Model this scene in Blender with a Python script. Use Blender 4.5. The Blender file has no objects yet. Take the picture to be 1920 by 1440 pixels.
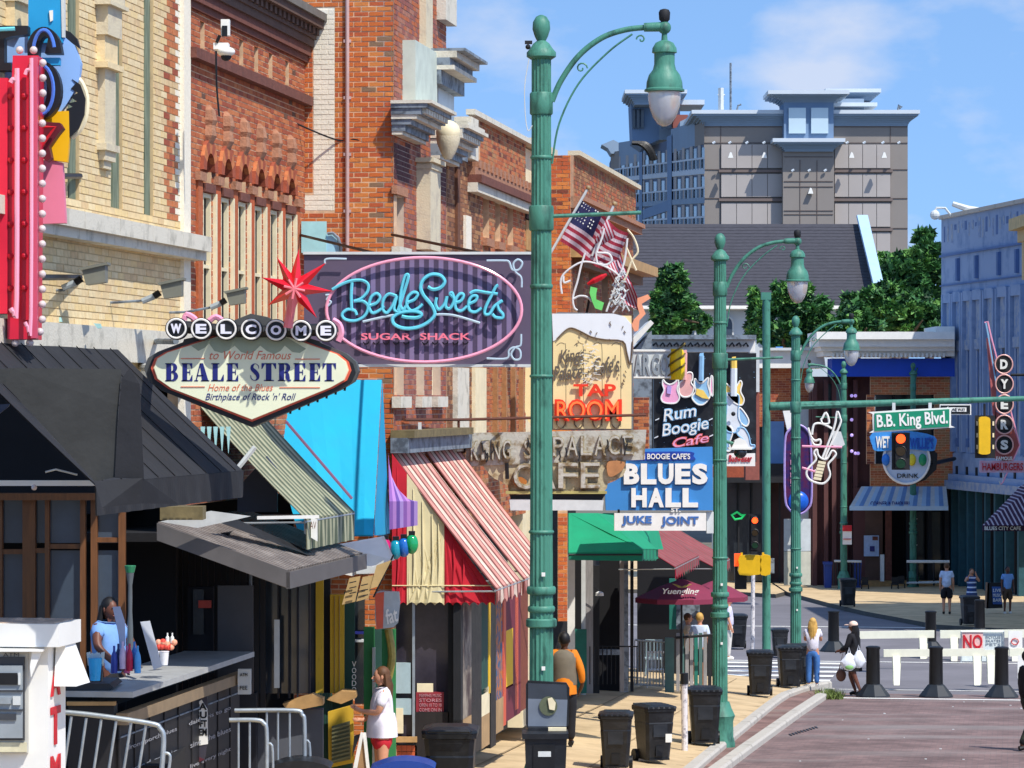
import bpy, math, random
from mathutils import Vector, noise
random.seed(7)
rnd = random.random
def ru(a, b): return a + (b - a) * random.random()
scene = bpy.context.scene
COL = scene.collection
F = 6400.0; CH = 6.5; HY = 750.0
# ---------------------------------------------------------------- camera, sky, sun, exposure
cam_d = bpy.data.cameras.new("camera"); cam = bpy.data.objects.new("camera", cam_d); COL.objects.link(cam)
cam_d.sensor_width = 36.0; cam_d.lens = 36.0 * F / 1920.0
cam_d.shift_x = 0.0; cam_d.shift_y = (HY - 720.0) / 1920.0
cam_d.clip_start = 0.5; cam_d.clip_end = 3000
cam.location = (0, 0, CH); cam.rotation_euler = (math.radians(90), 0, 0)
scene.camera = cam
SUN_EL = 54.0
sun_dir = Vector((0.64, -0.77, 0)).normalized() * math.cos(math.radians(SUN_EL)); sun_dir.z = math.sin(math.radians(SUN_EL))
sd = bpy.data.lights.new("sun", 'SUN'); sd.energy = 3.7; sd.angle = math.radians(0.5); sd.color = (1.0, 0.955, 0.88)
so = bpy.data.objects.new("sun", sd); COL.objects.link(so)
so.rotation_euler = (-sun_dir).to_track_quat('-Z', 'Y').to_euler(); so.location = (0, 0, 60)
world = bpy.data.worlds.new("World"); scene.world = world; world.use_nodes = True
nt = world.node_tree; N = nt.nodes; L = nt.links
for n in list(N): N.remove(n)
out = N.new('ShaderNodeOutputWorld'); bg = N.new('ShaderNodeBackground'); bg.inputs['Strength'].default_value = 0.14
sky = N.new('ShaderNodeTexSky'); sky.sky_type = 'NISHITA'; sky.sun_disc = False
sky.sun_elevation = math.radians(SUN_EL); sky.sun_rotation = math.atan2(sun_dir.x, sun_dir.y)
sky.air_density = 1.0; sky.dust_density = 0.4; sky.ozone_density = 2.6
tc = N.new('ShaderNodeTexCoord')
add = N.new('ShaderNodeVectorMath'); add.operation = 'ADD'; add.inputs[1].default_value = (0, 0, 0.24)
nrm = N.new('ShaderNodeVectorMath'); nrm.operation = 'NORMALIZE'
L.new(tc.outputs['Generated'], add.inputs[0]); L.new(add.outputs[0], nrm.inputs[0]); L.new(nrm.outputs[0], sky.inputs['Vector'])
mp = N.new('ShaderNodeMapping'); mp.inputs['Scale'].default_value = (10, 10, 20); mp.inputs['Location'].default_value = (0.30, 0.0, 0.55)
cn = N.new('ShaderNodeTexNoise'); cn.inputs['Scale'].default_value = 2.2; cn.inputs['Detail'].default_value = 7; cn.inputs['Roughness'].default_value = 0.52
cr = N.new('ShaderNodeValToRGB'); cr.color_ramp.elements[0].position = 0.53; cr.color_ramp.elements[1].position = 0.80
cr.color_ramp.elements[0].color = (0.04, 0.04, 0.04, 1); cr.color_ramp.elements[1].color = (0.7, 0.7, 0.7, 1)
L.new(tc.outputs['Generated'], mp.inputs['Vector']); L.new(mp.outputs[0], cn.inputs['Vector'])
fac = cn.outputs['Fac']
for (cpx, cpy, rad, amt) in ((1550, 90, .030, .24), (1900, 30, .018, .16), (1060, 90, .03, .08), (1780, 250, .03, .08)):
    vd = N.new('ShaderNodeVectorMath'); vd.operation = 'DISTANCE'; vd.inputs[1].default_value = Vector(((cpx - 960) / F, 1, (HY - cpy) / F)).normalized(); L.new(tc.outputs['Generated'], vd.inputs[0])
    mr0 = N.new('ShaderNodeMapRange'); mr0.interpolation_type = 'SMOOTHSTEP'; mr0.inputs[1].default_value = 0; mr0.inputs[2].default_value = rad; mr0.inputs[3].default_value = amt; mr0.inputs[4].default_value = 0
    ad = N.new('ShaderNodeMath'); L.new(vd.outputs['Value'], mr0.inputs[0]); L.new(mr0.outputs[0], ad.inputs[0]); L.new(fac, ad.inputs[1]); fac = ad.outputs[0]
L.new(fac, cr.inputs[0])
hs = N.new('ShaderNodeHueSaturation'); hs.inputs['Saturation'].default_value = 1.14; hs.inputs['Value'].default_value = 1.2
L.new(sky.outputs[0], hs.inputs['Color'])
mx = N.new('ShaderNodeMix'); mx.data_type = 'RGBA'; mx.inputs[7].default_value = (4.0, 4.2, 4.8, 1)
L.new(cr.outputs[0], mx.inputs[0]); L.new(hs.outputs[0], mx.inputs[6]); L.new(mx.outputs[2], bg.inputs['Color']); L.new(bg.outputs[0], out.inputs[0])
scene.view_settings.view_transform = 'Standard'; scene.view_settings.look = 'None'
scene.view_settings.exposure = 0.46; scene.view_settings.gamma = 1.0
scene.view_settings.use_curve_mapping = False
# ---------------------------------------------------------------- coordinates
AL = math.atan2(940.0, F); SA, CA = math.sin(AL), math.cos(AL)
U = Vector((SA, CA, 0)); V = Vector((CA, -SA, 0)); Z = Vector((0, 0, 1))
def W(px, py, Y): return Vector(((px - 960) / F * Y, Y, CH + (HY - py) / F * Y))     # a place seen at px,py and Y metres off
def S(s, t, z): return U * s + V * t + Z * z                                           # street frame: along, across, up
def s_at(px, T):
    r = (px - 960) / F
    return T * (CA + r * SA) / (SA - r * CA)
def z_at(py, s, T): return CH + (HY - py) / F * (s * CA + T * SA)
def FP(px, py, T):
    s = s_at(px, T); return S(s, -T, z_at(py, s, T))
GK = [(0, 3.4), (38, 1.4), (46, .75), (52, .48), (61, .22), (72, -.13), (85, -.6), (100, -.80), (136, -1.2), (900, -1.2)]
def zg(s):
    for (a, za), (b, zb) in zip(GK, GK[1:]):
        if s <= b: return za + (zb - za) * (s - a) / (b - a)
    return -1.2
def zs(s, T=7.0):      # sidewalk height, rising gently from kerb to the shopfronts
    return zg(s) + 0.16 + max(0, min(1, (T - 5.2) / 3.0)) * 0.28
# ---------------------------------------------------------------- materials
def lin(h):
    h = h.lstrip('#'); c = [int(h[i:i + 2], 16) / 255 for i in (0, 2, 4)]
    return tuple((x / 12.92 if x <= .04045 else ((x + .055) / 1.055) ** 2.4) for x in c)
MATS = {}
def mat(name, col, rough=.7, var=.18, scale=6, metal=0, bump=.0, bscale=40, col2=None, thr=(.45, .62), emit=0, spec=.4, stretch=None, transm=0, alpha=1):
    if name in MATS: return MATS[name]
    m = bpy.data.materials.new(name); m.use_nodes = True; n = m.node_tree.nodes; l = m.node_tree.links
    b = n['Principled BSDF']; c = lin(col) if isinstance(col, str) else col
    b.inputs['Roughness'].default_value = rough; b.inputs['Metallic'].default_value = metal
    b.inputs['Specular IOR Level'].default_value = spec
    t = n.new('ShaderNodeTexCoord'); mpp = n.new('ShaderNodeMapping')
    if stretch: mpp.inputs['Scale'].default_value = stretch
    l.new(t.outputs['Object'], mpp.inputs['Vector'])
    a = n.new('ShaderNodeTexNoise'); a.inputs['Scale'].default_value = scale; a.inputs['Detail'].default_value = 6; a.inputs['Roughness'].default_value = .62
    l.new(mpp.outputs[0], a.inputs['Vector'])
    r = n.new('ShaderNodeValToRGB')
    if col2:
        c2 = lin(col2) if isinstance(col2, str) else col2
        r.color_ramp.elements[0].position = thr[0]; r.color_ramp.elements[1].position = thr[1]
        r.color_ramp.elements[0].color = (*c, 1); r.color_ramp.elements[1].color = (*c2, 1)
    else:
        r.color_ramp.elements[0].position = .3; r.color_ramp.elements[1].position = .7
        r.color_ramp.elements[0].color = (*[x * (1 - var) for x in c], 1); r.color_ramp.elements[1].color = (*[min(1, x * (1 + var)) for x in c], 1)
    l.new(a.outputs['Fac'], r.inputs[0]); l.new(r.outputs[0], b.inputs['Base Color'])
    rr = n.new('ShaderNodeMapRange'); rr.inputs[3].default_value = max(.02, rough - .12); rr.inputs[4].default_value = min(1, rough + .12)
    l.new(a.outputs['Fac'], rr.inputs[0]); l.new(rr.outputs[0], b.inputs['Roughness'])
    if bump:
        bn = n.new('ShaderNodeTexNoise'); bn.inputs['Scale'].default_value = bscale; bn.inputs['Detail'].default_value = 4
        l.new(mpp.outputs[0], bn.inputs['Vector'])
        bu = n.new('ShaderNodeBump'); bu.inputs['Strength'].default_value = bump; bu.inputs['Distance'].default_value = .02
        l.new(bn.outputs['Fac'], bu.inputs['Height']); l.new(bu.outputs[0], b.inputs['Normal'])
    if emit: b.inputs['Emission Color'].default_value = (*c, 1); b.inputs['Emission Strength'].default_value = emit
    if transm: b.inputs['Transmission Weight'].default_value = transm
    MATS[name] = m; return m
def stripes(name, cols, period, axis, rough=.8, frames=None):
    """woven cloth stripes: cols [(fraction, colour)] repeated every `period` metres along `axis` (a world vector)"""
    m = bpy.data.materials.new(name); m.use_nodes = True; n = m.node_tree.nodes; l = m.node_tree.links
    b = n['Principled BSDF']; b.inputs['Roughness'].default_value = rough; b.inputs['Specular IOR Level'].default_value = .2
    t = n.new('ShaderNodeTexCoord'); d = n.new('ShaderNodeVectorMath'); d.operation = 'DOT_PRODUCT'; d.inputs[1].default_value = tuple(axis)
    l.new(t.outputs['Object'], d.inputs[0])
    q = n.new('ShaderNodeMath'); q.operation = 'DIVIDE'; q.inputs[1].default_value = period; l.new(d.outputs['Value'], q.inputs[0])
    fr = n.new('ShaderNodeMath'); fr.operation = 'FRACT'; l.new(q.outputs[0], fr.inputs[0])
    r = n.new('ShaderNodeValToRGB'); r.color_ramp.interpolation = 'CONSTANT'
    pos = 0; els = r.color_ramp.elements
    while len(els) > 1: els.remove(els[-1])
    els[0].position = 0; els[0].color = (*lin(cols[0][1]), 1); pos = cols[0][0]
    for w, c in cols[1:]:
        e = els.new(pos); e.color = (*lin(c), 1); pos += w
    l.new(fr.outputs[0], r.inputs[0])
    nz = n.new('ShaderNodeTexNoise'); nz.inputs['Scale'].default_value = 3.5; nz.inputs['Detail'].default_value = 7; l.new(t.outputs['Object'], nz.inputs['Vector'])
    mr = n.new('ShaderNodeMapRange'); mr.inputs[1].default_value = .3; mr.inputs[2].default_value = .7; mr.inputs[3].default_value = .72; mr.inputs[4].default_value = 1.08
    l.new(nz.outputs['Fac'], mr.inputs[0])
    mm = n.new('ShaderNodeMix'); mm.data_type = 'RGBA'; mm.blend_type = 'MULTIPLY'; mm.inputs[0].default_value = 1
    l.new(r.outputs[0], mm.inputs[6]); l.new(mr.outputs[0], mm.inputs[7]); l.new(mm.outputs[2], b.inputs['Base Color'])
    MATS[name] = m; return m
def glass(name, col=(.02, .025, .03), rough=.06, spec=.6):
    return mat(name, col, rough=rough, var=.3, scale=.8, spec=spec)
# ---------------------------------------------------------------- mesh building
LOC = {}
class MB:
    def __init__(s): s.v = []; s.f = []; s.m = []
    def add(s, vs, fs, mi=0):
        o = len(s.v); s.v += [Vector(x) for x in vs]; s.f += [tuple(o + i for i in f) for f in fs]; s.m += [mi] * len(fs); return s
    def obox(s, c, a, b, d, mi=0):       # centre and three half vectors
        c = Vector(c); vs = [c + a * i + b * j + d * k for k in (-1, 1) for j in (-1, 1) for i in (-1, 1)]
        return s.add(vs, [(0, 2, 3, 1), (4, 5, 7, 6), (0, 1, 5, 4), (2, 6, 7, 3), (0, 4, 6, 2), (1, 3, 7, 5)], mi)
    def box(s, x0, x1, y0, y1, z0, z1, mi=0):
        return s.obox(((x0 + x1) / 2, (y0 + y1) / 2, (z0 + z1) / 2), Vector(((x1 - x0) / 2, 0, 0)), Vector((0, (y1 - y0) / 2, 0)), Vector((0, 0, (z1 - z0) / 2)), mi)
    def prism(s, pts, ext, mi=0, cap=None):
        n = len(pts); p = [Vector(x) for x in pts]; q = [x + ext for x in p]
        s.add(p + q, [tuple(range(n))], mi if cap is None else cap); o = len(s.v) - 2 * n
        s.f.append(tuple(o + n + i for i in reversed(range(n)))); s.m.append(mi)
        for i in range(n):
            j = (i + 1) % n; s.f.append((o + i, o + n + i, o + n + j, o + j)); s.m.append(mi)
        return s
    def pp(s, pts, Y, th=.05, mi=0, cap=None): return s.prism([W(x, y, Y) for x, y in pts], Vector((0, th, 0)), mi, cap)
    def pr(s, x0, y0, x1, y1, Y, th=.05, mi=0): return s.pp([(x0, y0), (x1, y0), (x1, y1), (x0, y1)], Y, th, mi)
    def tube(s, pts, r, seg=8, mi=0, closed=False, flat=1.0):
        p = [Vector(x) for x in pts]; n = len(p)
        if not isinstance(r, (list, tuple)): r = [r] * n
        o = len(s.v); up = None; rings = []
        for i in range(n):
            if closed: d = p[(i + 1) % n] - p[i - 1]
            else: d = p[min(i + 1, n - 1)] - p[max(i - 1, 0)]
            if d.length < 1e-9: d = Vector((0, 0, 1))
            d.normalize()
            if up is None: up = d.orthogonal().normalized()
            up = up - d * up.dot(d)
            if up.length < 1e-6: up = d.orthogonal()
            up.normalize(); w = d.cross(up)
            for k in range(seg):
                a = 2 * math.pi * k / seg; s.v.append(p[i] + (up * math.cos(a) + w * math.sin(a) * flat) * (r[i] if i < len(r) else r[-1]))
        m = n if closed else n - 1
        for i in range(m):
            for k in range(seg):
                a = o + i * seg + k; b = o + i * seg + (k + 1) % seg; c = o + ((i + 1) % n) * seg + (k + 1) % seg; d = o + ((i + 1) % n) * seg + k
                s.f.append((a, b, c, d)); s.m.append(mi)
        if not closed:
            s.f.append(tuple(o + k for k in reversed(range(seg)))); s.m.append(mi)
            s.f.append(tuple(o + (n - 1) * seg + k for k in range(seg))); s.m.append(mi)
        return s
    def pt(s, pts, Y, r, seg=6, mi=0, closed=False, smooth=0):
        q = [W(x, y, Y) for x, y in pts]
        if smooth:
            if isinstance(r, (list, tuple)): r = [r[min(len(r) - 1, i // smooth)] for i in range((len(q) - 1) * smooth + 1)]
            q = catmull(q, smooth, closed)
        return s.tube(q, r, seg, mi, closed)
    def lathe(s, prof, c=(0, 0, 0), seg=20, mi=0, flute=0.0):
        c = Vector(c); o = len(s.v); n = len(prof)
        for (r, z) in prof:
            for k in range(seg):
                rr = r * (1 - (flute if k % 2 else 0)); a = 2 * math.pi * k / seg
                s.v.append(c + Vector((rr * math.cos(a), rr * math.sin(a), z)))
        for i in range(n - 1):
            for k in range(seg):
                s.f.append((o + i * seg + k, o + i * seg + (k + 1) % seg, o + (i + 1) * seg + (k + 1) % seg, o + (i + 1) * seg + k)); s.m.append(mi)
        s.f.append(tuple(o + k for k in reversed(range(seg)))); s.m.append(mi)
        s.f.append(tuple(o + (n - 1) * seg + k for k in range(seg))); s.m.append(mi)
        return s
    def sph(s, c, r, seg=14, rings=8, mi=0):
        if not isinstance(r, (list, tuple, Vector)): r = (r, r, r)
        c = Vector(c); o = len(s.v)
        for i in range(1, rings):
            th = math.pi * i / rings
            for k in range(seg):
                a = 2 * math.pi * k / seg; s.v.append(c + Vector((r[0] * math.sin(th) * math.cos(a), r[1] * math.sin(th) * math.sin(a), r[2] * math.cos(th))))
        for i in range(rings - 2):
            for k in range(seg):
                s.f.append((o + i * seg + k, o + (i + 1) * seg + k, o + (i + 1) * seg + (k + 1) % seg, o + i * seg + (k + 1) % seg)); s.m.append(mi)
        t = len(s.v); s.v += [c + Vector((0, 0, r[2])), c - Vector((0, 0, r[2]))]
        for k in range(seg):
            s.f.append((t, o + k, o + (k + 1) % seg)); s.m.append(mi)
            b = o + (rings - 2) * seg; s.f.append((t + 1, b + (k + 1) % seg, b + k)); s.m.append(mi)
        return s
    def fbox(s, T, s0, s1, z0, z1, proud=.1, back=.05, mi=0):    # box on a street-parallel facade plane t=-T
        c = S((s0 + s1) / 2, -T + (proud - back) / 2, (z0 + z1) / 2)
        return s.obox(c, U * ((s1 - s0) / 2), V * ((proud + back) / 2), Z * ((z1 - z0) / 2), mi)
    def build(s, name, mats, parent=None, smooth=False, label=None, cat=None, group=None, kind=None, origin=None):
        if not isinstance(mats, (list, tuple)): mats = [mats]
        if parent is not None: org = LOC[parent.name]
        elif origin is not None: org = Vector(origin)
        elif s.v:
            org = Vector((sum(v.x for v in s.v) / len(s.v), sum(v.y for v in s.v) / len(s.v), min(v.z for v in s.v)))
        else: org = Vector()
        me = bpy.data.meshes.new(name); me.from_pydata([v - org for v in s.v], [], s.f)
        for m in mats: me.materials.append(m)
        if len(mats) > 1: me.polygons.foreach_set('material_index', s.m)
        me.update()
        import bmesh
        bm = bmesh.new(); bm.from_mesh(me); bmesh.ops.recalc_face_normals(bm, faces=bm.faces); bm.to_mesh(me); bm.free()
        if smooth:
            me.polygons.foreach_set('use_smooth', [True] * len(me.polygons))
            try: me.set_sharp_from_angle(angle=math.radians(42))
            except Exception: pass
        o = bpy.data.objects.new(name, me); COL.objects.link(o)
        if parent is None: o.location = org
        else: o.parent = parent
        LOC[o.name] = org
        tag(o, label, cat, group, kind)
        return o
def tag(o, label=None, cat=None, group=None, kind=None):
    if label: o['label'] = label
    if cat: o['category'] = cat
    if group: o['group'] = group
    if kind: o['kind'] = kind
    return o
def thing(name, label, cat, loc=(0, 0, 0), group=None):
    o = bpy.data.objects.new(name, None); o.empty_display_size = .2; COL.objects.link(o); o.location = loc
    LOC[o.name] = Vector(loc); return tag(o, label, cat, group)
def dup(root, loc, rz=0, label=None, scale=None, group=None):
    r = root.copy(); COL.objects.link(r); r.location = loc; r.rotation_euler = (0, 0, rz)
    if scale: r.scale = scale
    if label: r['label'] = label
    if group: r['group'] = group
    for ch in list(root.children):
        c = ch.copy(); COL.objects.link(c); c.parent = r
        for g in ch.children:
            d = g.copy(); COL.objects.link(d); d.parent = c
    return r
def catmull(p, n=6, closed=False):
    p = [Vector(x) for x in p]; r = []; m = len(p)
    for i in range(m if closed else m - 1):
        if closed: a, b, c, d = p[i - 1], p[i], p[(i + 1) % m], p[(i + 2) % m]
        else: a, b, c, d = p[max(i - 1, 0)], p[i], p[i + 1], p[min(i + 2, m - 1)]
        for k in range(n):
            t = k / n
            r.append(.5 * ((2 * b) + (c - a) * t + (2 * a - 5 * b + 4 * c - d) * t * t + (3 * b - a - 3 * c + d) * t ** 3))
    if not closed: r.append(p[-1])
    return r
_tc = {}
def text_mesh(txt, offset=0.0, shear=0.0, ext=.02):
    key = (txt, offset, shear)
    if key not in _tc:
        cu = bpy.data.curves.new('t', 'FONT'); cu.body = txt; cu.offset = offset; cu.shear = shear; cu.extrude = .05; cu.resolution_u = 3
        ob = bpy.data.objects.new('t', cu); COL.objects.link(ob)
        dg = bpy.context.evaluated_depsgraph_get(); dg.update()
        me = bpy.data.meshes.new_from_object(ob.evaluated_get(dg))
        _tc[key] = ([v.co.copy() for v in me.vertices], [tuple(p.vertices) for p in me.polygons])
        bpy.data.objects.remove(ob); bpy.data.meshes.remove(me)
    return _tc[key]
def put_text(mb, txt, bbox, Y, th=.02, mi=0, offset=0.0, shear=0.0, rot=0.0, frame=None):
    """letters filling the box (px x0,y0,x1,y1) at distance Y; frame maps (u,v,w) to world for non-frontal lettering"""
    v, f = text_mesh(txt, offset, shear)
    x0 = min(a.x for a in v); x1 = max(a.x for a in v); y0 = min(a.y for a in v); y1 = max(a.y for a in v)
    bx0, by0, bx1, by1 = bbox; cx, cy = (bx0 + bx1) / 2, (by0 + by1) / 2; out = []
    for a in v:
        u = (a.x - x0) / (x1 - x0); w = (a.y - y0) / (y1 - y0); d = (a.z + .05) / .1
        if frame: out.append(frame(u, w, d * th)); continue
        px = bx0 + u * (bx1 - bx0) - cx; py = by1 - w * (by1 - by0) - cy
        c, s_ = math.cos(rot), math.sin(rot); qx, qy = px * c + py * s_ + cx, -px * s_ + py * c + cy
        p = W(qx, qy, Y); p.y -= d * th; out.append(p)
    mb.add(out, f, mi); return mb
def ribbon(mb, pts, ws, Y, th=.03, mi=0, n=6):
    """a flat stroke of changing width (pixel units) standing th proud of distance Y"""
    p3 = [Vector((a[0], a[1], w)) for a, w in zip(pts, ws)]; q = catmull(p3, n) if n > 1 else p3
    L_, R_ = [], []
    for i, a in enumerate(q):
        d = Vector((q[min(i + 1, len(q) - 1)].x - q[max(i - 1, 0)].x, q[min(i + 1, len(q) - 1)].y - q[max(i - 1, 0)].y)).normalized()
        nx, ny = -d.y, d.x; h = a.z / 2
        L_.append((a.x + nx * h, a.y + ny * h)); R_.append((a.x - nx * h, a.y - ny * h))
    for i in range(len(q) - 1):
        quad = [L_[i], L_[i + 1], R_[i + 1], R_[i]]
        mb.prism([W(x, y, Y - th) for x, y in quad], Vector((0, th, 0)), mi)
# ---------------------------------------------------------------- brickwork
def brick_wall(parent, O, d, n, Lw, z0, z1, mats, mortar, holes=(), bw=.205, bh=.068, gap=.011, single=0, proud=.007, zone=None, back=.22, zoff=0.0, pos=None):
    """real bricks on a mortar backing; O = world point of a=0 (z ignored), d along, n outward. The `single` nearest whole bricks are parts of their own."""
    O = Vector((O[0], O[1], 0)); bk = MB()
    A = sorted({0, Lw, *[min(max(h[0], 0), Lw) for h in holes], *[min(max(h[1], 0), Lw) for h in holes]})
    B = sorted({z0, z1, *[min(max(h[2], z0), z1) for h in holes], *[min(max(h[3], z0), z1) for h in holes]})
    for a0, a1 in zip(A, A[1:]):
        run = None
        for b0, b1 in zip(B, B[1:]):
            am, bm_ = (a0 + a1) / 2, (b0 + b1) / 2
            solid = not any(h[0] < am < h[1] and h[2] < bm_ < h[3] for h in holes)
            if solid: run = [run[0], b1] if run else [b0, b1]
            if (not solid or b1 == B[-1]) and run:
                bk.obox(O + d * ((a0 + a1) / 2) - n * (back / 2) + Z * ((run[0] + run[1]) / 2), d * ((a1 - a0) / 2), n * (back / 2), Z * ((run[1] - run[0]) / 2)); run = None
    bk.build('wall', mortar, parent)
    st = MB(); cand = []; row = 0; z = z0
    while z + bh * .6 < z1:
        zz1 = min(z + bh, z1); zm = (z + zz1) / 2; free = [(0.0, Lw)]
        for h in holes:
            if h[2] < zm < h[3]:
                nf = []
                for a, b in free:
                    if h[1] <= a or h[0] >= b: nf.append((a, b)); continue
                    if h[0] > a: nf.append((a, h[0]))
                    if h[1] < b: nf.append((h[1], b))
                free = nf
        off = (row % 2) * bw / 2
        for a, b in free:
            k = math.floor((a - off) / bw)
            while k * bw + off < b:
                u0 = max(a, k * bw + off); u1 = min(b, (k + 1) * bw + off); k += 1
                if u1 - u0 < .03: continue
                if zone and zone((u0 + u1) / 2, zm) == -1: continue
                full = abs((u1 - u0) - bw) < 1e-4 and abs(zz1 - z - bh) < 1e-4
                mi = zone((u0 + u1) / 2, zm) if zone else None
                if mi is None: mi = random.choices(range(len(mats) if not zone else zone.n), weights=zone.w if zone else None)[0]
                c = O + d * ((u0 + u1) / 2) + Z * zm
                cand.append((c, u1 - u0 - gap, zz1 - z - gap, mi, full))
        z += bh; row += 1
    proto = {}
    camp = Vector((0, 0, CH)); vis = []
    if single:
        fv = []
        for i, c in enumerate(cand):
            if not c[4]: continue
            p = c[0]; px = 960 + p.x / p.y * F; py = HY - (p.z - CH) / p.y * F
            if 5 < px < 1915 and 3 < py < 1435 and (pos is None or pos(px, py)): fv.append((p.y, i))
        fv.sort(); vis = set(i for _, i in fv[:single])
    def shape(m_, c, w, h, mi):
        pr = proud * ru(.5, 1.25)
        hw, hh = d * (w / 2), Z * (h / 2); o = len(m_.v)
        f = [c - hw - hh + n * pr, c + hw - hh + n * pr, c + hw + hh + n * pr, c - hw + hh + n * pr]; g = [c - hw - hh, c + hw - hh, c + hw + hh, c - hw + hh]
        m_.add(f + g, [(0, 1, 2, 3), (0, 4, 5, 1), (1, 5, 6, 2), (2, 6, 7, 3), (3, 7, 4, 0)], mi)
    for i, (c, w, h, mi, full) in enumerate(cand):
        if i in vis:
            if mi not in proto:
                m_ = MB(); shape(m_, Vector((0, 0, 0)), w, h, 0)
                me = bpy.data.meshes.new('brick'); me.from_pydata(m_.v, [], m_.f); me.materials.append(mats[mi]); me.update(); proto[mi] = me
            o = bpy.data.objects.new('brick', proto[mi]); COL.objects.link(o); o.parent = parent; o.location = c - LOC[parent.name] + n * ru(-.003, .003)
        else: shape(st, c, w, h, mi)
    if st.v: st.build('brickwork', mats, parent, kind='stuff')
def fwindow(parent, T, s0, s1, z0, z1, frame, pane, rec=.16, fr=.05, rails=(.5,), mull=(), name='window'):
    m = MB()
    for (a, b, c, d_) in ((s0, s0 + fr, z0, z1), (s1 - fr, s1, z0, z1), (s0 + fr, s1 - fr, z0, z0 + fr), (s0 + fr, s1 - fr, z1 - fr, z1)):
        m.fbox(T, a, b, c, d_, -rec + .07, rec + .05)
    for r in rails: zz = z0 + (z1 - z0) * r; m.fbox(T, s0 + fr, s1 - fr, zz - fr * .4, zz + fr * .4, -rec + .065, rec + .05)
    for r in mull: a = s0 + (s1 - s0) * r; m.fbox(T, a - fr * .35, a + fr * .35, z0 + fr, z1 - fr, -rec + .06, rec + .05)
    w = m.build(name, frame, parent)
    MB().fbox(T, s0 + fr, s1 - fr, z0 + fr, z1 - fr, -rec + .02, rec + .0).build('pane', pane, w)
    return w
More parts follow.
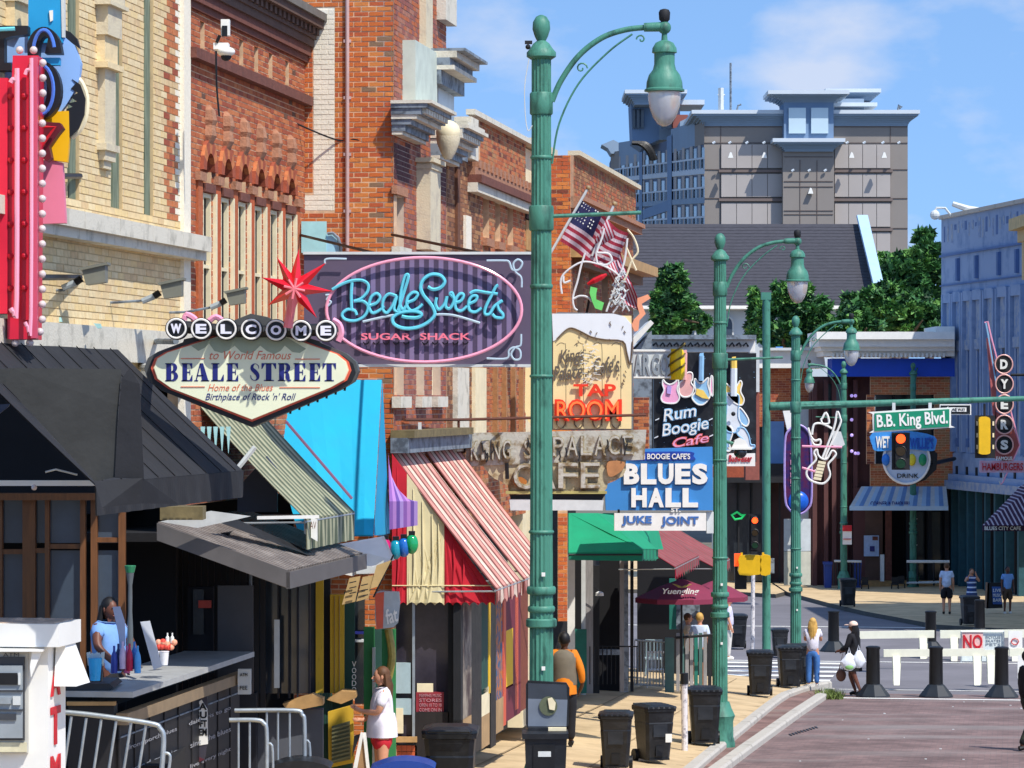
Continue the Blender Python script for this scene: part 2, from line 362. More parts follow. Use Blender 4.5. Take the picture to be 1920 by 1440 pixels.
# palette of materials
M = dict(
    mortar=mat('mortar_light', '#d2ae8a', .95, .2, 9), mortar_d=mat('mortar_dark', '#b08e74', .95, .2, 9),
    b1=mat('brick_orange', '#ac5d38', .9, .2, 14, bump=.3), b2=mat('brick_red', '#984c34', .9, .2, 14, bump=.3), b3=mat('brick_deep', '#7a4030', .9, .22, 14, bump=.3), b4=mat('brick_tan', '#b96f44', .9, .2, 14, bump=.3), b5=mat('brick_burnt', '#664636', .9, .2, 14, bump=.3),
    o1=mat('brick_bright', '#c26630', .88, .16, 12, bump=.25), o2=mat('brick_bright_red', '#b45832', .88, .16, 12, bump=.25), o3=mat('brick_bright_tan', '#c97a3e', .88, .16, 12, bump=.25), o4=mat('brick_grey_brown', '#85684f', .88, .2, 12, bump=.25),
    pw=mat('brick_painted_white', '#e6ddc8', .8, .08, 20, bump=.2),
    c1=mat('brick_cream', '#d8bf92', .88, .12, 10, bump=.25), c2=mat('brick_cream_yellow', '#dac08c', .88, .12, 10, bump=.25), c3=mat('brick_cream_pale', '#dcc79c', .88, .12, 10, bump=.25), c4=mat('brick_cream_tan', '#cfb286', .88, .12, 10, bump=.25),
    p1=mat('brick_plum', '#8c5248', .9, .2, 12), p2=mat('brick_plum_dark', '#703e3a', .9, .2, 12), p3=mat('brick_plum_tan', '#a16a56', .9, .2, 12),
    d1=mat('brick_brown', '#8a5a3c', .9, .2, 12), d2=mat('brick_brown_dark', '#6b4532', .9, .2, 12), d3=mat('brick_brown_tan', '#a67850', .9, .2, 12),
    stone=mat('limestone', '#cfc3a6', .85, .16, 4, bump=.3, col2='#b8ad98', thr=(.5, .68)), stone_w=mat('weathered_stone', '#d2ccbb', .85, .2, 4, col2='#aaa596', thr=(.5, .7), bump=.3),
    terra=mat('terracotta', '#a4755a', .85, .25, 14, bump=.5), brownstone=mat('brownstone', '#6d4237', .9, .25, 8, bump=.4), cornice_d=mat('cornice_dark_brick', '#5b463c', .9, .25, 8, bump=.4),
    board=mat('weathered_board', '#7f8870', .85, .35, 5, stretch=(6, 6, .5), col2='#55604e', thr=(.4, .65)), cream=mat('cream_paint', '#e3d6b2', .7, .1, 5), white=mat('white_paint', '#e8e6de', .6, .06, 5),
    greyw=mat('grey_white_paint', '#c6cac8', .7, .1, 5), zinc=mat('zinc_trim', '#7f8a94', .6, .2, 6, col2='#4d545c', thr=(.45, .62)), dark=mat('dark_paint', '#1c1d20', .7, .3, 5),
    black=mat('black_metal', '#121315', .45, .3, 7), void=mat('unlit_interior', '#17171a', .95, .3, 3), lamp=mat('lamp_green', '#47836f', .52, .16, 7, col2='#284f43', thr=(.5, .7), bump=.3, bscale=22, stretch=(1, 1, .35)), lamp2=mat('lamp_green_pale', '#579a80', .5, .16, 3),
    globe=mat('lamp_globe', '#e4ddd8', .18, .12, 3, transm=.55, spec=.6), steel=mat('galvanised', '#aab2b6', .4, .15, 8, metal=.6), steelp=mat('grey_rail_paint', '#9aa3a6', .5, .1, 8),
    wood=mat('brown_wood', '#6e4524', .6, .3, 4, stretch=(5, 5, .6)), woodl=mat('pale_wood', '#b08a58', .6, .25, 5), glass=glass('dark_glass'), glassb=glass('blue_glass', (.05, .07, .10), .05, .7),
    asphalt=mat('asphalt', '#737074', .93, .22, .35, bump=.2, bscale=60), paver=None, kerb=mat('kerb_stone', '#b7b1a6', .88, .16, 2.5, bump=.35, bscale=15, col2='#8c877e', thr=(.55, .72)),
    yellow=mat('signal_yellow', '#e0b010', .5, .1, 5), red=mat('red_paint', '#c01a26', .45, .1, 5), pinkred=mat('neon_box_red', '#d3203c', .35, .08, 3), teal=mat('pale_teal', '#9fcccb', .6, .1, 6),
    tubepink=mat('neon_tube_pink', '#f0a0b8', .2, .05, 5), tubeblue=mat('neon_tube_blue', '#66c9dc', .2, .08, 5), tubewhite=mat('neon_tube_clear', '#dcdcda', .15, .05, 5), navy=mat('navy_paint', '#1d2470', .5, .1, 5),
    orange=mat('orange_red_paint', '#d05a40', .5, .1, 5), bulb=mat('bulb_glass', '#e9dcd8', .1, .1, 5, transm=.3), signcream=mat('sign_cream', '#e2e6c6', .5, .05, 3), signgrey=mat('sign_grey', '#4d4f4e', .6, .15, 5),
    blue=mat('sky_blue_paint', '#3f86c8', .6, .08, 3), bin=mat('black_plastic', '#17191c', .42, .25, 4, col2='#2b2d30', thr=(.5, .7), bump=.15, bscale=14), skin1=mat('skin_dark', '#6a4030', .5, .1, 9), skin2=mat('skin_light', '#c98f70', .5, .1, 9), skin3=mat('skin_brown', '#51311f', .5, .1, 9),
)
def ramp_brick(name, a, b, c, mortarc, sx=.2, sy=.1, rough=.88):
    m = bpy.data.materials.new(name); m.use_nodes = True; n = m.node_tree.nodes; l = m.node_tree.links; p = n['Principled BSDF']; p.inputs['Roughness'].default_value = rough
    t = n.new('ShaderNodeTexCoord'); mp_ = n.new('ShaderNodeMapping'); mp_.inputs['Rotation'].default_value = (0, 0, AL); l.new(t.outputs['Object'], mp_.inputs[0])
    k = n.new('ShaderNodeTexBrick'); k.inputs['Color1'].default_value = (*lin(a), 1); k.inputs['Color2'].default_value = (*lin(b), 1); k.inputs['Mortar'].default_value = (*lin(mortarc), 1)
    k.inputs['Scale'].default_value = 1; k.inputs['Brick Width'].default_value = sx; k.inputs['Row Height'].default_value = sy; k.inputs['Mortar Size'].default_value = .006
    l.new(mp_.outputs[0], k.inputs[0])
    z = n.new('ShaderNodeTexNoise'); z.inputs['Scale'].default_value = .8; z.inputs['Detail'].default_value = 8; z.inputs['Roughness'].default_value = .7; l.new(t.outputs['Object'], z.inputs[0])
    r = n.new('ShaderNodeValToRGB'); r.color_ramp.elements[0].position = .38; r.color_ramp.elements[1].position = .66; r.color_ramp.elements[0].color = (.6, .58, .58, 1); r.color_ramp.elements[1].color = (1.15, 1.12, 1.12, 1); l.new(z.outputs['Fac'], r.inputs[0])
    mm = n.new('ShaderNodeMix'); mm.data_type = 'RGBA'; mm.blend_type = 'MULTIPLY'; mm.inputs[0].default_value = 1; l.new(k.outputs['Color'], mm.inputs[6]); l.new(r.outputs[0], mm.inputs[7])
    z2 = n.new('ShaderNodeTexNoise'); z2.inputs['Scale'].default_value = .3; z2.inputs['Detail'].default_value = 5; m4 = n.new('ShaderNodeMapping'); m4.inputs['Scale'].default_value = (.35, 1.6, 1); l.new(t.outputs['Object'], m4.inputs[0]); l.new(m4.outputs[0], z2.inputs[0])
    r2 = n.new('ShaderNodeValToRGB'); r2.color_ramp.elements[0].position = .5; r2.color_ramp.elements[1].position = .68; r2.color_ramp.elements[0].color = (0, 0, 0, 1); r2.color_ramp.elements[1].color = (.7, .7, .7, 1); l.new(z2.outputs['Fac'], r2.inputs[0])
    m2 = n.new('ShaderNodeMix'); m2.data_type = 'RGBA'; m2.inputs[7].default_value = (*lin(c), 1); l.new(r2.outputs[0], m2.inputs[0]); l.new(mm.outputs[2], m2.inputs[6]); l.new(m2.outputs[2], p.inputs['Base Color'])
    bu = n.new('ShaderNodeBump'); bu.inputs['Strength'].default_value = .4; bu.inputs['Distance'].default_value = .01; l.new(k.outputs['Fac'], bu.inputs['Height']); bu.invert = True; l.new(bu.outputs[0], p.inputs['Normal'])
    return m
M['paver'] = ramp_brick('street_brick', '#8c736e', '#75605c', '#8b8480', '#6c625e')
M['paver2'] = ramp_brick('gutter_brick', '#94736a', '#806258', '#8a7c72', '#7a6a60')
M['walk'] = mat('sandy_concrete', '#cdb38a', .92, .12, 1.2, col2='#b39b76', thr=(.42, .66), bump=.2, bscale=50)
# ---------------------------------------------------------------- ground, streets, kerbs
def sheet(name, tA, tB, s0, s1, zo, m, ds=1.0, nt_=4, kind='structure', th=None):
    mb = MB(); ns = max(1, int((s1 - s0) / ds)); fA = tA if callable(tA) else (lambda s: tA); fB = tB if callable(tB) else (lambda s: tB)
    vs = []
    for i in range(ns + 1):
        s = s0 + (s1 - s0) * i / ns
        for j in range(nt_ + 1):
            t = fA(s) + (fB(s) - fA(s)) * j / nt_; vs.append(S(s, t, zo(s, t) if callable(zo) else zg(s) + zo))
    fs = [(i * (nt_ + 1) + j, (i + 1) * (nt_ + 1) + j, (i + 1) * (nt_ + 1) + j + 1, i * (nt_ + 1) + j + 1) for i in range(ns) for j in range(nt_)]
    mb.add(vs, fs); return mb.build(name, m, kind=kind, origin=(0, 0, 0))
sheet('ground', -900, 900, -60, 1500, -.10, mat('earth', '#6b6558', .95, .2, .3), ds=2.0, nt_=2)
sheet('street', lambda s: -4.7 + (s - 58) * .02, 30, 20, 81.5, 0.0, M['paver'], nt_=30, ds=.5)
sheet('cross_street', -60, 60, 81.5, 160, -.004, M['asphalt'])
sheet('stop_line', -4.2, 20, 79.0, 79.35, .006, M['white'])
sheet('stop_line', -4.2, 20, 83.2, 83.4, .006, M['white'])
sheet('lane_mark', -9, 14, 94.5, 94.75, .006, M['white']); sheet('lane_mark', -13, 4, 112, 112.3, .006, M['white'])
for k in range(5): sheet('crosswalk_stripe', -8.6, -4.6, 86.5 + k * 1.7, 87.2 + k * 1.7, .008, M['white'])
ik = lambda s: -5.05 + (max(0, s - 76) ** 2) * .012
okb = lambda s: -4.65 + (s - 58) * .02
sheet('sidewalk', -9.9, lambda s: ik(s) - .18, 20, 83.5, lambda s, t: zs(s, -t), M['walk'], ds=.7)
sheet('gutter_strip', lambda s: ik(s) + .0, lambda s: okb(s) - .2, 20, 81.2, .08, M['paver2'])
def kerb(f, w, zo_top, zo_bot, s0, s1, name='kerb'):
    k = thing(name, None, None); del_keys(k); tag(k, kind='structure')
    s = s0
    while s < s1:
        e = min(s + 2.4, s1); mb = MB(); vs = []
        for q in (s + .006, e - .006):
            a, b = f(q) - w, f(q)
            for t, zz in ((a, zo_bot), (a, zo_top), (b - .03, zo_top), (b, zo_top - .04), (b, zo_bot)): vs.append(S(q, t, zg(q) + zz))
        fs = [(i, i + 1, i + 6, i + 5) for i in range(4)] + [(4, 3, 2, 1, 0), (5, 6, 7, 8, 9)]
        mb.add(vs, fs); mb.build('kerb_block', M['kerb'], k); s = e
def del_keys(o):
    for q in ('label', 'category', 'group'):
        if q in o: del o[q]
kerb(ik, .20, .19, -.05, 20, 83.5)
kerb(okb, .22, .13, -.05, 20, 81.3)
# saw joints of the sidewalk
jm = MB()
for i in range(36):
    s = 24 + i * 1.65
    if s < 83: jm.add([S(s + a, t, zs(s + a, -t) + .004) for a in (0, .05) for t in (-9.6, -5.3)], [(0, 1, 3, 2)])
for t in (-6.6, -8.1):
    for i in range(60):
        s = 24 + i; e = s + 1
        if e < 83: jm.add([S(q, t + a, zs(q, -t) + .004) for q in (s, e) for a in (0, .03)], [(0, 1, 3, 2)])
jm.build('sidewalk_joints', mat('joint_dirt', '#9a8462', .95, .2, 4), kind='structure')
# far sidewalk beyond the crossing
def slab(name, poly, z, m, h=.14, kerbm=None):
    mb = MB(); mb.prism([Vector((x, y, z)) for x, y in poly], Vector((0, 0, -h)), 1, 0); return mb.build(name, [m, kerbm or M['kerb']], kind='structure')
def zgr(x, y): return zg(x * SA + y * CA)
def slabg(name, poly, m):
    mb = MB(); n = len(poly); up = [Vector((x, y, zgr(x, y) + .15)) for x, y in poly]; dn = [p - Z * .3 for p in up]
    mb.add(up + dn, [tuple(range(n))], 0); o = len(mb.v) - 2 * n
    for i in range(n): mb.f.append((o + i, o + n + i, o + n + (i + 1) % n, o + (i + 1) % n)); mb.m.append(1)
    return mb.build(name, [m, mat('kerb_dark', '#55524c', .9, .2, 4)], kind='structure', origin=(0, 0, 0))
slabg('far_sidewalk', [(11.6, 125), (12.3, 119), (13.8, 110.5), (16, 108), (40, 106), (40, 170), (10.6, 170), (10.8, 134)], M['walk'])
slabg('far_pavement', [(-20, 136), (4, 136), (7.5, 136), (10.2, 132), (10.7, 134), (10.5, 170), (-20, 170)], M['walk'])
# ---------------------------------------------------------------- far hotel
hw = mat('stucco_taupe', '#87807a', .9, .06, .3); hp = mat('stucco_pale', '#a8a19c', .9, .05, .3); hb = mat('stucco_blue_grey', '#8598aa', .85, .06, .3); hbd = mat('stucco_blue', '#7089a6', .85, .06, .3); hwh = mat('stucco_white', '#c3ccd3', .85, .05, .3)
YH = 350.0
hotel = thing('hotel', 'large grey brown hotel with pale panels and flared blue cornices far behind the dark roof', 'hotel', W(1500, 800, YH))
def hbx(name, x0, y0, x1, y1, dy=0, th=3, m=hw, parent=None): return MB().pr(x0, y0, x1, y1, YH + dy, th, 0).build(name, m, parent or hotel)
hbx('wall', 1320, 236, 1702, 760, 0, 16)
for (x0, x1) in ((1352, 1468), (1565, 1670)):
    for k, (y0, y1) in enumerate(((271, 315), (326, 369), (381, 425), (436, 480), (491, 535))):
        n = 4; w = (x1 - x0) / n
        for j in range(n): MB().pr(x0 + j * w + .5, y0, x0 + (j + 1) * w - .5, y1, YH - .25, .3).build('panel', hp, hotel)
    for y in (318, 372, 428): MB().pr(x0 - 4, y, x1 + 4, y + 5, YH - .4, .4).build('string_course', mat('stucco_band', '#736661', .9, .06, .3), hotel)
for y in (238, 268, 318, 372, 428):
    for (x0, x1) in ((1320, 1468), (1565, 1702)): MB().pr(x0, y - .8, x1, y + .3, YH - .08, .1).build('joint', mat('joint_shadow', '#5e524e', .9), hotel)
for x in (1352, 1670): MB().pr(x - 1, 236, x, 760, YH - .06, .1).build('joint', MATS['joint_shadow'], hotel)
hbx('stair_tower', 1468, 284, 1564, 760, -1.6, 4, hw)
for x in (1500, 1532): MB().pr(x - .5, 300, x + .5, 470, YH - 1.66, .1).build('joint', MATS['joint_shadow'], hotel)
for y in (294, 340, 350, 395, 402): MB().pr(1470, y - .6, 1562, y + .6, YH - 1.67, .1).build('joint', MATS['joint_shadow'], hotel)
def cornice(parent, x0, x1, yt, yb, fl, Y, th, m, steps=6, cap=7, mcap=None, dx_only=True):
    """a flared cornice: wider at its top, its curve swept through the depth"""
    mb = MB(); ch = (yb - yt - cap)
    for k in range(steps):
        f = ((steps - k) / steps) ** 2; y0 = yt + cap + ch * k / steps; y1 = yt + cap + ch * (k + 1) / steps
        mb.pr(x0 - fl * f, y0, x1 + fl * f, y1 + .02, Y - fl * f * Y / F, th + fl * f * Y / F)
    mb.build('cornice', m, parent)
    MB().pr(x0 - fl * 1.15, yt, x1 + fl * 1.15, yt + cap, Y - fl * 1.15 * Y / F, th + 1).build('cornice_cap', mcap or hwh, parent)
cornice(hotel, 1320, 1702, 206, 236, 20, YH, 16, hb)
hbx('tower', 1470, 190, 1563, 262, -2, 6, hbd)
for x0 in (1479, 1521): MB().pr(x0, 202, x0 + 32, 250, YH - 2.3, .35).build('window', mat('pale_panel', '#b8cdd8', .4, .05, .3), hotel)
cornice(hotel, 1470, 1563, 169, 192, 26, YH - 2, 6, hb)
cornice(hotel, 1472, 1562, 259, 284, 20, YH - 2, 4, hb)
hbx('penthouse', 1565, 185, 1620, 208, 5, 8, hb); cornice(hotel, 1565, 1635, 166, 188, 15, YH + 6, 8, hb); MB().pr(1560, 192, 1645, 199, YH + 3, 8).build('ledge', hwh, hotel)
for (x, y) in ((1338, 266), (1368, 266), (1400, 266), (1432, 266), (1588, 266), (1620, 266), (1655, 266), (1685, 266), (1486, 318), (1517, 318), (1547, 318)):
    MB().pt([(x - 2, y + 3), (x + 3, y)], YH - 1.9, .12, 6).build('wall_light', hwh, hotel)
for (x, y) in ((1370, 290), (1433, 290), (1597, 290), (1658, 290), (1520, 357)):
    MB().pp([(x - 5, y + 6), (x + 5, y + 6), (x + 2, y - 4), (x - 1, y - 5)], YH - 2.2, .5).build('wall_light', M['white'], hotel)
# balcony wing going back to the left
YW = 372.0
def WW(px, py): # wing plane: far end at px 1145, near end at px 1320
    r = (px - 960) / F; a = 185 / F * 430; b = 360 / F * 350; t = (r * 430 - a) / ((b - a) + r * 80); return W(px, py, 430 - 80 * t)
def wq(name, pts, m, th=.4, parent=None, off=0):
    mb = MB(); n = Vector((-.82, -.57, 0)) * 0 + Vector((0, -1, 0)); p = [WW(x, y) + n * off for x, y in pts]; mb.prism(p, Vector((0, th, 0))); return mb.build(name, m, parent or hotel)
def wy(px, near, far): return far + (near - far) * (px - 1145) / 175.0
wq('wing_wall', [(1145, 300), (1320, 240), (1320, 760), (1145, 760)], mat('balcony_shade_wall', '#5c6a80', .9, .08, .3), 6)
wq('parapet', [(1160, 268), (1210, 260), (1210, 300), (1160, 312)], hb, .8, off=.6); wq('parapet', [(1258, 243), (1302, 229), (1302, 274), (1258, 288)], hb, .8, off=.6); wq('parapet', [(1302, 236), (1320, 228), (1320, 270), (1302, 276)], hw, .8, off=.6)
wq('end_wall', [(1145, 286), (1160, 284), (1160, 760), (1145, 760)], hw, 1.2, off=.9)
MB().pp([(1128, 271), (1150, 262), (1165, 270), (1160, 283), (1157, 288), (1146, 288), (1140, 278)], 425, 6).build('corner_cornice', hb, hotel)
for k in range(5):
    f0, n0 = 330 + k * 49 , 296 + k * 55   # rails rise to the near end
    wq('slab', [(1150, f0 + 5), (1320, n0 + 22 - 2), (1320, n0 + 31), (1150, f0 + 12)], hwh if k < 1 else hb, 1.4, off=1.2)
    wq('rail', [(1150, f0 - 12), (1320, n0 + 0), (1320, n0 + 3.5), (1150, f0 - 9.5)], hwh, .15, off=1.3)
    bal = MB()
    for j in range(34):
        px = 1152 + j * 5; y0 = wy(px, n0 + 2, f0 - 10); y1 = wy(px, n0 + 22, f0 + 6); bal.prism([WW(px, y0) - Vector((0, 1.25, 0)), WW(px + 1.6, y0) - Vector((0, 1.25, 0)), WW(px + 1.6, y1) - Vector((0, 1.25, 0)), WW(px, y1) - Vector((0, 1.25, 0))], Vector((0, .15, 0)))
    bal.build('balusters', hb, hotel, kind='stuff')
    for j in range(11):
        px = 1158 + j * 15; y0 = wy(px, n0 - 24, f0 - 34); y1 = wy(px, n0 + 20, f0 + 4)
        wq('partition', [(px, y0), (px + 5, y0), (px + 5, y1), (px, y1)], hp, .6, off=.8)
        wq('window', [(px + 5.5, y0 + 3), (px + 13, y0 + 3), (px + 13, y1), (px + 5.5, y1)], glass('hotel_glass', (.03, .035, .05), .15), .2, off=.15)
for (x0, x1) in ((1198, 1203), (1250, 1258)): wq('pier', [(x0, 258), (x1, 255), (x1, 760), (x0, 760)], hbd, 1.6, off=1.7)
wq('spandrel', [(1204, 395), (1250, 378), (1250, 397), (1204, 413)], hbd, .8, off=1.75)
cornice(hotel, 1190, 1270, 168, 196, 16, 380, 10, hb); MB().pp([(1183, 190), (1236, 190), (1236, 262), (1205, 275), (1186, 262)], 384, 9).build('tower', hbd, hotel)
for x in (1186, 1194, 1202): MB().pr(x, 204, x + 5, 240, 383.5, .5).build('window', MATS['hotel_glass'], hotel)
for x in (1240, 1250): MB().pr(x, 215, x + 8, 240, 381, .5).build('window', MATS['hotel_glass'], hotel)
hbx('rear_block', 1236, 196, 1275, 262, 34, 10, hb); MB().pp([(1275, 228), (1320, 206), (1345, 206), (1345, 236), (1275, 246)], 375, 8).build('parapet', hb, hotel)
MB().pr(1235, 187, 1321, 196, 383, 9).build('ledge', hwh, hotel); MB().pr(1262, 215, 1290, 240, 381, 4).build('brick_stair_head', M['p1'], hotel)
m_ = MB()
for i in range(5): m_.pt([(1185 + i * 3, 268), (1200 + i * 3, 270), (1214 + i * 2, 282), (1222 + i * 2, 300)], 378, .25, 5, smooth=4)
m_.build('trellis', M['black'], hotel)
MB().pt([(1370, 206), (1370, 118)], 352, .12, 5).build('antenna', M['zinc'], hotel); MB().pt([(1352, 206), (1352, 165)], 352, .3, 5).pt([(1346, 178), (1359, 178)], 352, .1, 5).pt([(1348, 170), (1356, 190)], 352, .1, 5).build('antenna', M['greyw'], hotel)
MB().pt([(1382, 206), (1384, 198), (1390, 196)], 352, .1, 5).build('antenna', M['zinc'], hotel); MB().pt([(1684, 206), (1686, 197), (1690, 200), (1686, 203)], 352, .15, 5).build('vent', M['zinc'], hotel)
# ---------------------------------------------------------------- church hall with the dark shingle roof
ch = thing('church_hall', 'long low hall under a dark grey shingle roof with a pale blue gable edge', 'hall', W(1400, 700, 182))
def bev(pts, m, name, parent, th=.3):
    mb = MB(); mb.prism([W(*p) for p in pts], Vector((0, th, -.05))); return mb.build(name, m, parent)
shg = mat('asphalt_shingle', '#403f45', .95, .25, 3, stretch=(1, 1, 6), bump=.4, bscale=8)
# a roof plane facing the camera and falling towards it, in shingle courses
rc = 26
for k in range(rc):
    f0, f1 = k / rc, (k + 1) / rc
    y0, y1 = 420 + 153 * f0, 420 + 153 * f1; D0, D1 = 194 - 12 * f0, 194 - 12 * f1 - .05
    xr0, xr1 = 1612 + 34 * f0, 1612 + 34 * f1
    mb = MB(); mb.prism([W(1100, y0, D0), W(xr0, y0, D0), W(xr1, y1, D1), W(1100, y1, D1)], Vector((0, .06, -.08))); mb.build('shingle_course', shg, ch)
bev([(1607, 403, 193.8), (1627, 403, 193.8), (1660, 545, 181.6), (1641, 545, 181.6)], mat('pale_blue_trim', '#a9c6dc', .6, .05, 2), 'gable_trim', ch, .5)
bev([(1100, 573, 181.6), (1640, 573, 181.6), (1640, 579, 181.6), (1100, 579, 181.6)], M['white'], 'eave', ch, .6)
MB().pr(1100, 579, 1650, 760, 182.6, 10).build('wall', mat('whitewash', '#b8c2ca', .85, .08, .6), ch)
for x in (1225, 1296, 1367, 1440, 1512):
    m_ = MB(); arc = [(x - 9, 650), (x - 9, 606)] + [(x - 9 * math.cos(a * math.pi / 8), 606 - 12 * math.sin(a * math.pi / 8)) for a in range(1, 8)] + [(x + 9, 606), (x + 9, 650)]
    m_.pp(arc, 182.3, .5); w = m_.build('window', M['greyw'], ch); MB().pp([(x + (a - x) * .65, min(650, b + 3)) for a, b in arc], 182.2, .3).build('pane', M['glassb'], w)
# ---------------------------------------------------------------- trees beyond
leafA = mat('leaf_dark', '#22492a', .6, .3, 2); leafB = mat('leaf_mid', '#3a6a34', .6, .3, 2); leafC = mat('leaf_light', '#5c8c40', .6, .25, 2); bark = mat('bark', '#5a4a3a', .9, .3, 6)
def tree(name, label, blobs, Y, base, group='trees beyond the crossing', n=5200, leaf=.30, seed=1):
    R = random.Random(seed); t = thing(name, label, 'tree', W(base[0], base[1], Y), group)
    x0 = base[0]; tr = MB(); g = W(x0, base[1], Y); top = W(blobs[0][0], blobs[0][1], Y)
    tr.tube([g, g.lerp(top, .5) + Vector((.2, .1, 0)), top], [.32, .22, .08], 8)
    for b in blobs[1:]:
        e = W(b[0], b[1], Y + R.uniform(-1, 1)); st = g.lerp(top, R.uniform(.35, .7)); tr.tube([st, st.lerp(e, .5) + Vector((0, 0, .2)), e], [.13, .09, .03], 6)
    tr.build('trunk', bark, t); mb = MB(); tot = sum(b[2] * b[3] for b in blobs)
    for (bx, by, rx, ry) in blobs:
        c = W(bx, by, Y); RX, RZ = rx * Y / F, ry * Y / F; RY = (RX + RZ) / 2
        for cl in range(max(4, int(34 * rx * ry / tot * len(blobs)))):
            v = Vector((R.gauss(0, 1), R.gauss(0, 1), R.gauss(0, 1))).normalized() * (R.random() ** .4)
            cc = c + Vector((v.x * RX, v.y * RY, v.z * RZ)); cr_ = min(RX, RZ) * R.uniform(.14, .34); mi = R.choice((0, 1, 1, 2))
            for _ in range(int(n / (26 * len(blobs)))):
                w = Vector((R.gauss(0, 1), R.gauss(0, 1), R.gauss(0, 1))).normalized() * (R.random() ** .5) * cr_
                p = cc + w; a = Vector((R.gauss(0, 1), R.gauss(0, 1), R.gauss(0, .7))).normalized(); b_ = a.cross(Vector((R.gauss(0, 1), R.gauss(0, 1), R.gauss(0, 1)))).normalized()
                l = leaf * R.uniform(.55, 1.2); mb.add([p - a * l, p + b_ * l * .45, p + a * l, p - b_ * l * .45], [(0, 1, 2, 3)], mi if R.random() < .8 else R.randrange(3))
    mb.build('crown', [leafA, leafB, leafC], t)
tree('tree', 'narrow dark green tree in front of the shingle roof, left of the second street lamp', [(1262, 530, 28, 34), (1240, 575, 26, 34), (1285, 580, 28, 36), (1262, 610, 44, 30), (1310, 605, 20, 22)], 168, (1262, 760), seed=3, n=6500)
tree('tree', 'bushy green tree between the second and third street lamps', [(1480, 560, 44, 30), (1430, 575, 36, 34), (1520, 585, 42, 32), (1460, 615, 60, 34), (1540, 625, 36, 26)], 160, (1470, 780), seed=4, n=8000)
tree('tree', 'tall dark tree touching the blue painted building', [(1735, 470, 34, 42), (1700, 500, 34, 32), (1750, 520, 40, 50), (1715, 560, 44, 40), (1760, 600, 30, 40)], 186, (1740, 780), seed=5, n=8000, leaf=.34)
tree('tree', 'round light green tree over the white cornice of the corner building', [(1690, 590, 44, 34), (1650, 560, 34, 34), (1640, 600, 40, 30), (1730, 600, 38, 36), (1600, 575, 30, 26)], 165, (1690, 780), seed=6, n=9000)
tree('tree', 'low tree behind the third street lamp head', [(1600, 600, 34, 30), (1570, 620, 30, 24), (1625, 615, 26, 24)], 158, (1600, 780), seed=8, n=5000)
tree('tree', 'dark tree filling the gap beside the sloped gable edge', [(1665, 500, 30, 26), (1690, 530, 34, 30), (1668, 545, 26, 30)], 205, (1680, 780), seed=9, n=5000, leaf=.36)
# ---------------------------------------------------------------- low brick building with white cornice (px 1415-1545)
def frontal(parent, x0, x1, y0, y1, Y, mats_, mort, holes=(), single=0, **k):
    a = W(x0, 0, Y); b = W(x1, 0, Y); z1_ = W(0, y0, Y).z; z0_ = W(0, y1, Y).z
    H = [(W(h[0], 0, Y).x - a.x, W(h[2], 0, Y).x - a.x, W(0, h[3], Y).z, W(0, h[1], Y).z) for h in holes]
    brick_wall(parent, (a.x, Y, 0), Vector((1, 0, 0)), Vector((0, -1, 0)), b.x - a.x, z0_, z1_, mats_, mort, H, single=single, **k)
lb = thing('brick_building', 'low orange brick shop with a white parapet behind the traffic pole', 'building', W(1480, 1110, 141))
frontal(lb, 1412, 1522, 690, 800, 141, [M['b1'], M['b2'], M['b4']], M['mortar'], bw=.3, bh=.1)
MB().pp([(1395, 655), (1532, 655), (1546, 672), (1548, 690), (1395, 690)], 140.4, 4).build('parapet', M['white'], lb); MB().pr(1395, 652, 1534, 657, 140.1, 4).build('coping', M['greyw'], lb)
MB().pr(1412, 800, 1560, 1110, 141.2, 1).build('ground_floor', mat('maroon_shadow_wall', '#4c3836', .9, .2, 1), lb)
MB().pr(1440, 790, 1470, 870, 140.8, .3).build('window', mat('blue_panel', '#6d90bd', .5, .1, 2), lb); MB().pr(1497, 755, 1520, 1090, 140.6, .5).build('pilaster', M['greyw'], lb)
MB().pr(1340, 655, 1400, 1110, 143, 2).build('side_wall', M['greyw'], lb)
MB().pr(1360, 880, 1440, 1090, 140.9, .2).build('shop_window', M['glass'], lb); MB().pr(1345, 870, 1475, 905, 139.5, 1.6).build('canopy', M['dark'], lb)
for x in (1362, 1385, 1410, 1438, 1462): MB().pr(x - 1.5, 905, x + 1.5, 1095, 140.5, .15).build('window_post', M['dark'], lb)
MB().pr(1455, 660, 1468, 650, 142, .3).build('vent', M['blue'], lb)
MB().pt([(1372, 966), (1382, 960), (1390, 966), (1397, 964), (1390, 972), (1378, 974)], 140.3, .05, 6, closed=True).build('neon_sign', mat('green_neon', '#20b060', .3, .1, 4, emit=.4), lb)
# ---------------------------------------------------------------- corner building with blue frieze
cb = thing('corner_building', 'brick corner building with white dentil cornice and bright blue frieze', 'building', W(1660, 1110, 138))
frontal(cb, 1632, 1790, 705, 740, 138, [M['b4'], M['d3'], M['b1']], M['mortar'], bw=.3, bh=.1); frontal(cb, 1632, 1790, 870, 915, 138, [M['b4'], M['d3'], M['b1']], M['mortar'], bw=.3, bh=.1)
frontal(cb, 1625, 1640, 740, 870, 137.8, [M['b4'], M['b3']], M['mortar'], bw=.3, bh=.1); frontal(cb, 1752, 1790, 740, 870, 138, [M['b4'], M['d3']], M['mortar'], bw=.3, bh=.1)
MB().pr(1640, 740, 1755, 870, 138.6, .5).build('window', M['glass'], cb)
for x in (1640, 1678, 1716, 1752): MB().pr(x - 2, 742, x + 2, 870, 138.3, .2).build('window_frame', M['white'] if x == 1640 else M['dark'], cb)
bf = mat('blue_frieze', '#1848b8', .6, .1, 2); MB().pr(1560, 672, 1790, 706, 137.7, 2).build('frieze', bf, cb)
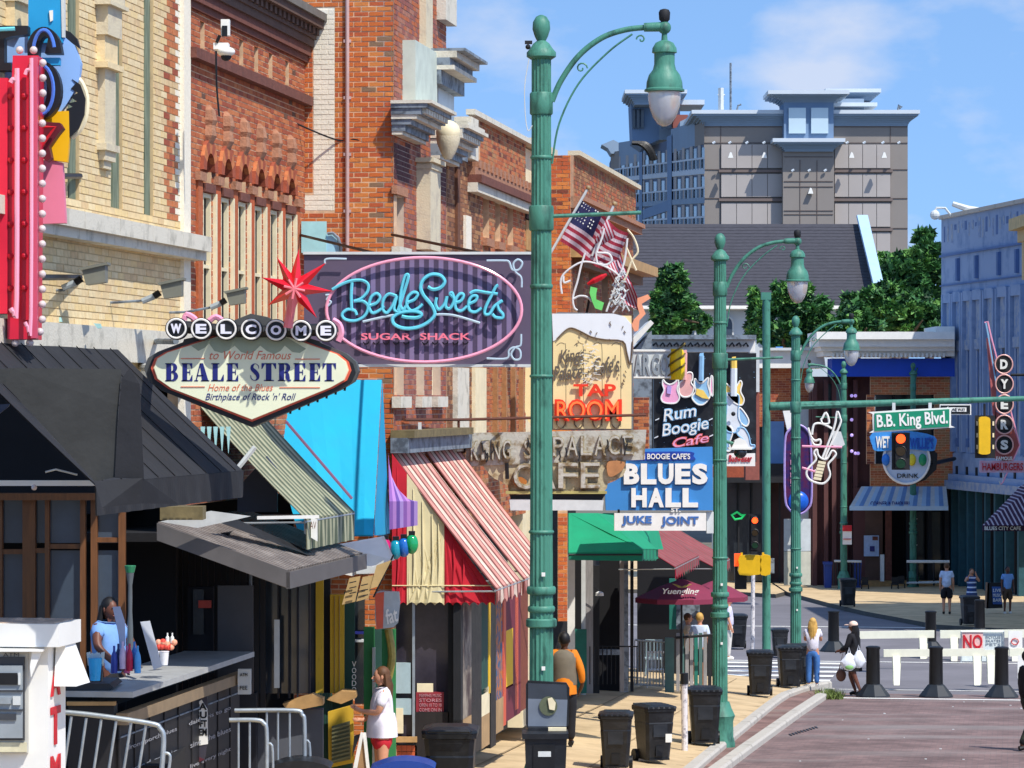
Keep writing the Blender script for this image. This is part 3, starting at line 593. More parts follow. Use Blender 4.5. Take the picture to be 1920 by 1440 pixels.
# white cornice with steps and dentils
for (y0, y1, o) in ((622, 636, 1.2), (636, 650, .9), (650, 658, .6), (658, 668, .35)): MB().pr(1548 - o * 14, y0, 1790, y1, 137.6 - o, 3 + o).build('cornice', M['white'], cb)
for i in range(27): MB().pr(1560 + i * 8, 662, 1564 + i * 8, 670, 137.1, .5).build('dentil', M['white'], cb)
MB().pr(1755, 612, 1790, 626, 137, 4).build('cornice_block', M['white'], cb)
mar = mat('maroon_side_shade', '#5a3936', .85, .15, 1.2)  # darkened maroon: the receding side's shade is put into its colour
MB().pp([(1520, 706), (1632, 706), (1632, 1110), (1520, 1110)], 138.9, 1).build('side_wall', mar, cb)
for x in (1524, 1545, 1560, 1582, 1600): MB().pr(x, 712, x + 8, 1108, 138.5, .5).build('pilaster', mar, cb)
MB().pr(1545, 720, 1585, 860, 138.75, .2).build('window', M['glass'], cb)
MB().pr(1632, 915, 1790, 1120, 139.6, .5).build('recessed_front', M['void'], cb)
for (x0, x1, m) in ((1600, 1622, mar), (1622, 1655, mat('brown_shop_wall', '#5a443a', .8, .2, 2)), (1660, 1672, M['brownstone']), (1700, 1706, M['dark']), (1740, 1748, M['dark']), (1772, 1780, M['dark'])): MB().pr(x0, 915, x1, 1108, 138.4, .6).build('pier', m, cb)
for x in (1722, 1758, 1800): MB().pr(x - 12, 960, x + 12, 1100, 139.2, .2).build('door', M['glass'], cb)
MB().pr(1600, 1090, 1785, 1108, 137.6, .9).build('step', M['woodl'], cb)
for i in range(3):
    MB().pr(1528 + 0, 880 + 0, 1530, 882, 138.2, .1).build('lamp', M['white'], cb) if i == 0 else None
for (x, y) in ((1597, 742), (1604, 742), (1597, 787), (1597, 816), (1597, 846), (1604, 850), (1609, 850)): MB().sph(W(x, y, 138.3), .07, 8, 5).build('string_bulb', mat('purple_bulb', '#b8a0e8', .3, emit=.5), cb)
aw = thing('awning', 'pale blue and white corrugated awning lettered under the round drink sign', 'awning', W(1690, 957, 136.5))
nr = 22
for i in range(nr):
    xa0, xa1 = 1615 + (1774 - 1615) * i / nr, 1615 + (1774 - 1615) * (i + 1) / nr; xb0, xb1 = 1593 + (1778 - 1593) * i / nr, 1593 + (1778 - 1593) * (i + 1) / nr
    MB().prism([W(xa0, 912, 137.6), W(xa1, 912, 137.6), W(xb1, 950, 136), W(xb0, 950, 136)], Vector((0, .02, -.04 if i % 2 else -.09))).build('roof_sheet', (M['greyw'], mat('awning_blue', '#6f95c0', .5, .1, 3), MATS['pale_blue_trim'])[(i * 5) % 3], aw)
va = MB(); va.pr(1593, 949, 1778, 957, 136, .08); va.build('valance', MATS['pale_blue_trim'], aw); lt = MB(); put_text(lt, 'CORNER & DAIQUIRI', (1632, 940, 1705, 949), 136.2, .03, offset=.02); lt.build('lettering', M['navy'], aw)
# poster, post, rail, chairs in front
ps = thing('poster', 'pale blue notice poster on the brown shop wall', 'poster', W(1634, 1045, 138.2)); MB().pr(1620, 1004, 1648, 1043, 138.2, .05).build('sheet', mat('poster_blue', '#a9bede', .6, .15, 8), ps); MB().pr(1636, 1006, 1646, 1013, 138.15, .03).build('mark', M['brownstone'], ps); MB().pr(1631, 1024, 1640, 1034, 138.15, .03).build('mark', M['navy'], ps)
pw = thing('post', 'short pale grey service post by the shop door', 'post', W(1655, 1090, 137)); MB().pr(1651, 1040, 1658, 1090, 137, .2).build('pipe', M['greyw'], pw)
rl = thing('railing', 'black patio railing with white top bar before the dark shopfront', 'railing', W(1740, 1090, 136.5))
MB().pt([(1700, 1053), (1780, 1053)], 136.5, .06, 6).build('top_rail', M['white'], rl); MB().pt([(1700, 1093), (1780, 1091)], 136.5, .05, 6).build('bottom_rail', M['greyw'], rl)
for x in (1702, 1720, 1751, 1778): MB().pt([(x, 1053), (x, 1098)], 136.5, .04, 6).build('upright', M['dark'], rl)
cf = thing('railing', 'dark metal patio railing left of the poster', 'railing', W(1590, 1100, 136)); MB().pt([(1564, 1052), (1615, 1053)], 136, .05, 6).build('top_rail', M['greyw'], cf)
for x in range(1564, 1618, 6): MB().pt([(x, 1053), (x, 1098)], 136, .03, 5).build('upright', M['dark'], cf)
for (x, l_) in ((1608, 'blue recycling bin standing behind the fourth street lamp'), (1553, 'blue plastic bin at the shop wall left of the railing')):
    bb = thing('recycling_bin', l_, 'bin', W(x, 1100, 136.8)); MB().pp([(x - 7, 1058), (x + 7, 1058), (x + 6, 1102), (x - 6, 1102)], 136.8, .5).build('body', mat('blue_plastic', '#1c3f8c', .4, .1, 5), bb); MB().pr(x - 8, 1054, x + 8, 1059, 136.7, .6).build('lid', MATS['blue_plastic'], bb)
def chair_far(x, y, Y, l_):
    c = thing('patio_chair', l_, 'chair', W(x, y, Y)); MB().pr(x - 6, y - 24, x + 6, y - 10, Y + .3, .05).build('backrest', M['black'], c); MB().pr(x - 6, y - 11, x + 6, y - 9, Y, .4).build('seat', M['black'], c)
    for a in (-6, 6): MB().pt([(x + a, y - 10), (x + a * 1.1, y)], Y, .025, 5).build('leg', M['black'], c); MB().pt([(x + a, y - 10), (x + a * 1.1, y - 1)], Y + .35, .025, 5).build('leg', M['black'], c)
chair_far(1622, 1106, 135.5, 'black metal chair nearest the poster'); chair_far(1678, 1106, 135.5, 'black metal chair between the grey post and the fifth lamp'); chair_far(1690, 1104, 136, 'black metal chair tucked against the fifth lamp base')
# ---------------------------------------------------------------- blue painted building on the right
bl = thing('blue_building', 'tall peeling blue painted building with arched window bays on the right', 'building', (17.6, 140, -1.2))
bb1 = mat('blue_peeling', '#8b9fbd', .88, .1, 1.2, col2='#6c86aa', thr=(.5, .7), bump=.3, bscale=6); bb2 = mat('blue_bare', '#98a2b0', .88, .15, 3, col2='#768cb0', thr=(.45, .6)); bb3 = mat('blue_deep', '#56719e', .85, .12, 2)
P0 = Vector((17.61, 140, 0)); P1 = Vector((19.35, 127, 0)); BD = (P1 - P0).normalized(); BN = Vector((BD.y, -BD.x, 0)); 
if BN.y > 0 and BN.x > 0: BN = -BN
BN = Vector((-abs(BD.y), -abs(BD.x), 0)).normalized()
def bs(px):
    r = (px - 960) / F; return (r * P0.y - P0.x) / (BD.x - r * BD.y)
def bz(py, px): return CH + (HY - py) / F * (P0 + BD * bs(px)).y
def bbox_(px0, px1, z0, z1, proud, mi_, name, parent=bl, back=.3):
    a0, a1 = bs(px0), bs(px1); return MB().obox(P0 + BD * ((a0 + a1) / 2) + BN * ((proud - back) / 2) + Z * ((z0 + z1) / 2), BD * ((a1 - a0) / 2), BN * ((proud + back) / 2), Z * ((z1 - z0) / 2)).build(name, mi_, parent)
zt = bz(412, 1765); zb = bz(917, 1800)
bbox_(1765, 1935, zb, zt, 0, bb1, 'wall', back=8)
# end wall closing the block behind
bbox_(1765, 1935, zt, zt + .16, .12, M['kerb'], 'coping', back=8)
for i in range(24):
    px = 1770 + i * 6.5; bbox_(px, px + ru(2, 4), zt - ru(.5, 1.2), zt - ru(.2, .4), .012, bb2 if i % 3 else bb3, 'peeled_patch')
bbox_(1765, 1935, zt - 1.55, zt - 1.47, .10, bb3, 'string_course'); bbox_(1765, 1935, zt - 2.75, zt - 2.70, .08, bb3, 'string_course')
for px in (1797, 1832, 1874, 1908): bbox_(px, px + 3, zt - 2.6, zt - 1.7, .14, bb3, 'bracket')
bays = [1775, 1793, 1812, 1830, 1852, 1876, 1902]; 
for i, px in enumerate(bays):
    w = 11 + i * .9; z1 = zt - 3.1; z0 = zb + 1.5
    bbox_(px - 3, px - .6, z0, z1, .17, bb1, 'pilaster'); bbox_(px + w + .6, px + w + 3, z0, z1, .17, bb1, 'pilaster')
    bbox_(px - .6, px + w + .6, z1 - .35, z1 + .05, .15, bb1, 'arch')
    bbox_(px + 1, px + w - 1, z1 - 2.2, z1 - .35, .03, bb2, 'arch_panel'); bbox_(px + 2.5, px + w - 2, z1 - 2.3, z1 - 1.9, .13, bb2, 'keystone')
    bbox_(px + 3.4, px + w - 4.5, z1 - 7.0, z1 - 2.3, .02, bb2, 'window_recess'); bbox_(px + 4.5, px + 5.6, z1 - 5.9, z1 - 2.35, .05, bb3, 'downstand')
    bbox_(px + 3, px + 6, z1 - 7.3, z1 - 6.95, .10, M['dark'], 'anchor_plate'); bbox_(px + 3, px + 7, z0 + .2, z0 + .55, .10, bb3, 'anchor_plate')
    bbox_(px - 1, px + w, z0 + 4.2, z0 + 4.45, .07, bb2, 'sill'); bbox_(px + 1, px + w - 1, z0 + .7, z0 + 4.2, .02, bb2, 'lower_recess')
bbox_(1765, 1935, zb + .35, zb + .6, .25, bb1, 'cornice'); bbox_(1765, 1935, zb, zb + .35, .4, bb2, 'lintel'); bbox_(1765, 1935, zb + .6, zb + 1.45, .06, bb1, 'signboard')
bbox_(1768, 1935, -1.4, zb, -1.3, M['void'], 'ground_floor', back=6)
tealc = mat('teal_iron', '#2b5560', .6, .2, 4)
for px in (1783, 1797, 1813, 1829, 1846, 1864, 1884, 1908): bbox_(px, px + 3.2, -1.2, zb, .02, tealc, 'column', back=.3)
for i in range(9): bbox_(1790 + i * 15, 1791 + i * 15, -1.2, zb, -1.0, M['dark'], 'mullion', back=.15)
for (y0, y1, Yw) in ((395, 392, 131.5),):
    m_ = MB(); m_.tube([W(1784, 405, 138), W(1772, 390, 138), W(1756, 390, 138), W(1752, 397, 138)], .05, 6).sph(W(1753, 403, 138), .2, 10, 7); m_.build('roof_camera', M['greyw'], bl)
MB().tube([W(1786, 382, 136), W(1815, 392, 136), W(1840, 392, 136)], [.1, .14, .06], 6).build('roof_pipe', M['greyw'], bl)
tb = thing('tan_building', 'tan stone building whose carved cornice pokes in at the right edge', 'building', (23, 110, -1))
MB().box(18.2, 34, 104, 117, -1.2, 12.6).build('wall', M['stone'], tb)
gold = mat('gold_stone', '#c9ad76', .7, .2, 5, bump=.4)
for (y0, y1, o) in ((12.3, 12.7, 1.15), (11.9, 12.3, .85), (11.3, 11.9, .55), (10.9, 11.3, .3)): MB().box(18.2 - o, 18.2, 103.5, 117.2, y0, y1).build('cornice', gold, tb)
for i in range(6): MB().box(17.4, 18.2, 105 + i * 2.2, 105.5 + i * 2.2, 10.6, 11.9).build('bracket', gold, tb)
sa = thing('awning', 'purple and white pinstriped awning at the right edge over the dark arcade', 'awning', W(1890, 1000, 122))
stp = stripes('awning_pinstripe', [(.3, '#cfc4cc'), (.7, '#4a2a48')], .28, (.12, .99, .0))
MB().prism([W(1842, 985, 122), W(1935, 985, 119), W(1960, 896, 119), W(1915, 910, 122)], Vector((0, .05, 0))).build('cloth', stripes('awning_pin2', [(.35, '#b9aebb'), (.65, '#3f2844')], .13, (1, 0, .35)), sa)
MB().pr(1842, 985, 1935, 996, 121.5, .06).build('valance', mat('plum_cloth', '#3b2540', .8), sa); lt = MB(); put_text(lt, 'BLUES CITY CAFE', (1846, 987, 1914, 994), 121.4, .02, offset=.02); lt.build('lettering', M['white'], sa)
# ================================================================ LEFT SIDE BUILDINGS
TA = 9.3; TC = 8.1
def fw(T, px0, px1, m, y0, y1, proud, back, name, parent, mb=None):   # box on facade, heights read at the middle column
    s0, s1 = s_at(px0, T), s_at(px1, T); sm = s_at((px0 + px1) / 2, T); b = mb or MB()
    b.fbox(T, s0, s1, z_at(y1, sm, T), z_at(y0, sm, T), proud, back)
    return b if mb else b.build(name, m, parent)
def fpoly(T, pts, proud, th, m, name, parent):
    mb = MB(); mb.prism([FP(x, y, T) + V * proud for x, y in pts], -V * th); return mb.build(name, m, parent)
# ---- A: cream brick building
A = thing('cream_building', 'cream brick building with weathered green boards in tall recesses behind the neon tower', 'building', S(33, -TA, 1.4))
sA0, sA1 = 26.0, s_at(349, TA)
zled = z_at(468, s_at(349, TA), TA)          # ledge level
holesA = []
for (a, b) in ((126, 148), (207, 229), (269, 287)): holesA.append((s_at(a, TA) - sA0, s_at(b, TA) - sA0, zled + .3, 13.5))
def zA(a, z):
    px = 0; s = s_at(310, TA) - sA0; e = s_at(329, TA) - sA0
    if z > zled + .3 and s < a < e: return random.choice((5, 5, 3, 4))
    if z > zled + .3 and a >= e: return 6
    return None
zA.n = 4; zA.w = (4, 3, 3, 1)
class ZF:
    def __init__(s, f, n, w): s.f = f; s.n = n; s.w = w
    def __call__(s, a, z): return s.f(a, z)
brick_wall(A, S(sA0, -TA, 0), U, V, sA1 - sA0, z_at(605, s_at(150, TA), TA) - .4, 12.2, [M['c1'], M['c2'], M['c3'], M['c4'], M['b2'], M['b4'], M['pw']], mat('mortar_cream', '#c2ab82', .95, .15, 9), holesA,
           bw=.26, bh=.074, single=300, zone=ZF(zA, 4, (4, 3, 3, 1)), pos=lambda x, y: x > 70)
for i, (a, b) in enumerate(((126, 148), (207, 229), (269, 287))):
    k = 3
    for j in range(k):
        s0, s1 = s_at(a, TA), s_at(b, TA); w = (s1 - s0) / k
        MB().fbox(TA, s0 + j * w, s0 + (j + 1) * w - .015, zled + .3, 13.5, -.03 + (j % 2) * .01, .16).build('board', M['board'], A)
# stone ledge in lengths
for i in range(9):
    s0 = sA0 + (sA1 - sA0 + .25) * i / 9; s1 = sA0 + (sA1 - sA0 + .25) * (i + 1) / 9 - .012
    mb = MB(); mb.fbox(TA, s0, s1, zled - .02, zled + .15, .24, .02); mb.fbox(TA, s0, s1, zled - .12, zled - .02, .18, .02); mb.build('ledge_block', M['stone_w'], A)
# carved pendants on the second pier
for (px, yt) in ((193, 8), (25, -60)):
    sc = s_at(px, TA); zt_ = z_at(yt, sc, TA)
    for (dz0, dz1, w, pr) in ((0, .30, .46, .30), (-.04, 0, .52, .36), (-.34, -.04, .40, .26), (-.62, -.34, .36, .18), (-.68, -.62, .46, .28), (-1.45, -.68, .30, .16), (-1.52, -1.45, .38, .22), (-1.62, -1.52, .30, .16), (-1.70, -1.62, .20, .1)):
        pr *= .5; w *= .7; MB().fbox(TA, sc - w, sc + w, zt_ + dz0, zt_ + dz1, pr, .0).build('pendant_block', M['stone'] if dz0 > -.5 or dz0 < -1.4 else M['c3'], A)
MB().fbox(TA, sA1 - .3, sA1 + .02, 5.4, 13.5, .05, .02).build('quoin', M['pw'], A)
zfl = z_at(626, s_at(330, TA), TA)
MB().fbox(TA, sA0, sA1 + .2, zfl - .35, zfl, .22, .3).build('fascia', M['stone_w'], A); MB().fbox(TA, sA0, sA1 + .2, zfl - .5, zfl - .35, .12, .3).build('fascia_lower', M['cream'], A)
# ---- B: red brick building
B = thing('red_brick_building', 'red brick building with tall narrow arched bays, stone keystones and dark corbelled cornice', 'building', S(40, -TA, 1.3))
sB0, sB1 = sA1 + .01, s_at(571, TA); zB1 = z_at(30, s_at(565, TA), TA)
cent = [s_at(388, TA), s_at(541, TA)]; nb = 6; SB = [cent[0] + (cent[1] - cent[0]) * i / (nb - 1) for i in range(nb)]; ow = .21
zar = z_at(300, s_at(430, TA), TA); zbt = z_at(640, s_at(430, TA), TA); zsp = z_at(372, s_at(430, TA), TA)
hB = []
for s in SB: hB += [(s - ow - sB0, s + ow - sB0, zsp + .10, zar), (s - ow - sB0, s + ow - sB0, zbt, zsp)]
vents = [s_at(379, TA), s_at(452, TA), s_at(480, TA), s_at(507, TA), s_at(538, TA)]
zv1 = z_at(72, s_at(452, TA), TA); zv0 = z_at(124, s_at(452, TA), TA)
for s in vents: hB.append((s - .11 - sB0, s + .11 - sB0, zv0, zv1))
zB1 = z_at(197, s_at(565, TA), TA) + 1.15
brick_wall(B, S(sB0, -TA, 0), U, V, sB1 - sB0, 5.3, zB1 - .1, [M['b1'], M['b2'], M['b4'], M['b5']], M['mortar'], hB, single=300, zone=ZF(lambda a, z: None, 4, (6, 4, 3, .15)), bw=.205, bh=.068, gap=.015)
MB().fbox(TA, sB0, sB1, 5.2, zB1, -.9, 5).build('core', M['void'], B)
for s in vents: MB().fbox(TA, s - .11, s + .11, zv0, zv1, -.15, .16).build('vent', M['void'], B); MB().fbox(TA, s - .13, s + .13, zv0 - .04, zv0, .03, .05).build('vent_sill', M['terra'], B)
for i, s in enumerate(SB):
    MB().fbox(TA, s - ow, s + ow, zsp + .10, zar, -.35, .36).build('arch_recess', M['void'], B)
    fwindow(B, TA, s - ow + .005, s + ow - .005, zbt, zsp - .01, M['cream'], M['void'], rec=.07, fr=.05)
    mb = MB()   # arch ring of voussoirs above the opening, and the soffit that closes the square corners
    for k in range(7):
        a0, a1 = math.pi * k / 7, math.pi * (k + 1) / 7; c = S(s, -TA, zar - ow); r0, r1 = ow, ow + .16
        q = [c + U * (r * math.cos(a)) + Z * (r * math.sin(a)) for r, a in ((r0, a0), (r1, a0), (r1, a1), (r0, a1))]
        MB().prism([x + V * .05 for x in q], -V * .06).build('voussoir', M['b4'] if k % 2 else M['b2'], B)
    for sg in (-1, 1):
        q = [S(s + sg * ow, -TA, zar - ow)] + [S(s + sg * ow * math.cos(a * math.pi / 10), -TA, zar - ow + ow * math.sin(a * math.pi / 10)) for a in range(1, 6)] + [S(s + sg * ow, -TA, zar)]
        MB().prism(q, -V * .2).build('arch_corner', M['b2'], B)
    # carved keystone hanging out over the arch
    kz = zar + .12; kb = MB(); pr_ = [(-.12, .02, .05), (-.02, .04, .10), (.08, .09, .13), (.20, .08, .10), (.26, .10, .12), (.38, .08, .10), (.44, .03, .04)]
    ring = [[S(s + x, -TA + y, kz + dz) for x, y in ((-w, -.05), (-w * .9, pj), (0, pj * 1.18), (w * .9, pj), (w, -.05))] for dz, pj, w in pr_]
    vs = [v for r in ring for v in r]; fs = [(a * 5 + b, a * 5 + b + 1, (a + 1) * 5 + b + 1, (a + 1) * 5 + b) for a in range(len(ring) - 1) for b in range(4)] + [(4, 3, 2, 1, 0), tuple(30 + k for k in range(5))]
    kb.add(vs, fs).build('keystone', M['terra'], B)
    MB().fbox(TA, s - ow - .05, s + ow + .05, zsp - .0, zsp + .10, .05, .1).build('lintel', M['brownstone'], B)
for i in range(nb + 1):
    d = SB[1] - SB[0]; s = SB[0] - d / 2 + d * i
    MB().fbox(TA, s - .11, s + .11, zbt, zar - .35, .035, .0).build('pilaster', M['o2'] if i % 2 else M['b1'], B)
    MB().fbox(TA, s - .16, s + .16, zar - .35, zar - .25, .07, .0).build('pilaster_cap', M['terra'], B)
    MB().fbox(TA, s - .19, s - .13, zbt, zsp, .05, .0).build('downpipe', M['cream'], B) if i else None
zsc = z_at(197, s_at(565, TA), TA)
MB().fbox(TA, sB0, sB1, zsc, zsc + .12, .12, 0).build('string_course', M['brownstone'], B)
# corbelled cornice in courses
for (a, b, p_) in ((.58, .66, .05), (.66, .78, .09), (.78, .88, .13), (.88, .93, .16)):
    MB().fbox(TA, sB0, sB1 + .05 + p_ * .3, zsc + a, zsc + b, p_, .05).build('cornice_course', M['brownstone'] if a < .7 else M['cornice_d'], B)
for i in range(26): s = sB0 + .12 + i * .262; (MB().fbox(TA, s, s + .13, zsc + .93, zsc + 1.02, .2, 0).build('corbel', M['cornice_d'], B)) if s < sB1 else None
MB().fbox(TA, sB0, sB1 + .12, zsc + 1.02, zsc + 1.12, .26, .05).build('cornice_top', M['cornice_d'], B); MB().fbox(TA, sB0, sB1 + .16, zsc + 1.12, zsc + 1.22, .3, .05).build('coping', mat('slate_coping', '#6c675f', .8, .2, 5), B)
# ---- C: corner-return brick building (side wall faces the camera)
C = thing('tall_brick_building', 'tall orange brick building whose bright side wall with white painted strip faces us', 'building', S(45, -TC, 1.0))
sC = sB1 + .02; sC1 = s_at(836, TC)
Ysw = sC * CA + TA * SA
O_ = S(sC, -TA - .15, 0); Lw = TA + .15 - TC
def pxa(a, z):     # picture position of a place on the side wall
    p = O_ + V * a; return 960 + p.x / p.y * F, HY - (z - CH) / p.y * F
def zC(a, z):
    x, y = pxa(a, z)
    if (588 < x < 628 and 15 < y < 395) or (567 < x < 628 and 364 < y < 395): return 4
    return None
ax = lambda x: W(x, 0, Ysw).x * CA - Ysw * SA + TA + .15
az = lambda y: W(0, y, Ysw).z
wz = [(ax(588), ax(629), az(366), az(15)), (ax(566), ax(629), az(395), az(366))]
for h in wz: brick_wall(C, O_ + V * h[0] + U * .002, V, -U, h[1] - h[0], h[2], h[3], [M['pw']], M['pw'], bw=.203, bh=.0665, proud=.006, gap=.012)
brick_wall(C, O_, V, -U, Lw, 1.2, 13.2, [M['o1'], M['o2'], M['o3'], M['o4']], M['mortar'], wz, single=300, zone=ZF(lambda a, z: None, 4, (7, 4, 4, .35)), bw=.203, bh=.0665, proud=.006, gap=.016)
mb = MB(); a_ = W(652, 0, Ysw).x; mb.tube([Vector((a_, Ysw - .12, W(0, 472, Ysw).z)), Vector((a_, Ysw - .12, 13.2))], .026, 8)
for k in range(6): mb.obox(Vector((a_, Ysw - .08, 9 + k * .75)), Vector((.05, 0, 0)), Vector((0, .04, 0)), Vector((0, 0, .02)))
mb.build('conduit', mat('conduit_pink', '#b99a94', .5, .1, 5), C)
mb = MB(); mb.tube(catmull([W(700, 285, Ysw - .1), W(670, 262, Ysw - .1), W(630, 262, Ysw - .1), W(556, 232, Ysw - .5)], 5), .012, 5).build('cable', M['dark'], C)
# front face of C
zC0 = 4.6; hC = []
wins = [(s_at(737, TC) - .02, s_at(757, TC), z_at(463, s_at(747, TC), TC), z_at(368, s_at(747, TC), TC)), (s_at(804, TC), s_at(822, TC), z_at(475, s_at(812, TC), TC), z_at(395, s_at(812, TC), TC)),
        (s_at(737, TC), s_at(757, TC), z_at(742, s_at(747, TC), TC), z_at(640, s_at(747, TC), TC)), (s_at(778, TC), s_at(795, TC), z_at(742, s_at(785, TC), TC), z_at(640, s_at(785, TC), TC)), (s_at(808, TC), s_at(826, TC), z_at(742, s_at(815, TC), TC), z_at(640, s_at(815, TC), TC))]
for w in wins: hC.append((w[0] + .08 - sC, w[1] - sC, w[2], w[3]))
zpl = [(s_at(735, TC), s_at(768, TC), 270, 340), (s_at(803, TC), s_at(843, TC), 300, 370)]  # zones of darker plum brick that paint in the cornices' cast shadow
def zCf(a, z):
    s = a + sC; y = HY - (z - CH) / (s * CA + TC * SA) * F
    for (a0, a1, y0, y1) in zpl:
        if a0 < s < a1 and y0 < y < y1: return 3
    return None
brick_wall(C, S(sC, -TC, 0), U, V, sC1 - sC, zC0, 13.2, [M['p1'], M['p3'], M['b1'], mat('plum_painted_shadow', '#52292c', .8, .15, 8)], mat('mortar_pale', '#b9a595', .95, .1, 9), hC, zone=ZF(zCf, 3, (4, 3, 3)))
MB().fbox(TC, sC + .3, sC1, 1, 13.1, -.3, 6).build('core', M['void'], C)
for w in wins:
    fwindow(C, TC, w[0] + .085, w[1] - .005, w[2] + .01, w[3] - .01, M['cream'], M['glassb'], rec=.18, fr=.1)
    MB().fbox(TC, w[0] + .02, w[1] + .06, w[2] - .16, w[2] - .01, .10, .02).build('sill', M['stone_w'], C)
    MB().fbox(TC, w[0] + .02, w[1] + .06, w[3] + .01, w[3] + .12, .05, .02).build('lintel', M['terra'], C)
# cream pilaster with ball finial
sp_ = s_at(790, TC); w_ = .42
MB().fbox(TC, sp_ - w_, sp_ + w_, z_at(470, sp_, TC), z_at(300, sp_, TC), .20, 0).build('pilaster', M['stone'], C)
for (y, w, p_) in ((300, .5, .26), (312, .44, .22)): z_ = z_at(y, sp_, TC); MB().fbox(TC, sp_ - w, sp_ + w, z_ - .06, z_, p_, 0).build('pilaster_cap', M['stone'], C)
bc = S(sp_ + .1, -TC + .36, z_at(252, sp_, TC)); mb = MB(); mb.sph(bc + Z * .03, (.17, .17, .17), 18, 12); mb.build('ball_finial', M['cream'], C, smooth=True)
mb = MB(); mb.lathe([(.05, -.34), (.10, -.26), (.155, -.12), (.165, -.06), (.165, -.02)], bc, 16); mb.build('ball_cup', M['stone'], C, smooth=True)
# dentilled bracket cornices either side and boxed pier
for (px0, px1, yt) in ((735, 779, 200), (806, 843, 243)):
    s0, s1 = s_at(px0, TC), s_at(px1, TC); sm = (s0 + s1) / 2
    for k, (y0, y1, p_, mt) in enumerate(((0, 6, .55, 'stone_w'), (6, 14, .48, 'zinc'), (14, 26, .40, 'zinc'), (26, 34, .34, 'stone_w'), (34, 44, .26, 'zinc'), (44, 56, .18, 'zinc'), (56, 62, .14, 'stone_w'))):
        MB().fbox(TC, s0 + .02 - (p_ * .25 if px0 < 800 else 0), s1 + p_ * .25, z_at(yt + y1, sm, TC), z_at(yt + y0, sm, TC), p_, 0).build('cornice_moulding', M[mt], C)
    for q in range(9): s = s0 + (s1 - s0) * q / 9; MB().fbox(TC, s, s + .14, z_at(yt + 24, sm, TC), z_at(yt + 8, sm, TC), .46, 0).build('dentil', M['stone_w'], C)
sq = s_at(776, TC); MB().fbox(TC, sq - .9, sq + .85, z_at(205, sq, TC), z_at(88, sq, TC), .18, 0).build('panel_box', mat('pale_grey_green', '#bcc6ba', .8, .12, 4), C)
MB().fbox(TC, sq + .4, sq + .95, z_at(88, sq, TC), 13.2, .10, 0).build('pilaster_upper', M['stone'], C)
s0 = s_at(795, TC); 
for k, (y0, y1, p_, mt) in enumerate(((105, 110, .58, 'zinc'), (110, 122, .46, 'stone_w'), (122, 136, .36, 'zinc'), (136, 144, .42, 'stone_w'), (144, 170, .24, 'zinc'))):
    MB().fbox(TC, s0, s_at(836, TC) + .2, z_at(y1, 47.8, TC), z_at(y0, 47.8, TC), p_, 0).build('cornice_moulding', M[mt], C)
MB().fbox(TC, s0 + .6, s_at(836, TC) + .12, z_at(238, 48, TC), z_at(120, 48, TC), .10, 0).build('pier_panel', mat('pale_blue_grey', '#c3cdd2', .8, .1, 4), C)
MB().fbox(TC, s_at(818, TC), s_at(836, TC) + .12, z_at(40, 48, TC), 13.2, .14, 0).build('pilaster_upper', M['stone_w'], C)
# ---- D: lower row (brown then orange brick) up to px 1000
D = thing('brown_brick_building', 'lower brown and orange brick building with parapet between the tall brick building and first lamp', 'building', S(54, -TC, .6))
sD0, sD1, sD2 = sC1 + .12, s_at(900, TC), s_at(985, TC)
ztD = z_at(247, s_at(850, TC), TC); ztD2 = z_at(240, s_at(925, TC), TC)
brick_wall(D, S(sD0, -TC, 0), U, V, sD1 - sD0, 4.6, z_at(290, s_at(870, TC), TC), [M['d1'], M['d2'], M['d3']], M['mortar_d'], zone=ZF(lambda a, z: None, 3, (3, 2, 2)))
hD = []; wd = []
for (a, b) in ((905, 917), (928, 938), (951, 962)):
    w = (s_at(a, TC), s_at(b, TC), z_at(455, s_at(935, TC), TC), z_at(366, s_at(935, TC), TC)); wd.append(w); hD.append((w[0] - sD1, w[1] - sD1, w[2], w[3]))
brick_wall(D, S(sD1, -TC, 0), U, V, sD2 - sD1, 4.6, ztD2, [M['b4'], M['b1'], M['d3'], M['b3']], M['mortar'], hD, zone=ZF(lambda a, z: None, 4, (4, 3, 3, 1)))
for w in wd:
    fwindow(D, TC, w[0] + .005, w[1] - .005, w[2] + .01, w[3] - .01, M['brownstone'], M['glass'], rec=.2, fr=.1)
    MB().fbox(TC, w[0] - .05, w[1] + .05, w[2] - .12, w[2], .08, 0).build('sill', M['terra'], D); MB().fbox(TC, w[0] - .05, w[1] + .05, w[3], w[3] + .1, .07, 0).build('lintel', M['terra'], D)
MB().fbox(TC, sD0, sD2, 1, ztD2 - .6, -.3, 6).build('core', M['void'], D)
for (a, b, y0, y1, p_, m_, nm) in ((838, 872, 236, 248, .3, 'stone_w', 'parapet_cap'), (840, 870, 248, 285, .06, 'stone_w', 'parapet'), (866, 880, 222, 300, .14, 'stone_w', 'pier'), (843, 862, 285, 300, .12, 'zinc', 'moulding')): fw(TC, a, b, M[m_], y0, y1, p_, .3, nm, D)
zD = lambda y, px: z_at(y, s_at(px, TC), TC)
for (dz0, dz1, p_, m_) in ((-1.16, -1.02, .16, 'stone_w'), (-1.02, -.9, .22, 'brownstone'), (-.9, -.78, .12, 'terra'), (0, .08, .12, 'stone_w')): MB().fbox(TC, s_at(876, TC), sD2 + .1, ztD2 + dz0, ztD2 + dz1, p_, .02).build('cornice_course', M[m_], D)
for i in range(16): s = s_at(880, TC) + .1 + i * .42; (MB().fbox(TC, s, s + .2, ztD2 - .78, ztD2 - .66, .14, 0).build('corbel', M['terra'], D)) if s < sD2 else None
fw(TC, 868, 878, M['pw'], 405, 470, .05, 0, 'painted_strip', D)
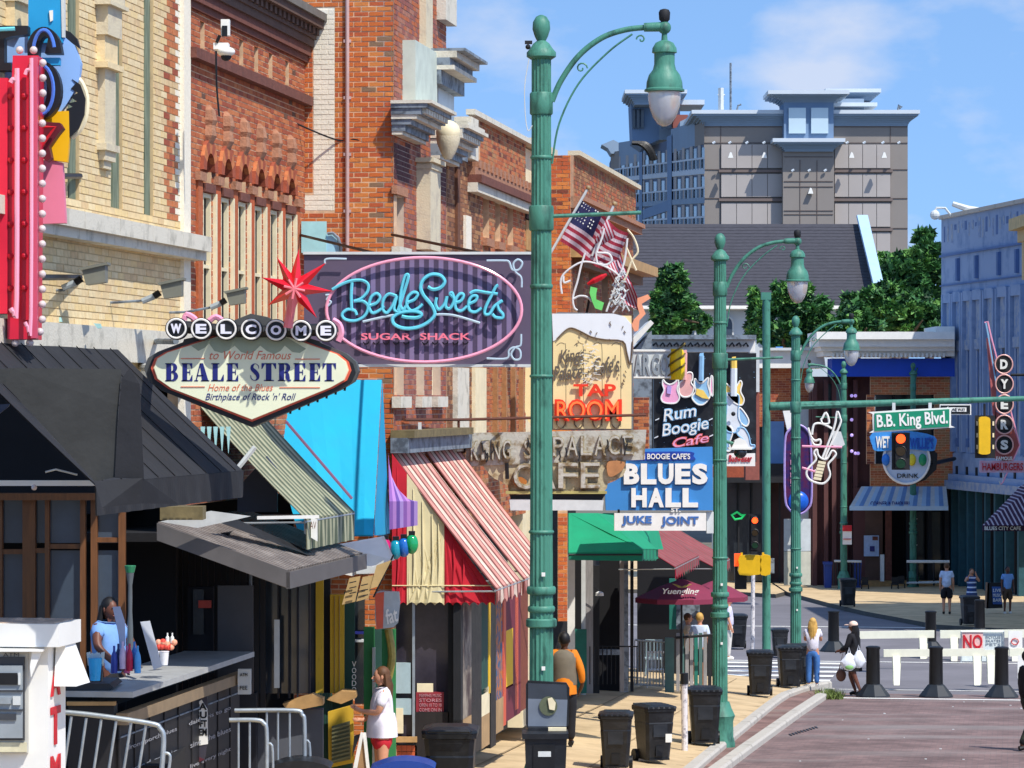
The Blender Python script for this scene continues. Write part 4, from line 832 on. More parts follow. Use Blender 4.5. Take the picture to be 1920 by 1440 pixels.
MB().fbox(TC, s_at(852, TC), s_at(857, TC), 4.6, zD(300, 855), .05, 0).build('downpipe', M['d2'], D); MB().fbox(TC, s_at(848, TC), s_at(870, TC), z_at(845, 50, TC), z_at(690, 50, TC), .08, 0).build('column', M['stone_w'], D); MB().fbox(TC, s_at(884, TC), s_at(905, TC), z_at(830, 52, TC), z_at(690, 52, TC), .06, 0).build('column', M['cream'], D)
for x in (923, 940, 957, 972): MB().fbox(TC, s_at(x, TC), s_at(x, TC) + .12, z_at(830, 54, TC), z_at(690, 54, TC), .08, 0).build('brick_rib', M['d3'], D)
# pale building between
G = thing('pale_building', 'narrow pale plastered building just left of the first street lamp', 'building', S(59, -TC, .5))
MB().fbox(TC, sD2 + .02, s_at(1040, TC), 1, z_at(277, s_at(990, TC), TC), -.05, 6).build('wall', M['cream'], G); MB().fbox(TC, sD2 + .02, s_at(1040, TC), z_at(388, s_at(1000, TC), TC), z_at(376, s_at(1000, TC), TC), .2, 0).build('ledge', M['terra'], G)
fw(TC, 985, 1000, M['woodl'], 415, 470, .02, .04, 'boarded_window', G); fw(TC, 984, 1000, M['dark'], 392, 412, .03, .04, 'shadow_gap', G); MB().fbox(TC, sD2, s_at(1030, TC), z_at(290, 59, TC), z_at(277, 59, TC), .15, .3).build('coping', M['stone'], G)
# ---- E: brick building right of lamp 1
TE = 7.5
E = thing('end_brick_building', 'orange and brown brick building with corbelled parapet behind the flags', 'building', S(60, -TE, .4))
sE0, sE1 = s_at(1070, TE), s_at(1187, TE); YE = sE0 * CA + TE * SA; zE = z_at(291, sE0, TE)
a0 = W(1028, 0, YE); 
brick_wall(E, S(sE0, -TE - .55, 0), V, -U, .55, 4.8, zE, [M['o1'], M['o2'], M['o3'], M['b3']], M['mortar'], zone=ZF(lambda a, z: None, 4, (4, 4, 2, 1)))
hE = [(s_at(a, TE) - sE0, s_at(b, TE) - sE0, z_at(600, s_at(1110, TE), TE), z_at(500, s_at(1110, TE), TE)) for a, b in ((1082, 1094), (1104, 1116), (1128, 1140))]
brick_wall(E, S(sE0, -TE, 0), U, V, sE1 - sE0, 4.8, zE - .9, [M['d1'], M['d3'], M['b1'], M['p1']], M['mortar_d'], hE, zone=ZF(lambda a, z: None, 4, (4, 3, 3, 2)))
brick_wall(E, S(sE0, -TE + .05, 0), U, V, sE1 - sE0, zE - .9, zE, [M['d1'], M['d3'], M['b1'], M['p1']], M['mortar_d'], zone=ZF(lambda a, z: None, 4, (4, 3, 3, 1)))
for (dz0, dz1, p_) in ((-.9, -.78, .18), (-.78, -.7, .24), (-1.6, -1.45, .14), (0, .08, .16)): MB().fbox(TE, sE0, sE1 + .05, zE + dz0, zE + dz1, p_, .05).build('cornice_course', M['terra'] if dz0 < 0 else M['stone'], E)
MB().fbox(TE, sE0 + .3, sE1, 4.75, zE - .5, -.3, 9).build('core', M['void'], E); MB().fbox(TE, sE0 - 1, sE1 + 9, -.2, 4.75, -2.3, 9).build('ground_floor', M['void'], E)
for h in hE:
    fwindow(E, TE, h[0] + sE0 + .005, h[1] + sE0 - .005, h[2] + .01, h[3] - .01, M['brownstone'], M['glass'], rec=.2, fr=.12); MB().fbox(TE, h[0] + sE0 - .1, h[1] + sE0 + .1, h[3], h[3] + .3, .06, 0).build('lintel', M['d3'], E)
MB().fbox(TE, sE0, sE1, z_at(482, sE0, TE), z_at(462, sE0, TE), .5, 0).build('balcony_beam', M['woodl'], E); MB().fbox(TE, sE0 + .2, sE1, z_at(500, sE0, TE), z_at(482, sE0, TE), .2, 0).build('balcony_shadow_board', M['wood'], E)
# far run to the street corner: grey gabled house + shops
H_ = thing('grey_shop_building', 'grey parapet shop row between the beer mug sign and the black guitar sign', 'building', S(85, -7.5, -.2))
MB().prism([W(1186, 660, 70), W(1222, 620, 70), W(1222, 860, 70), W(1186, 860, 70)], Vector((0, 3, 0))).build('gable_wall', M['zinc'], H_)
MB().prism([W(1180, 640, 69.6), W(1220, 600, 69.6), W(1226, 606, 69.6), W(1184, 652, 69.6)], Vector((0, 3, 0))).build('roof_edge', M['white'], H_)
brick_wall(H_, (W(1188, 0, 69.4).x, 69.4, 0), Vector((1, 0, 0)), Vector((0, -1, 0)), .32, W(0, 850, 69.4).z, W(0, 745, 69.4).z, [M['b2'], M['b3'], M['b4']], M['mortar_d'])
MB().fbox(7.5, sE1 + .1, s_at(1335, 7.5), -.4, 3.2, -2.6, 6).build('dark_shop_interior', M['void'], H_)
MB().pr(1216, 635, 1416, 660, 78, .6).build('white_signboard', M['white'], H_); MB().pr(1216, 628, 1418, 636, 77.8, 1).build('board_cap', M['zinc'], H_)
lt = MB()
for i in range(14): lt.pt([(1224 + i * 13, 648 + (i % 3)), (1230 + i * 13, 643), (1234 + i * 13, 650)], 77.9, .03, 4)
lt.build('painted_scroll', M['dark'], H_)
MB().pp([(1214, 660), (1418, 660), (1418, 870), (1214, 870)], 82, .5).build('backing_wall', M['dark'], H_); MB().pr(1398, 690, 1424, 900, 81, .5).build('brick_pier', M['p1'], H_); MB().pr(1406, 650, 1424, 735, 80.6, .5).build('white_pier', M['greyw'], H_)
MB().pr(1332, 875, 1395, 895, 80, .5).build('brick_lintel', M['b2'], H_)
# ================================================================ NEON TOWER SIGN at the far left
YN = 31.0
T1 = thing('neon_tower_sign', 'red vertical neon guitar neck sign edged with bulbs at the left edge of the photo', 'sign', W(35, 640, YN))
rd = M['pinkred']; rd2 = mat('neon_box_dark', '#c01a30', .4, .08, 3)
MB().pp([(-30, 146), (14, 146), (14, 588), (-30, 588)], YN, .35).build('front_panel', rd, T1)
MB().pp([(24, 104), (72, 104), (67, 636), (14, 636), (14, 588), (18, 588), (18, 160), (22, 150)], YN + .05, .4).build('body', rd, T1)
MB().pr(15, 150, 30, 588, YN + .03, .05).build('channel', rd2, T1); MB().pr(40, 145, 54, 600, YN + .02, .05).build('channel', rd2, T1); MB().pr(58, 106, 70, 634, YN + .0, .06).build('edge_strip', mat('edge_pink', '#c8506a', .4, .06, 3), T1)
for y in range(180, 600, 60):
    for x in (20, 46): MB().sph(W(x, y, YN - .0), .03, 8, 5).build('lamp_holder', rd2, T1)
MB().pt([(20, 155), (24, 149), (30, 152), (32, 160), (31, 560), (26, 584), (20, 578)], YN - .08, .024, 8, smooth=3).build('neon_tube', M['tubepink'], T1, smooth=True)
MB().pt([(47, 140), (51, 131), (57, 134), (59, 145), (58, 590), (52, 612), (47, 604)], YN - .08, .018, 8, smooth=3).build('neon_tube', M['tubepink'], T1, smooth=True)
bpos = [(37, 94), (63, 94)] + [(80 - (i > 2) * 1.0, 118 + i * 28.3) for i in range(18)] + [(28, 643), (56, 643), (75, 622)]
for (x, y) in bpos:
    b = MB(); b.sph(W(x, y, YN + .1), .036, 12, 8); b.build('bulb', M['bulb'], T1, smooth=True)
YG = 31.8
T2 = thing('sign_cutout', 'painted cut-out figure sign in blue, yellow and pink with neon letters behind the red tower', 'sign', W(110, 420, YG))
lb_ = mat('cutout_light_blue', '#8db4e8', .5, .05, 3); ye = mat('cutout_yellow', '#f0b400', .5, .05, 3); pk = mat('cutout_pink', '#e88098', .5, .05, 3); bk_ = mat('cutout_black', '#15161c', .5, .2, 3); cy = mat('cutout_blue', '#1d94cc', .5, .05, 3)
MB().pp([(53, -20), (114, -20), (118, 30), (118, 80), (53, 80)], YG - .05, .12).build('blue_panel', cy, T2); MB().pp([(114, -20), (120, -20), (121, 70), (116, 70)], YG - .06, .1).build('edge', M['greyw'], T2)
MB().pp([(92, 20), (99, 19), (99, 38), (94, 41)], YG - .07, .03).build('highlight', M['white'], T2)
MB().pp([(0, 62), (60, 50), (110, 60), (140, 85), (152, 118), (148, 150), (140, 170), (125, 195), (112, 212), (60, 215), (0, 150)], YG, .12).build('shirt', lb_, T2)
MB().pp([(119, 55), (132, 60), (144, 72), (150, 92), (140, 84), (119, 70)], YG + .02, .1).build('collar', bk_, T2)
MB().pp([(135, 148), (150, 158), (160, 185), (158, 215), (148, 240), (130, 258), (124, 205), (136, 200), (126, 194), (144, 190), (132, 182), (146, 174), (133, 166), (142, 156)], YG - .01, .12).build('hair', bk_, T2)
MB().pt([(141, 146), (152, 155), (162, 183), (160, 218), (150, 242), (134, 258)], YG + .05, .03, 6, smooth=3).build('outline', M['cream'], T2)
MB().pp([(70, 210), (129, 208), (130, 260), (126, 304), (96, 300), (70, 262)], YG - .02, .1).build('yellow_panel', ye, T2)
MB().pp([(72, 300), (96, 300), (117, 305), (123, 418), (70, 420)], YG - .0, .12).build('pink_panel', pk, T2)
# neon letters of the sign: T, C, O, Y
def letter(nm, pts, mcol, Y=YG - .35, th=.18): return MB().pp(pts, Y, th).build(nm, mcol, T2)
letter('letter_t', [(-20, 48), (52, 48), (52, 64), (20, 68), (8, 72), (8, 118), (20, 118), (20, 132), (-20, 132)], bk_); MB().pt([(-20, 56), (28, 54)], YG - .42, .02, 6).build('neon_tube', M['tubeblue'], T2)
th_ = lambda cx, cy_, rx, ry, a0, a1, n: [(cx + rx * math.cos(math.radians(a0 + (a1 - a0) * i / n)), cy_ + ry * math.sin(math.radians(a0 + (a1 - a0) * i / n))) for i in range(n + 1)]
letter('letter_c', th_(82, 100, 33, 50, 200, 350, 14) + [(116, 100), (84, 100)] + th_(84, 100, 12, 32, 300, 200, 6) + [(70, 125), (52, 125)], bk_)
MB().pt(th_(82, 100, 20, 44, 190, 345, 12), YG - .42, .018, 6).build('neon_tube', mat('neon_tube_deep_blue', '#4c78d0', .2), T2)
letter('letter_o', th_(78, 168, 36, 54, -90, 90, 14) + th_(78, 168, 10, 30, 90, -90, 8), bk_); MB().pt(th_(76, 168, 24, 46, -85, 85, 12), YG - .42, .018, 6).build('neon_tube', MATS['neon_tube_deep_blue'], T2)
MB().pr(60, 108, 112, 122, YG - .3, .1).build('bar', cy, T2)
letter('letter_y', [(72, 228), (112, 230), (118, 240), (108, 252), (92, 275), (96, 295), (88, 303), (70, 290), (70, 270)], mat('maroon_cutout', '#5c1420', .5)); MB().pt([(74, 238), (104, 238), (82, 268), (76, 276)], YG - .42, .016, 6).build('neon_tube', M['red'], T2)
for (a, b) in ((30, 0), (30, 500)): pass
MB().tube([W(60, 330, YN + .3), FP(150, 330, TA) ], .03, 6).build('bracket', M['black'], T1); MB().tube([W(60, 520, YN + .3), FP(150, 520, TA)], .03, 6).build('bracket', M['black'], T1)
# floodlights on the cream wall
for k, (x0, y0, px, py, l_) in enumerate(((70, 545, 175, 514, 'grey floodlight on a bent arm nearest the red neon tower'), (173, 568, 320, 541, 'middle grey floodlight on a bent arm below the stone ledge'), (310, 586, 441, 556, 'grey floodlight on a bent arm just above the WELCOME letters'))):
    Yf = (33.5, 35.5, 38)[k]; f = thing('floodlight', l_, 'floodlight', W(x0, y0, Yf), 'floodlights on bent arms')
    sc = (1, .92, .8)[k]
    MB().pt([(x0, y0), (x0 + 8, y0), (x0 + 50 * sc, y0 - 1), (px - 50 * sc, py + 24 * sc), (px - 24 * sc, py + 10)], Yf, .014, 6).build('arm', M['zinc'], f)
    MB().pt([(px - 58 * sc, py + 26 * sc), (px - 34 * sc, py + 16 * sc)], Yf, .032, 8).build('driver', M['steelp'], f); MB().pt([(px - 34 * sc, py + 16 * sc), (px - 22 * sc, py + 8 * sc)], Yf, .035, 8).build('knuckle', M['black'], f)
    hd = mat('floodlight_case', '#77776a', .5, .1, 5)
    MB().pp([(px - 22 * sc, py - 10 * sc), (px + 22 * sc, py - 18 * sc), (px + 22 * sc, py + 15 * sc), (px - 14 * sc, py + 20 * sc)], Yf - .1, .24).build('head', hd, f)
    MB().pp([(px - 28 * sc, py - 12 * sc), (px + 26 * sc, py - 23 * sc), (px + 26 * sc, py - 18 * sc), (px - 24 * sc, py - 7 * sc)], Yf - .13, .3).build('rim', hd, f)
# CCTV on the red brick wall
cc = thing('cctv_camera', 'white security camera with dome on the red brick wall', 'camera', FP(420, 100, TA))
Yc = 37.6
MB().pr(414, 36, 430, 66, Yc, .12).build('bullet', M['white'], cc); MB().pr(416, 48, 426, 68, Yc - .03, .04).build('lens', M['black'], cc); MB().pr(400, 80, 428, 92, Yc, .2).build('bracket', M['white'], cc)
MB().sph(W(424, 97, Yc), (.1, .1, .055), 14, 8).build('dome', M['white'], cc, smooth=True); MB().sph(W(424, 106, Yc), (.06, .06, .05), 12, 8).build('dome_lens', M['dark'], cc, smooth=True); MB().pt([(412, 66), (406, 80)], Yc, .02, 6).build('stem', M['black'], cc); MB().pt([(405, 95), (406, 160), (411, 218)], Yc + .4, .012, 5, smooth=3).build('cable', M['black'], cc)
# pale teal sign on the side wall
ts = thing('wall_sign', 'blank pale teal board with round end above the red star', 'sign', W(600, 470, Ysw - .4)); MB().pr(565, 415, 612, 474, Ysw - .4, .08).build('board', M['teal'], ts)
MB().pp([(612, 438), (622, 438), (632, 446), (637, 460), (637, 474), (612, 474)], Ysw - .38, .08).build('round_end', mat('teal_glass', '#9cc8d8', .3, .1, 5), ts); MB().pt([(614, 438), (624, 437), (634, 446), (639, 462), (639, 474)], Ysw - .42, .02, 6).build('rim', M['zinc'], ts)
# ================================================================ SIGNS
def zq(ox, oy, sc, pts): return [(ox + x / sc, oy + y / sc) for x, y in pts]
def grow(poly, d):
    cx = sum(p[0] for p in poly) / len(poly); cy_ = sum(p[1] for p in poly) / len(poly); o = []
    for x, y in poly:
        l = math.hypot(x - cx, y - cy_); o.append((x + (x - cx) / l * d, y + (y - cy_) / l * d * .8))
    return o
def roundp(pts, n=5): return [(v.x, v.y) for v in catmull([Vector((a, b, 0)) for a, b in pts], n, True)]
# ---- WELCOME / BEALE STREET
YW1 = 33.0
ws = thing('welcome_sign', 'diamond shaped Beale Street welcome sign with round lettered discs and a red star', 'sign', W(470, 800, YW1))
inner = [(289, 690), (296, 672), (315, 661), (400, 634), (445, 619), (468, 614), (495, 619), (545, 634), (630, 664), (648, 678), (653, 694), (645, 712), (620, 726), (472, 786), (322, 728), (296, 710)]
inner = [(472 + (x - 472), y) for x, y in inner]
blk = mat('sign_black', '#1b1c1e', .5, .2, 4)
MB().pp(grow(inner, 19) , YW1 + .02, .42).build('body', M['signgrey'], ws); MB().pp([(x + 1, y + 4) for x, y in grow(inner, 13)], YW1 - .01, .1).build('trim', blk, ws)
MB().pp(grow(inner, 6), YW1 - .03, .06).build('border', M['orange'], ws); MB().pp(grow(inner, 1.5), YW1 - .045, .05).build('border_highlight', mat('peach_paint', '#efb48c', .5, .05), ws)
MB().pp(inner, YW1 - .055, .05).build('face', M['signcream'], ws)
m_ = MB(); q = grow(inner, 18); m_.pp([(420, 620), (440, 600), (470, 588), (500, 594), (530, 608), (560, 628), (600, 640), (600, 655), (340, 650), (345, 636)], YW1 + .0, .3); m_.build('crest', M['signgrey'], ws)
m_ = MB()
for i in range(-6, 7):
    if i >= 0: x = 545 + i * 17; y = 762 - i * 7.2 + 6
    else: x = 545 + i * 24; y = 762 - abs(i) * 0 + 10
    if i >= 0: MB().pt([(x, y), (x - 1, y + 8)], YW1 + .2, .012, 5).build('bracket_stub', blk, ws)
gy = mat('sign_shadow_grey', '#9aa58c', .5, .08)  # grey cast shadow of the letter discs, painted on the sign face
MB().pp([(358, 648), (372, 658), (384, 652), (392, 644), (402, 658), (416, 662), (430, 656), (440, 648), (452, 660), (466, 664), (478, 658), (488, 648), (500, 658), (514, 664), (526, 658), (534, 648), (548, 660), (562, 662), (574, 654), (540, 634), (468, 616), (400, 635)], YW1 - .058, .02).build('painted_disc_shadow', gy, ws)
lt = MB()
for (x0, y0, x1, y1) in ((339, 671.5, 384, 673), (553, 672.5, 600, 674), (339, 724.5, 384, 726), (524, 726, 600, 727.5)): lt.pr(x0, y0, x1, y1, YW1 - .062, .01)
put_text(lt, 'to World Famous', (393, 658, 546, 674), YW1 - .056, .004, shear=.35, offset=-.004)
put_text(lt, 'Home of the Blues', (390, 720, 512, 733), YW1 - .056, .004, shear=.35, offset=-.004); lt.build('script_lettering', mat('coral_paint', '#d9704e', .5, .05), ws)
lt = MB(); put_text(lt, "Birthplace of Rock 'n' Roll", (385, 737, 555, 754), YW1 - .056, .004, shear=.35, offset=.002); lt.build('script_lettering', M['navy'], ws)
# fat-face serif letters
TRI = lambda *p: list(p)
GL = {
 'E': [[(.08, 0), (.48, 0), (.48, 1), (.08, 1)], [(0, 0), (.95, 0), (.95, .06), (0, .06)], [(0, .94), (.93, .94), (.93, 1), (0, 1)], [(.48, .47), (.72, .47), (.72, .53), (.48, .53)], [(.70, .36), (.76, .36), (.76, .64), (.70, .64)], [(.95, .06), (.95, .34), (.90, .34), (.70, .06)], [(.93, .94), (.93, .70), (.88, .70), (.68, .94)]],
 'L': [[(.10, 0), (.50, 0), (.50, 1), (.10, 1)], [(0, 0), (.97, 0), (.97, .06), (0, .06)], [(0, .94), (.62, .94), (.62, 1), (0, 1)], [(.97, .06), (.97, .36), (.92, .36), (.72, .06)]],
 'T': [[(.30, 0), (.68, 0), (.68, 1), (.30, 1)], [(.16, 0), (.84, 0), (.84, .06), (.16, .06)], [(0, .94), (1, .94), (1, 1), (0, 1)], [(0, .94), (0, .68), (.05, .68), (.22, .94)], [(1, .94), (1, .68), (.95, .68), (.78, .94)]],
 'A': [[(.38, 1), (.60, 1), (.97, 0), (.54, 0)], [(.38, 1), (.46, 1), (.16, 0), (.08, 0)], [(.18, .28), (.6, .28), (.6, .34), (.18, .34)], [(0, 0), (.27, 0), (.27, .05), (0, .05)], [(.46, 0), (1.03, 0), (1.03, .05), (.46, .05)]],
 'B': [[(.08, 0), (.46, 0), (.46, 1), (.08, 1)], [(0, 0), (.5, 0), (.5, .06), (0, .06)], [(0, .94), (.5, .94), (.5, 1), (0, 1)], [(.46, .49), (.6, .49), (.6, .54), (.46, .54)]],
 'R': [[(.08, 0), (.46, 0), (.46, 1), (.08, 1)], [(0, 0), (.56, 0), (.56, .06), (0, .06)], [(0, .94), (.5, .94), (.5, 1), (0, 1)], [(.46, .47), (.6, .47), (.6, .52), (.46, .52)]],
 'S': []}
CV = {'B': [([(.45, .97), (.68, .92), (.76, .75), (.66, .57), (.45, .52)], [.06, .2, .3, .2, .05]), ([(.45, .51), (.72, .45), (.82, .26), (.70, .09), (.45, .03)], [.05, .2, .32, .2, .06])],
      'R': [([(.45, .97), (.68, .92), (.76, .74), (.66, .55), (.45, .5)], [.06, .2, .3, .2, .05]), ([(.5, .5), (.68, .42), (.72, .22), (.80, .05), (.98, .06)], [.05, .22, .30, .2, .05])],
      'S': [([(.82, .70), (.78, .86), (.50, .97), (.26, .86), (.24, .68), (.50, .52), (.72, .34), (.72, .14), (.46, .03), (.16, .14), (.10, .32)], [.05, .07, .06, .22, .32, .38, .34, .22, .06, .07, .06])]}
def fat(mb, ch_, x0, x1, y0, y1, Y, th):
    for p in GL[ch_]: mb.pp([(x0 + u * (x1 - x0), y1 - w * (y1 - y0)) for u, w in p], Y - th, th)
    for pts, ws_ in CV.get(ch_, []): ribbon(mb, [(x0 + u * (x1 - x0), y1 - w * (y1 - y0)) for u, w in pts], [k * (x1 - x0) for k in ws_], Y, th + .001, 0, 5)
for ch_, a, b in zip('BEALESTREET', (218, 352, 455, 595, 720, 908, 1005, 1140, 1268, 1395, 1505), (325, 445, 575, 700, 820, 998, 1125, 1250, 1370, 1490, 1615)):
    mb = MB(); fat(mb, ch_, 260 + a / 4.364, 260 + b / 4.364, 681, 714.5, YW1 - .056, .004); mb.build('letter', M['navy'], ws)
MB().pt([(335, 612), (400, 618), (470, 622), (545, 620), (610, 618)], YW1 - .05, .06, 8, smooth=4).build('disc_rail', blk, ws)
for i, ch_ in enumerate('WELCOME'):
    x = 330.5 + i * 46.8; y = 616 + [0, .5, 1, 1.5, 3, 4, 4][i]; c = W(x, y, YW1 - .2)
    mb = MB(); n = 28; mb.prism([c + Vector((math.cos(2 * math.pi * k / n) * .108, 0, math.sin(2 * math.pi * k / n) * .108)) for k in range(n)], Vector((0, .14, 0))); d = mb.build('disc', blk, ws)
    MB().tube([c + Vector((math.cos(2 * math.pi * k / n) * .091, -.01, math.sin(2 * math.pi * k / n) * .091)) for k in range(n)], .010, 6, closed=True).build('disc_rim', M['white'], d, smooth=True)
    lt = MB(); put_text(lt, ch_, (x - 10, y - 9, x + 10, y + 9), YW1 - .2, .03, offset=.045); lt.build('letter', mat('lit_white', '#e4e4f0', .4, .05), d)
# star: eight long spikes, glossy red glass
sr = mat('star_red', '#d0101c', .12, .1, 4, spec=.8); sp2 = mat('star_pink', '#f08088', .2, .1, 4)
cx, cy_ = 552, 541
for k, (ax, ay) in enumerate(((560, 466), (612, 492), (624, 546), (594, 596), (545, 600), (502, 573), (490, 520), (519, 482))):
    c = W(cx, cy_, YW1 - .5); tip = W(ax, ay, YW1 - .42); d = (tip - c); d.normalize(); sd_ = Vector((0, -1, 0)).cross(d).normalized(); wdt = .055
    mid = c + d * .10; mb = MB(); mb.add([c - Vector((0, .09, 0)), mid + sd_ * wdt, tip, mid - sd_ * wdt, c + Vector((0, .09, 0)), mid - Vector((0, .06, 0)), mid + Vector((0, .06, 0))], [(0, 1, 5), (1, 2, 5), (5, 2, 3), (0, 5, 3), (4, 6, 1), (1, 6, 2), (6, 3, 2), (4, 3, 6)])
    mb.build('star_spike', sp2 if k == 4 else sr, ws)
m_ = MB()
for k in range(8):
    a = k * math.pi / 4 + .2; m_.pt([(cx, cy_), (cx + 20 * math.cos(a), cy_ + 20 * math.sin(a))], YW1 - .62, .012, 5)
m_.build('star_tubes', sp2, ws, kind='stuff')
MB().pt([(548, 560), (542, 600), (540, 615)], YW1 - .3, .045, 8).build('star_stem', sp2, ws)
MB().pt([(345, 600), (350, 590), (365, 598), (370, 610)], YW1 + .1, .03, 6, smooth=3).build('pink_tube', M['tubepink'], ws); MB().pt([(392, 602), (405, 594), (420, 604)], YW1 + .1, .03, 6, smooth=3).build('pink_tube', M['tubepink'], ws); MB().pt([(624, 600), (636, 608), (640, 624), (634, 640)], YW1 + .1, .03, 6, smooth=3).build('pink_tube', M['tubepink'], ws)
MB().tube([W(300, 690, YW1 + .3), FP(262, 688, TA)], .04, 8).build('mounting_pipe', M['greyw'], ws); MB().tube([W(330, 640, YW1 + .3), FP(285, 640, TA)], .03, 8).build('mounting_pipe', M['zinc'], ws)
# ---- BEALE SWEETS
YS = 41.0
bsn = thing('candy_shop_sign', 'Beale Sweets Sugar Shack sign with pink neon oval and blue script on purple stripes', 'sign', W(800, 686, YS))
MB().pr(570, 476, 1000, 685, YS, .28).build('cabinet', mat('sign_purple_grey', '#5a4e62', .55, .08, 2), bsn)
MB().pr(568, 472, 1002, 477, YS - .04, .34).build('edge_trim', M['greyw'], bsn); MB().pr(568, 683, 1002, 688, YS - .04, .34).build('edge_trim', M['greyw'], bsn)
ell = [(795 + 183 * math.cos(2 * math.pi * k / 64), 581 + 98 * math.sin(2 * math.pi * k / 64)) for k in range(64)]
s1_, s2_ = mat('stripe_lilac', '#7f6f92', .55, .06, 2), mat('stripe_dark_purple', '#4c3f58', .55, .06, 2)
nst = 40; 
for i in range(nst):
    x0 = 613 + 364 * i / nst; x1 = 613 + 364 * (i + 1) / nst
    f = lambda x: 97 * math.sqrt(max(0, 1 - ((x - 795) / 183.5) ** 2)); a, b = f(x0), f(x1)
    MB().pp([(x0, 581 - a), (x1, 581 - b), (x1, 581 + b), (x0, 581 + a)], YS - .012 - (i % 2) * .004, .03).build('stripe', s1_ if i % 2 else s2_, bsn)
def neon(mb, pts, Y, r, sm=5, closed=False, sc=4.8, ox=600, oy=470):
    mb.pt(zq(ox, oy, sc, pts), Y, r, 6, closed=closed, smooth=sm)
MB().pt(ell, YS - .10, .020, 8, closed=True).build('neon_oval', M['tubepink'], bsn, smooth=True)
BL = [[(110, 350), (200, 300), (290, 270), (380, 268), (432, 305), (425, 370), (370, 430), (305, 455)], [(305, 455), (385, 455), (432, 505), (402, 585), (320, 630), (230, 620), (198, 575), (245, 530), (310, 540), (330, 580)], [(288, 285), (280, 400), (285, 530)],
      [(445, 495), (510, 470), (540, 420), (510, 385), (460, 420), (440, 500), (470, 560), (530, 540), (580, 500)], [(690, 410), (620, 390), (572, 440), (562, 520), (600, 560), (650, 500), (690, 410), (665, 520), (700, 550), (720, 520)],
      [(700, 540), (740, 420), (790, 260), (790, 215), (760, 240), (730, 360), (720, 480), (750, 530), (790, 470)], [(790, 465), (850, 440), (880, 390), (840, 375), (790, 420), (780, 490), (820, 540), (880, 520), (925, 480)],
      [(970, 325), (1020, 350), (1090, 330), (1122, 275), (1080, 222), (1000, 215), (930, 260), (905, 330), (930, 400), (980, 460), (1020, 520), (1030, 580), (980, 640), (880, 690), (760, 700), (670, 665), (655, 605), (730, 555), (850, 545), (912, 570), (880, 602), (790, 602), (735, 590)],
      [(1050, 420), (1040, 480), (1070, 530), (1120, 480), (1142, 410), (1130, 500), (1170, 520), (1205, 450), (1190, 380), (1170, 390), (1205, 430)], [(1215, 470), (1270, 450), (1292, 400), (1262, 388), (1222, 440), (1222, 520), (1270, 542), (1325, 500)],
      [(1340, 480), (1400, 450), (1412, 410), (1370, 410), (1338, 460), (1345, 535), (1400, 552), (1455, 515)], [(1605, 310), (1580, 330), (1540, 410), (1495, 500), (1482, 565), (1525, 570), (1570, 500), (1645, 450)], [(1350, 385), (1400, 362), (1500, 378), (1600, 390)], [(1640, 450), (1600, 480), (1610, 530), (1645, 570), (1640, 605), (1580, 600), (1550, 570)]]
for st_ in BL:
    mb = MB(); neon(mb, st_, YS - .13, .0165 + (.006 if len(st_) > 18 else .003)); mb.build('neon_script', M['tubeblue'], bsn, smooth=True)
    mb = MB(); neon(mb, st_, YS - .045, .016); mb.build('letter_channel', mat('channel_blue', '#4f9cc8', .5, .05), bsn)
for st_ in ([(385, 640), (560, 600), (690, 575)], [(1035, 575), (1200, 582), (1440, 652)]): mb = MB(); neon(mb, st_, YS - .12, .016); mb.build('neon_underline', mat('tube_pale_blue', '#b4c8d4', .2, .05), bsn, smooth=True)
for st_ in ([(1500, 90), (1650, 90), (1700, 100), (1730, 170), (1790, 170), (1820, 110), (1780, 80), (1740, 120), (1760, 190), (1810, 240), (1815, 330)], [(1500, 970), (1680, 970), (1700, 900), (1750, 870), (1800, 900), (1800, 970), (1750, 980), (1720, 930), (1760, 870), (1805, 850), (1810, 750)], [(240, 75), (60, 75), (45, 120)], [(50, 400), (90, 400), (60, 440), (100, 460), (70, 500)]):
    mb = MB(); neon(mb, st_, YS - .10, .013); mb.build('corner_scroll', MATS['tube_pale_blue'], bsn, smooth=True)
for txt, x0, x1 in (('SUGAR', 370, 822), ('SHACK', 900, 1355)):
    lt = MB(); put_text(lt, txt, (600 + x0 / 4.8, 470 + 742 / 4.8, 600 + x1 / 4.8, 470 + 803 / 4.8), YS - .08, .03, offset=.02); lt.build('neon_lettering', mat('neon_salmon', '#f0788c', .3, .05), bsn)
    for k in range(5): x = 600 + (x0 + (x1 - x0) * (k + .5) / 5) / 4.8; MB().pt([(x - 5, 641), (x - 3, 645), (x + 3, 644), (x + 5, 640)], YS - .05, .008, 5, smooth=2).build('wire_loop', M['dark'], bsn)
for (x, y) in ((700, 470), (900, 470)): MB().tube([W(x, 474, YS + .1), FP(560 if x < 800 else 735, 440, TA if x < 800 else TC)], .02, 6).build('stay', M['black'], bsn)
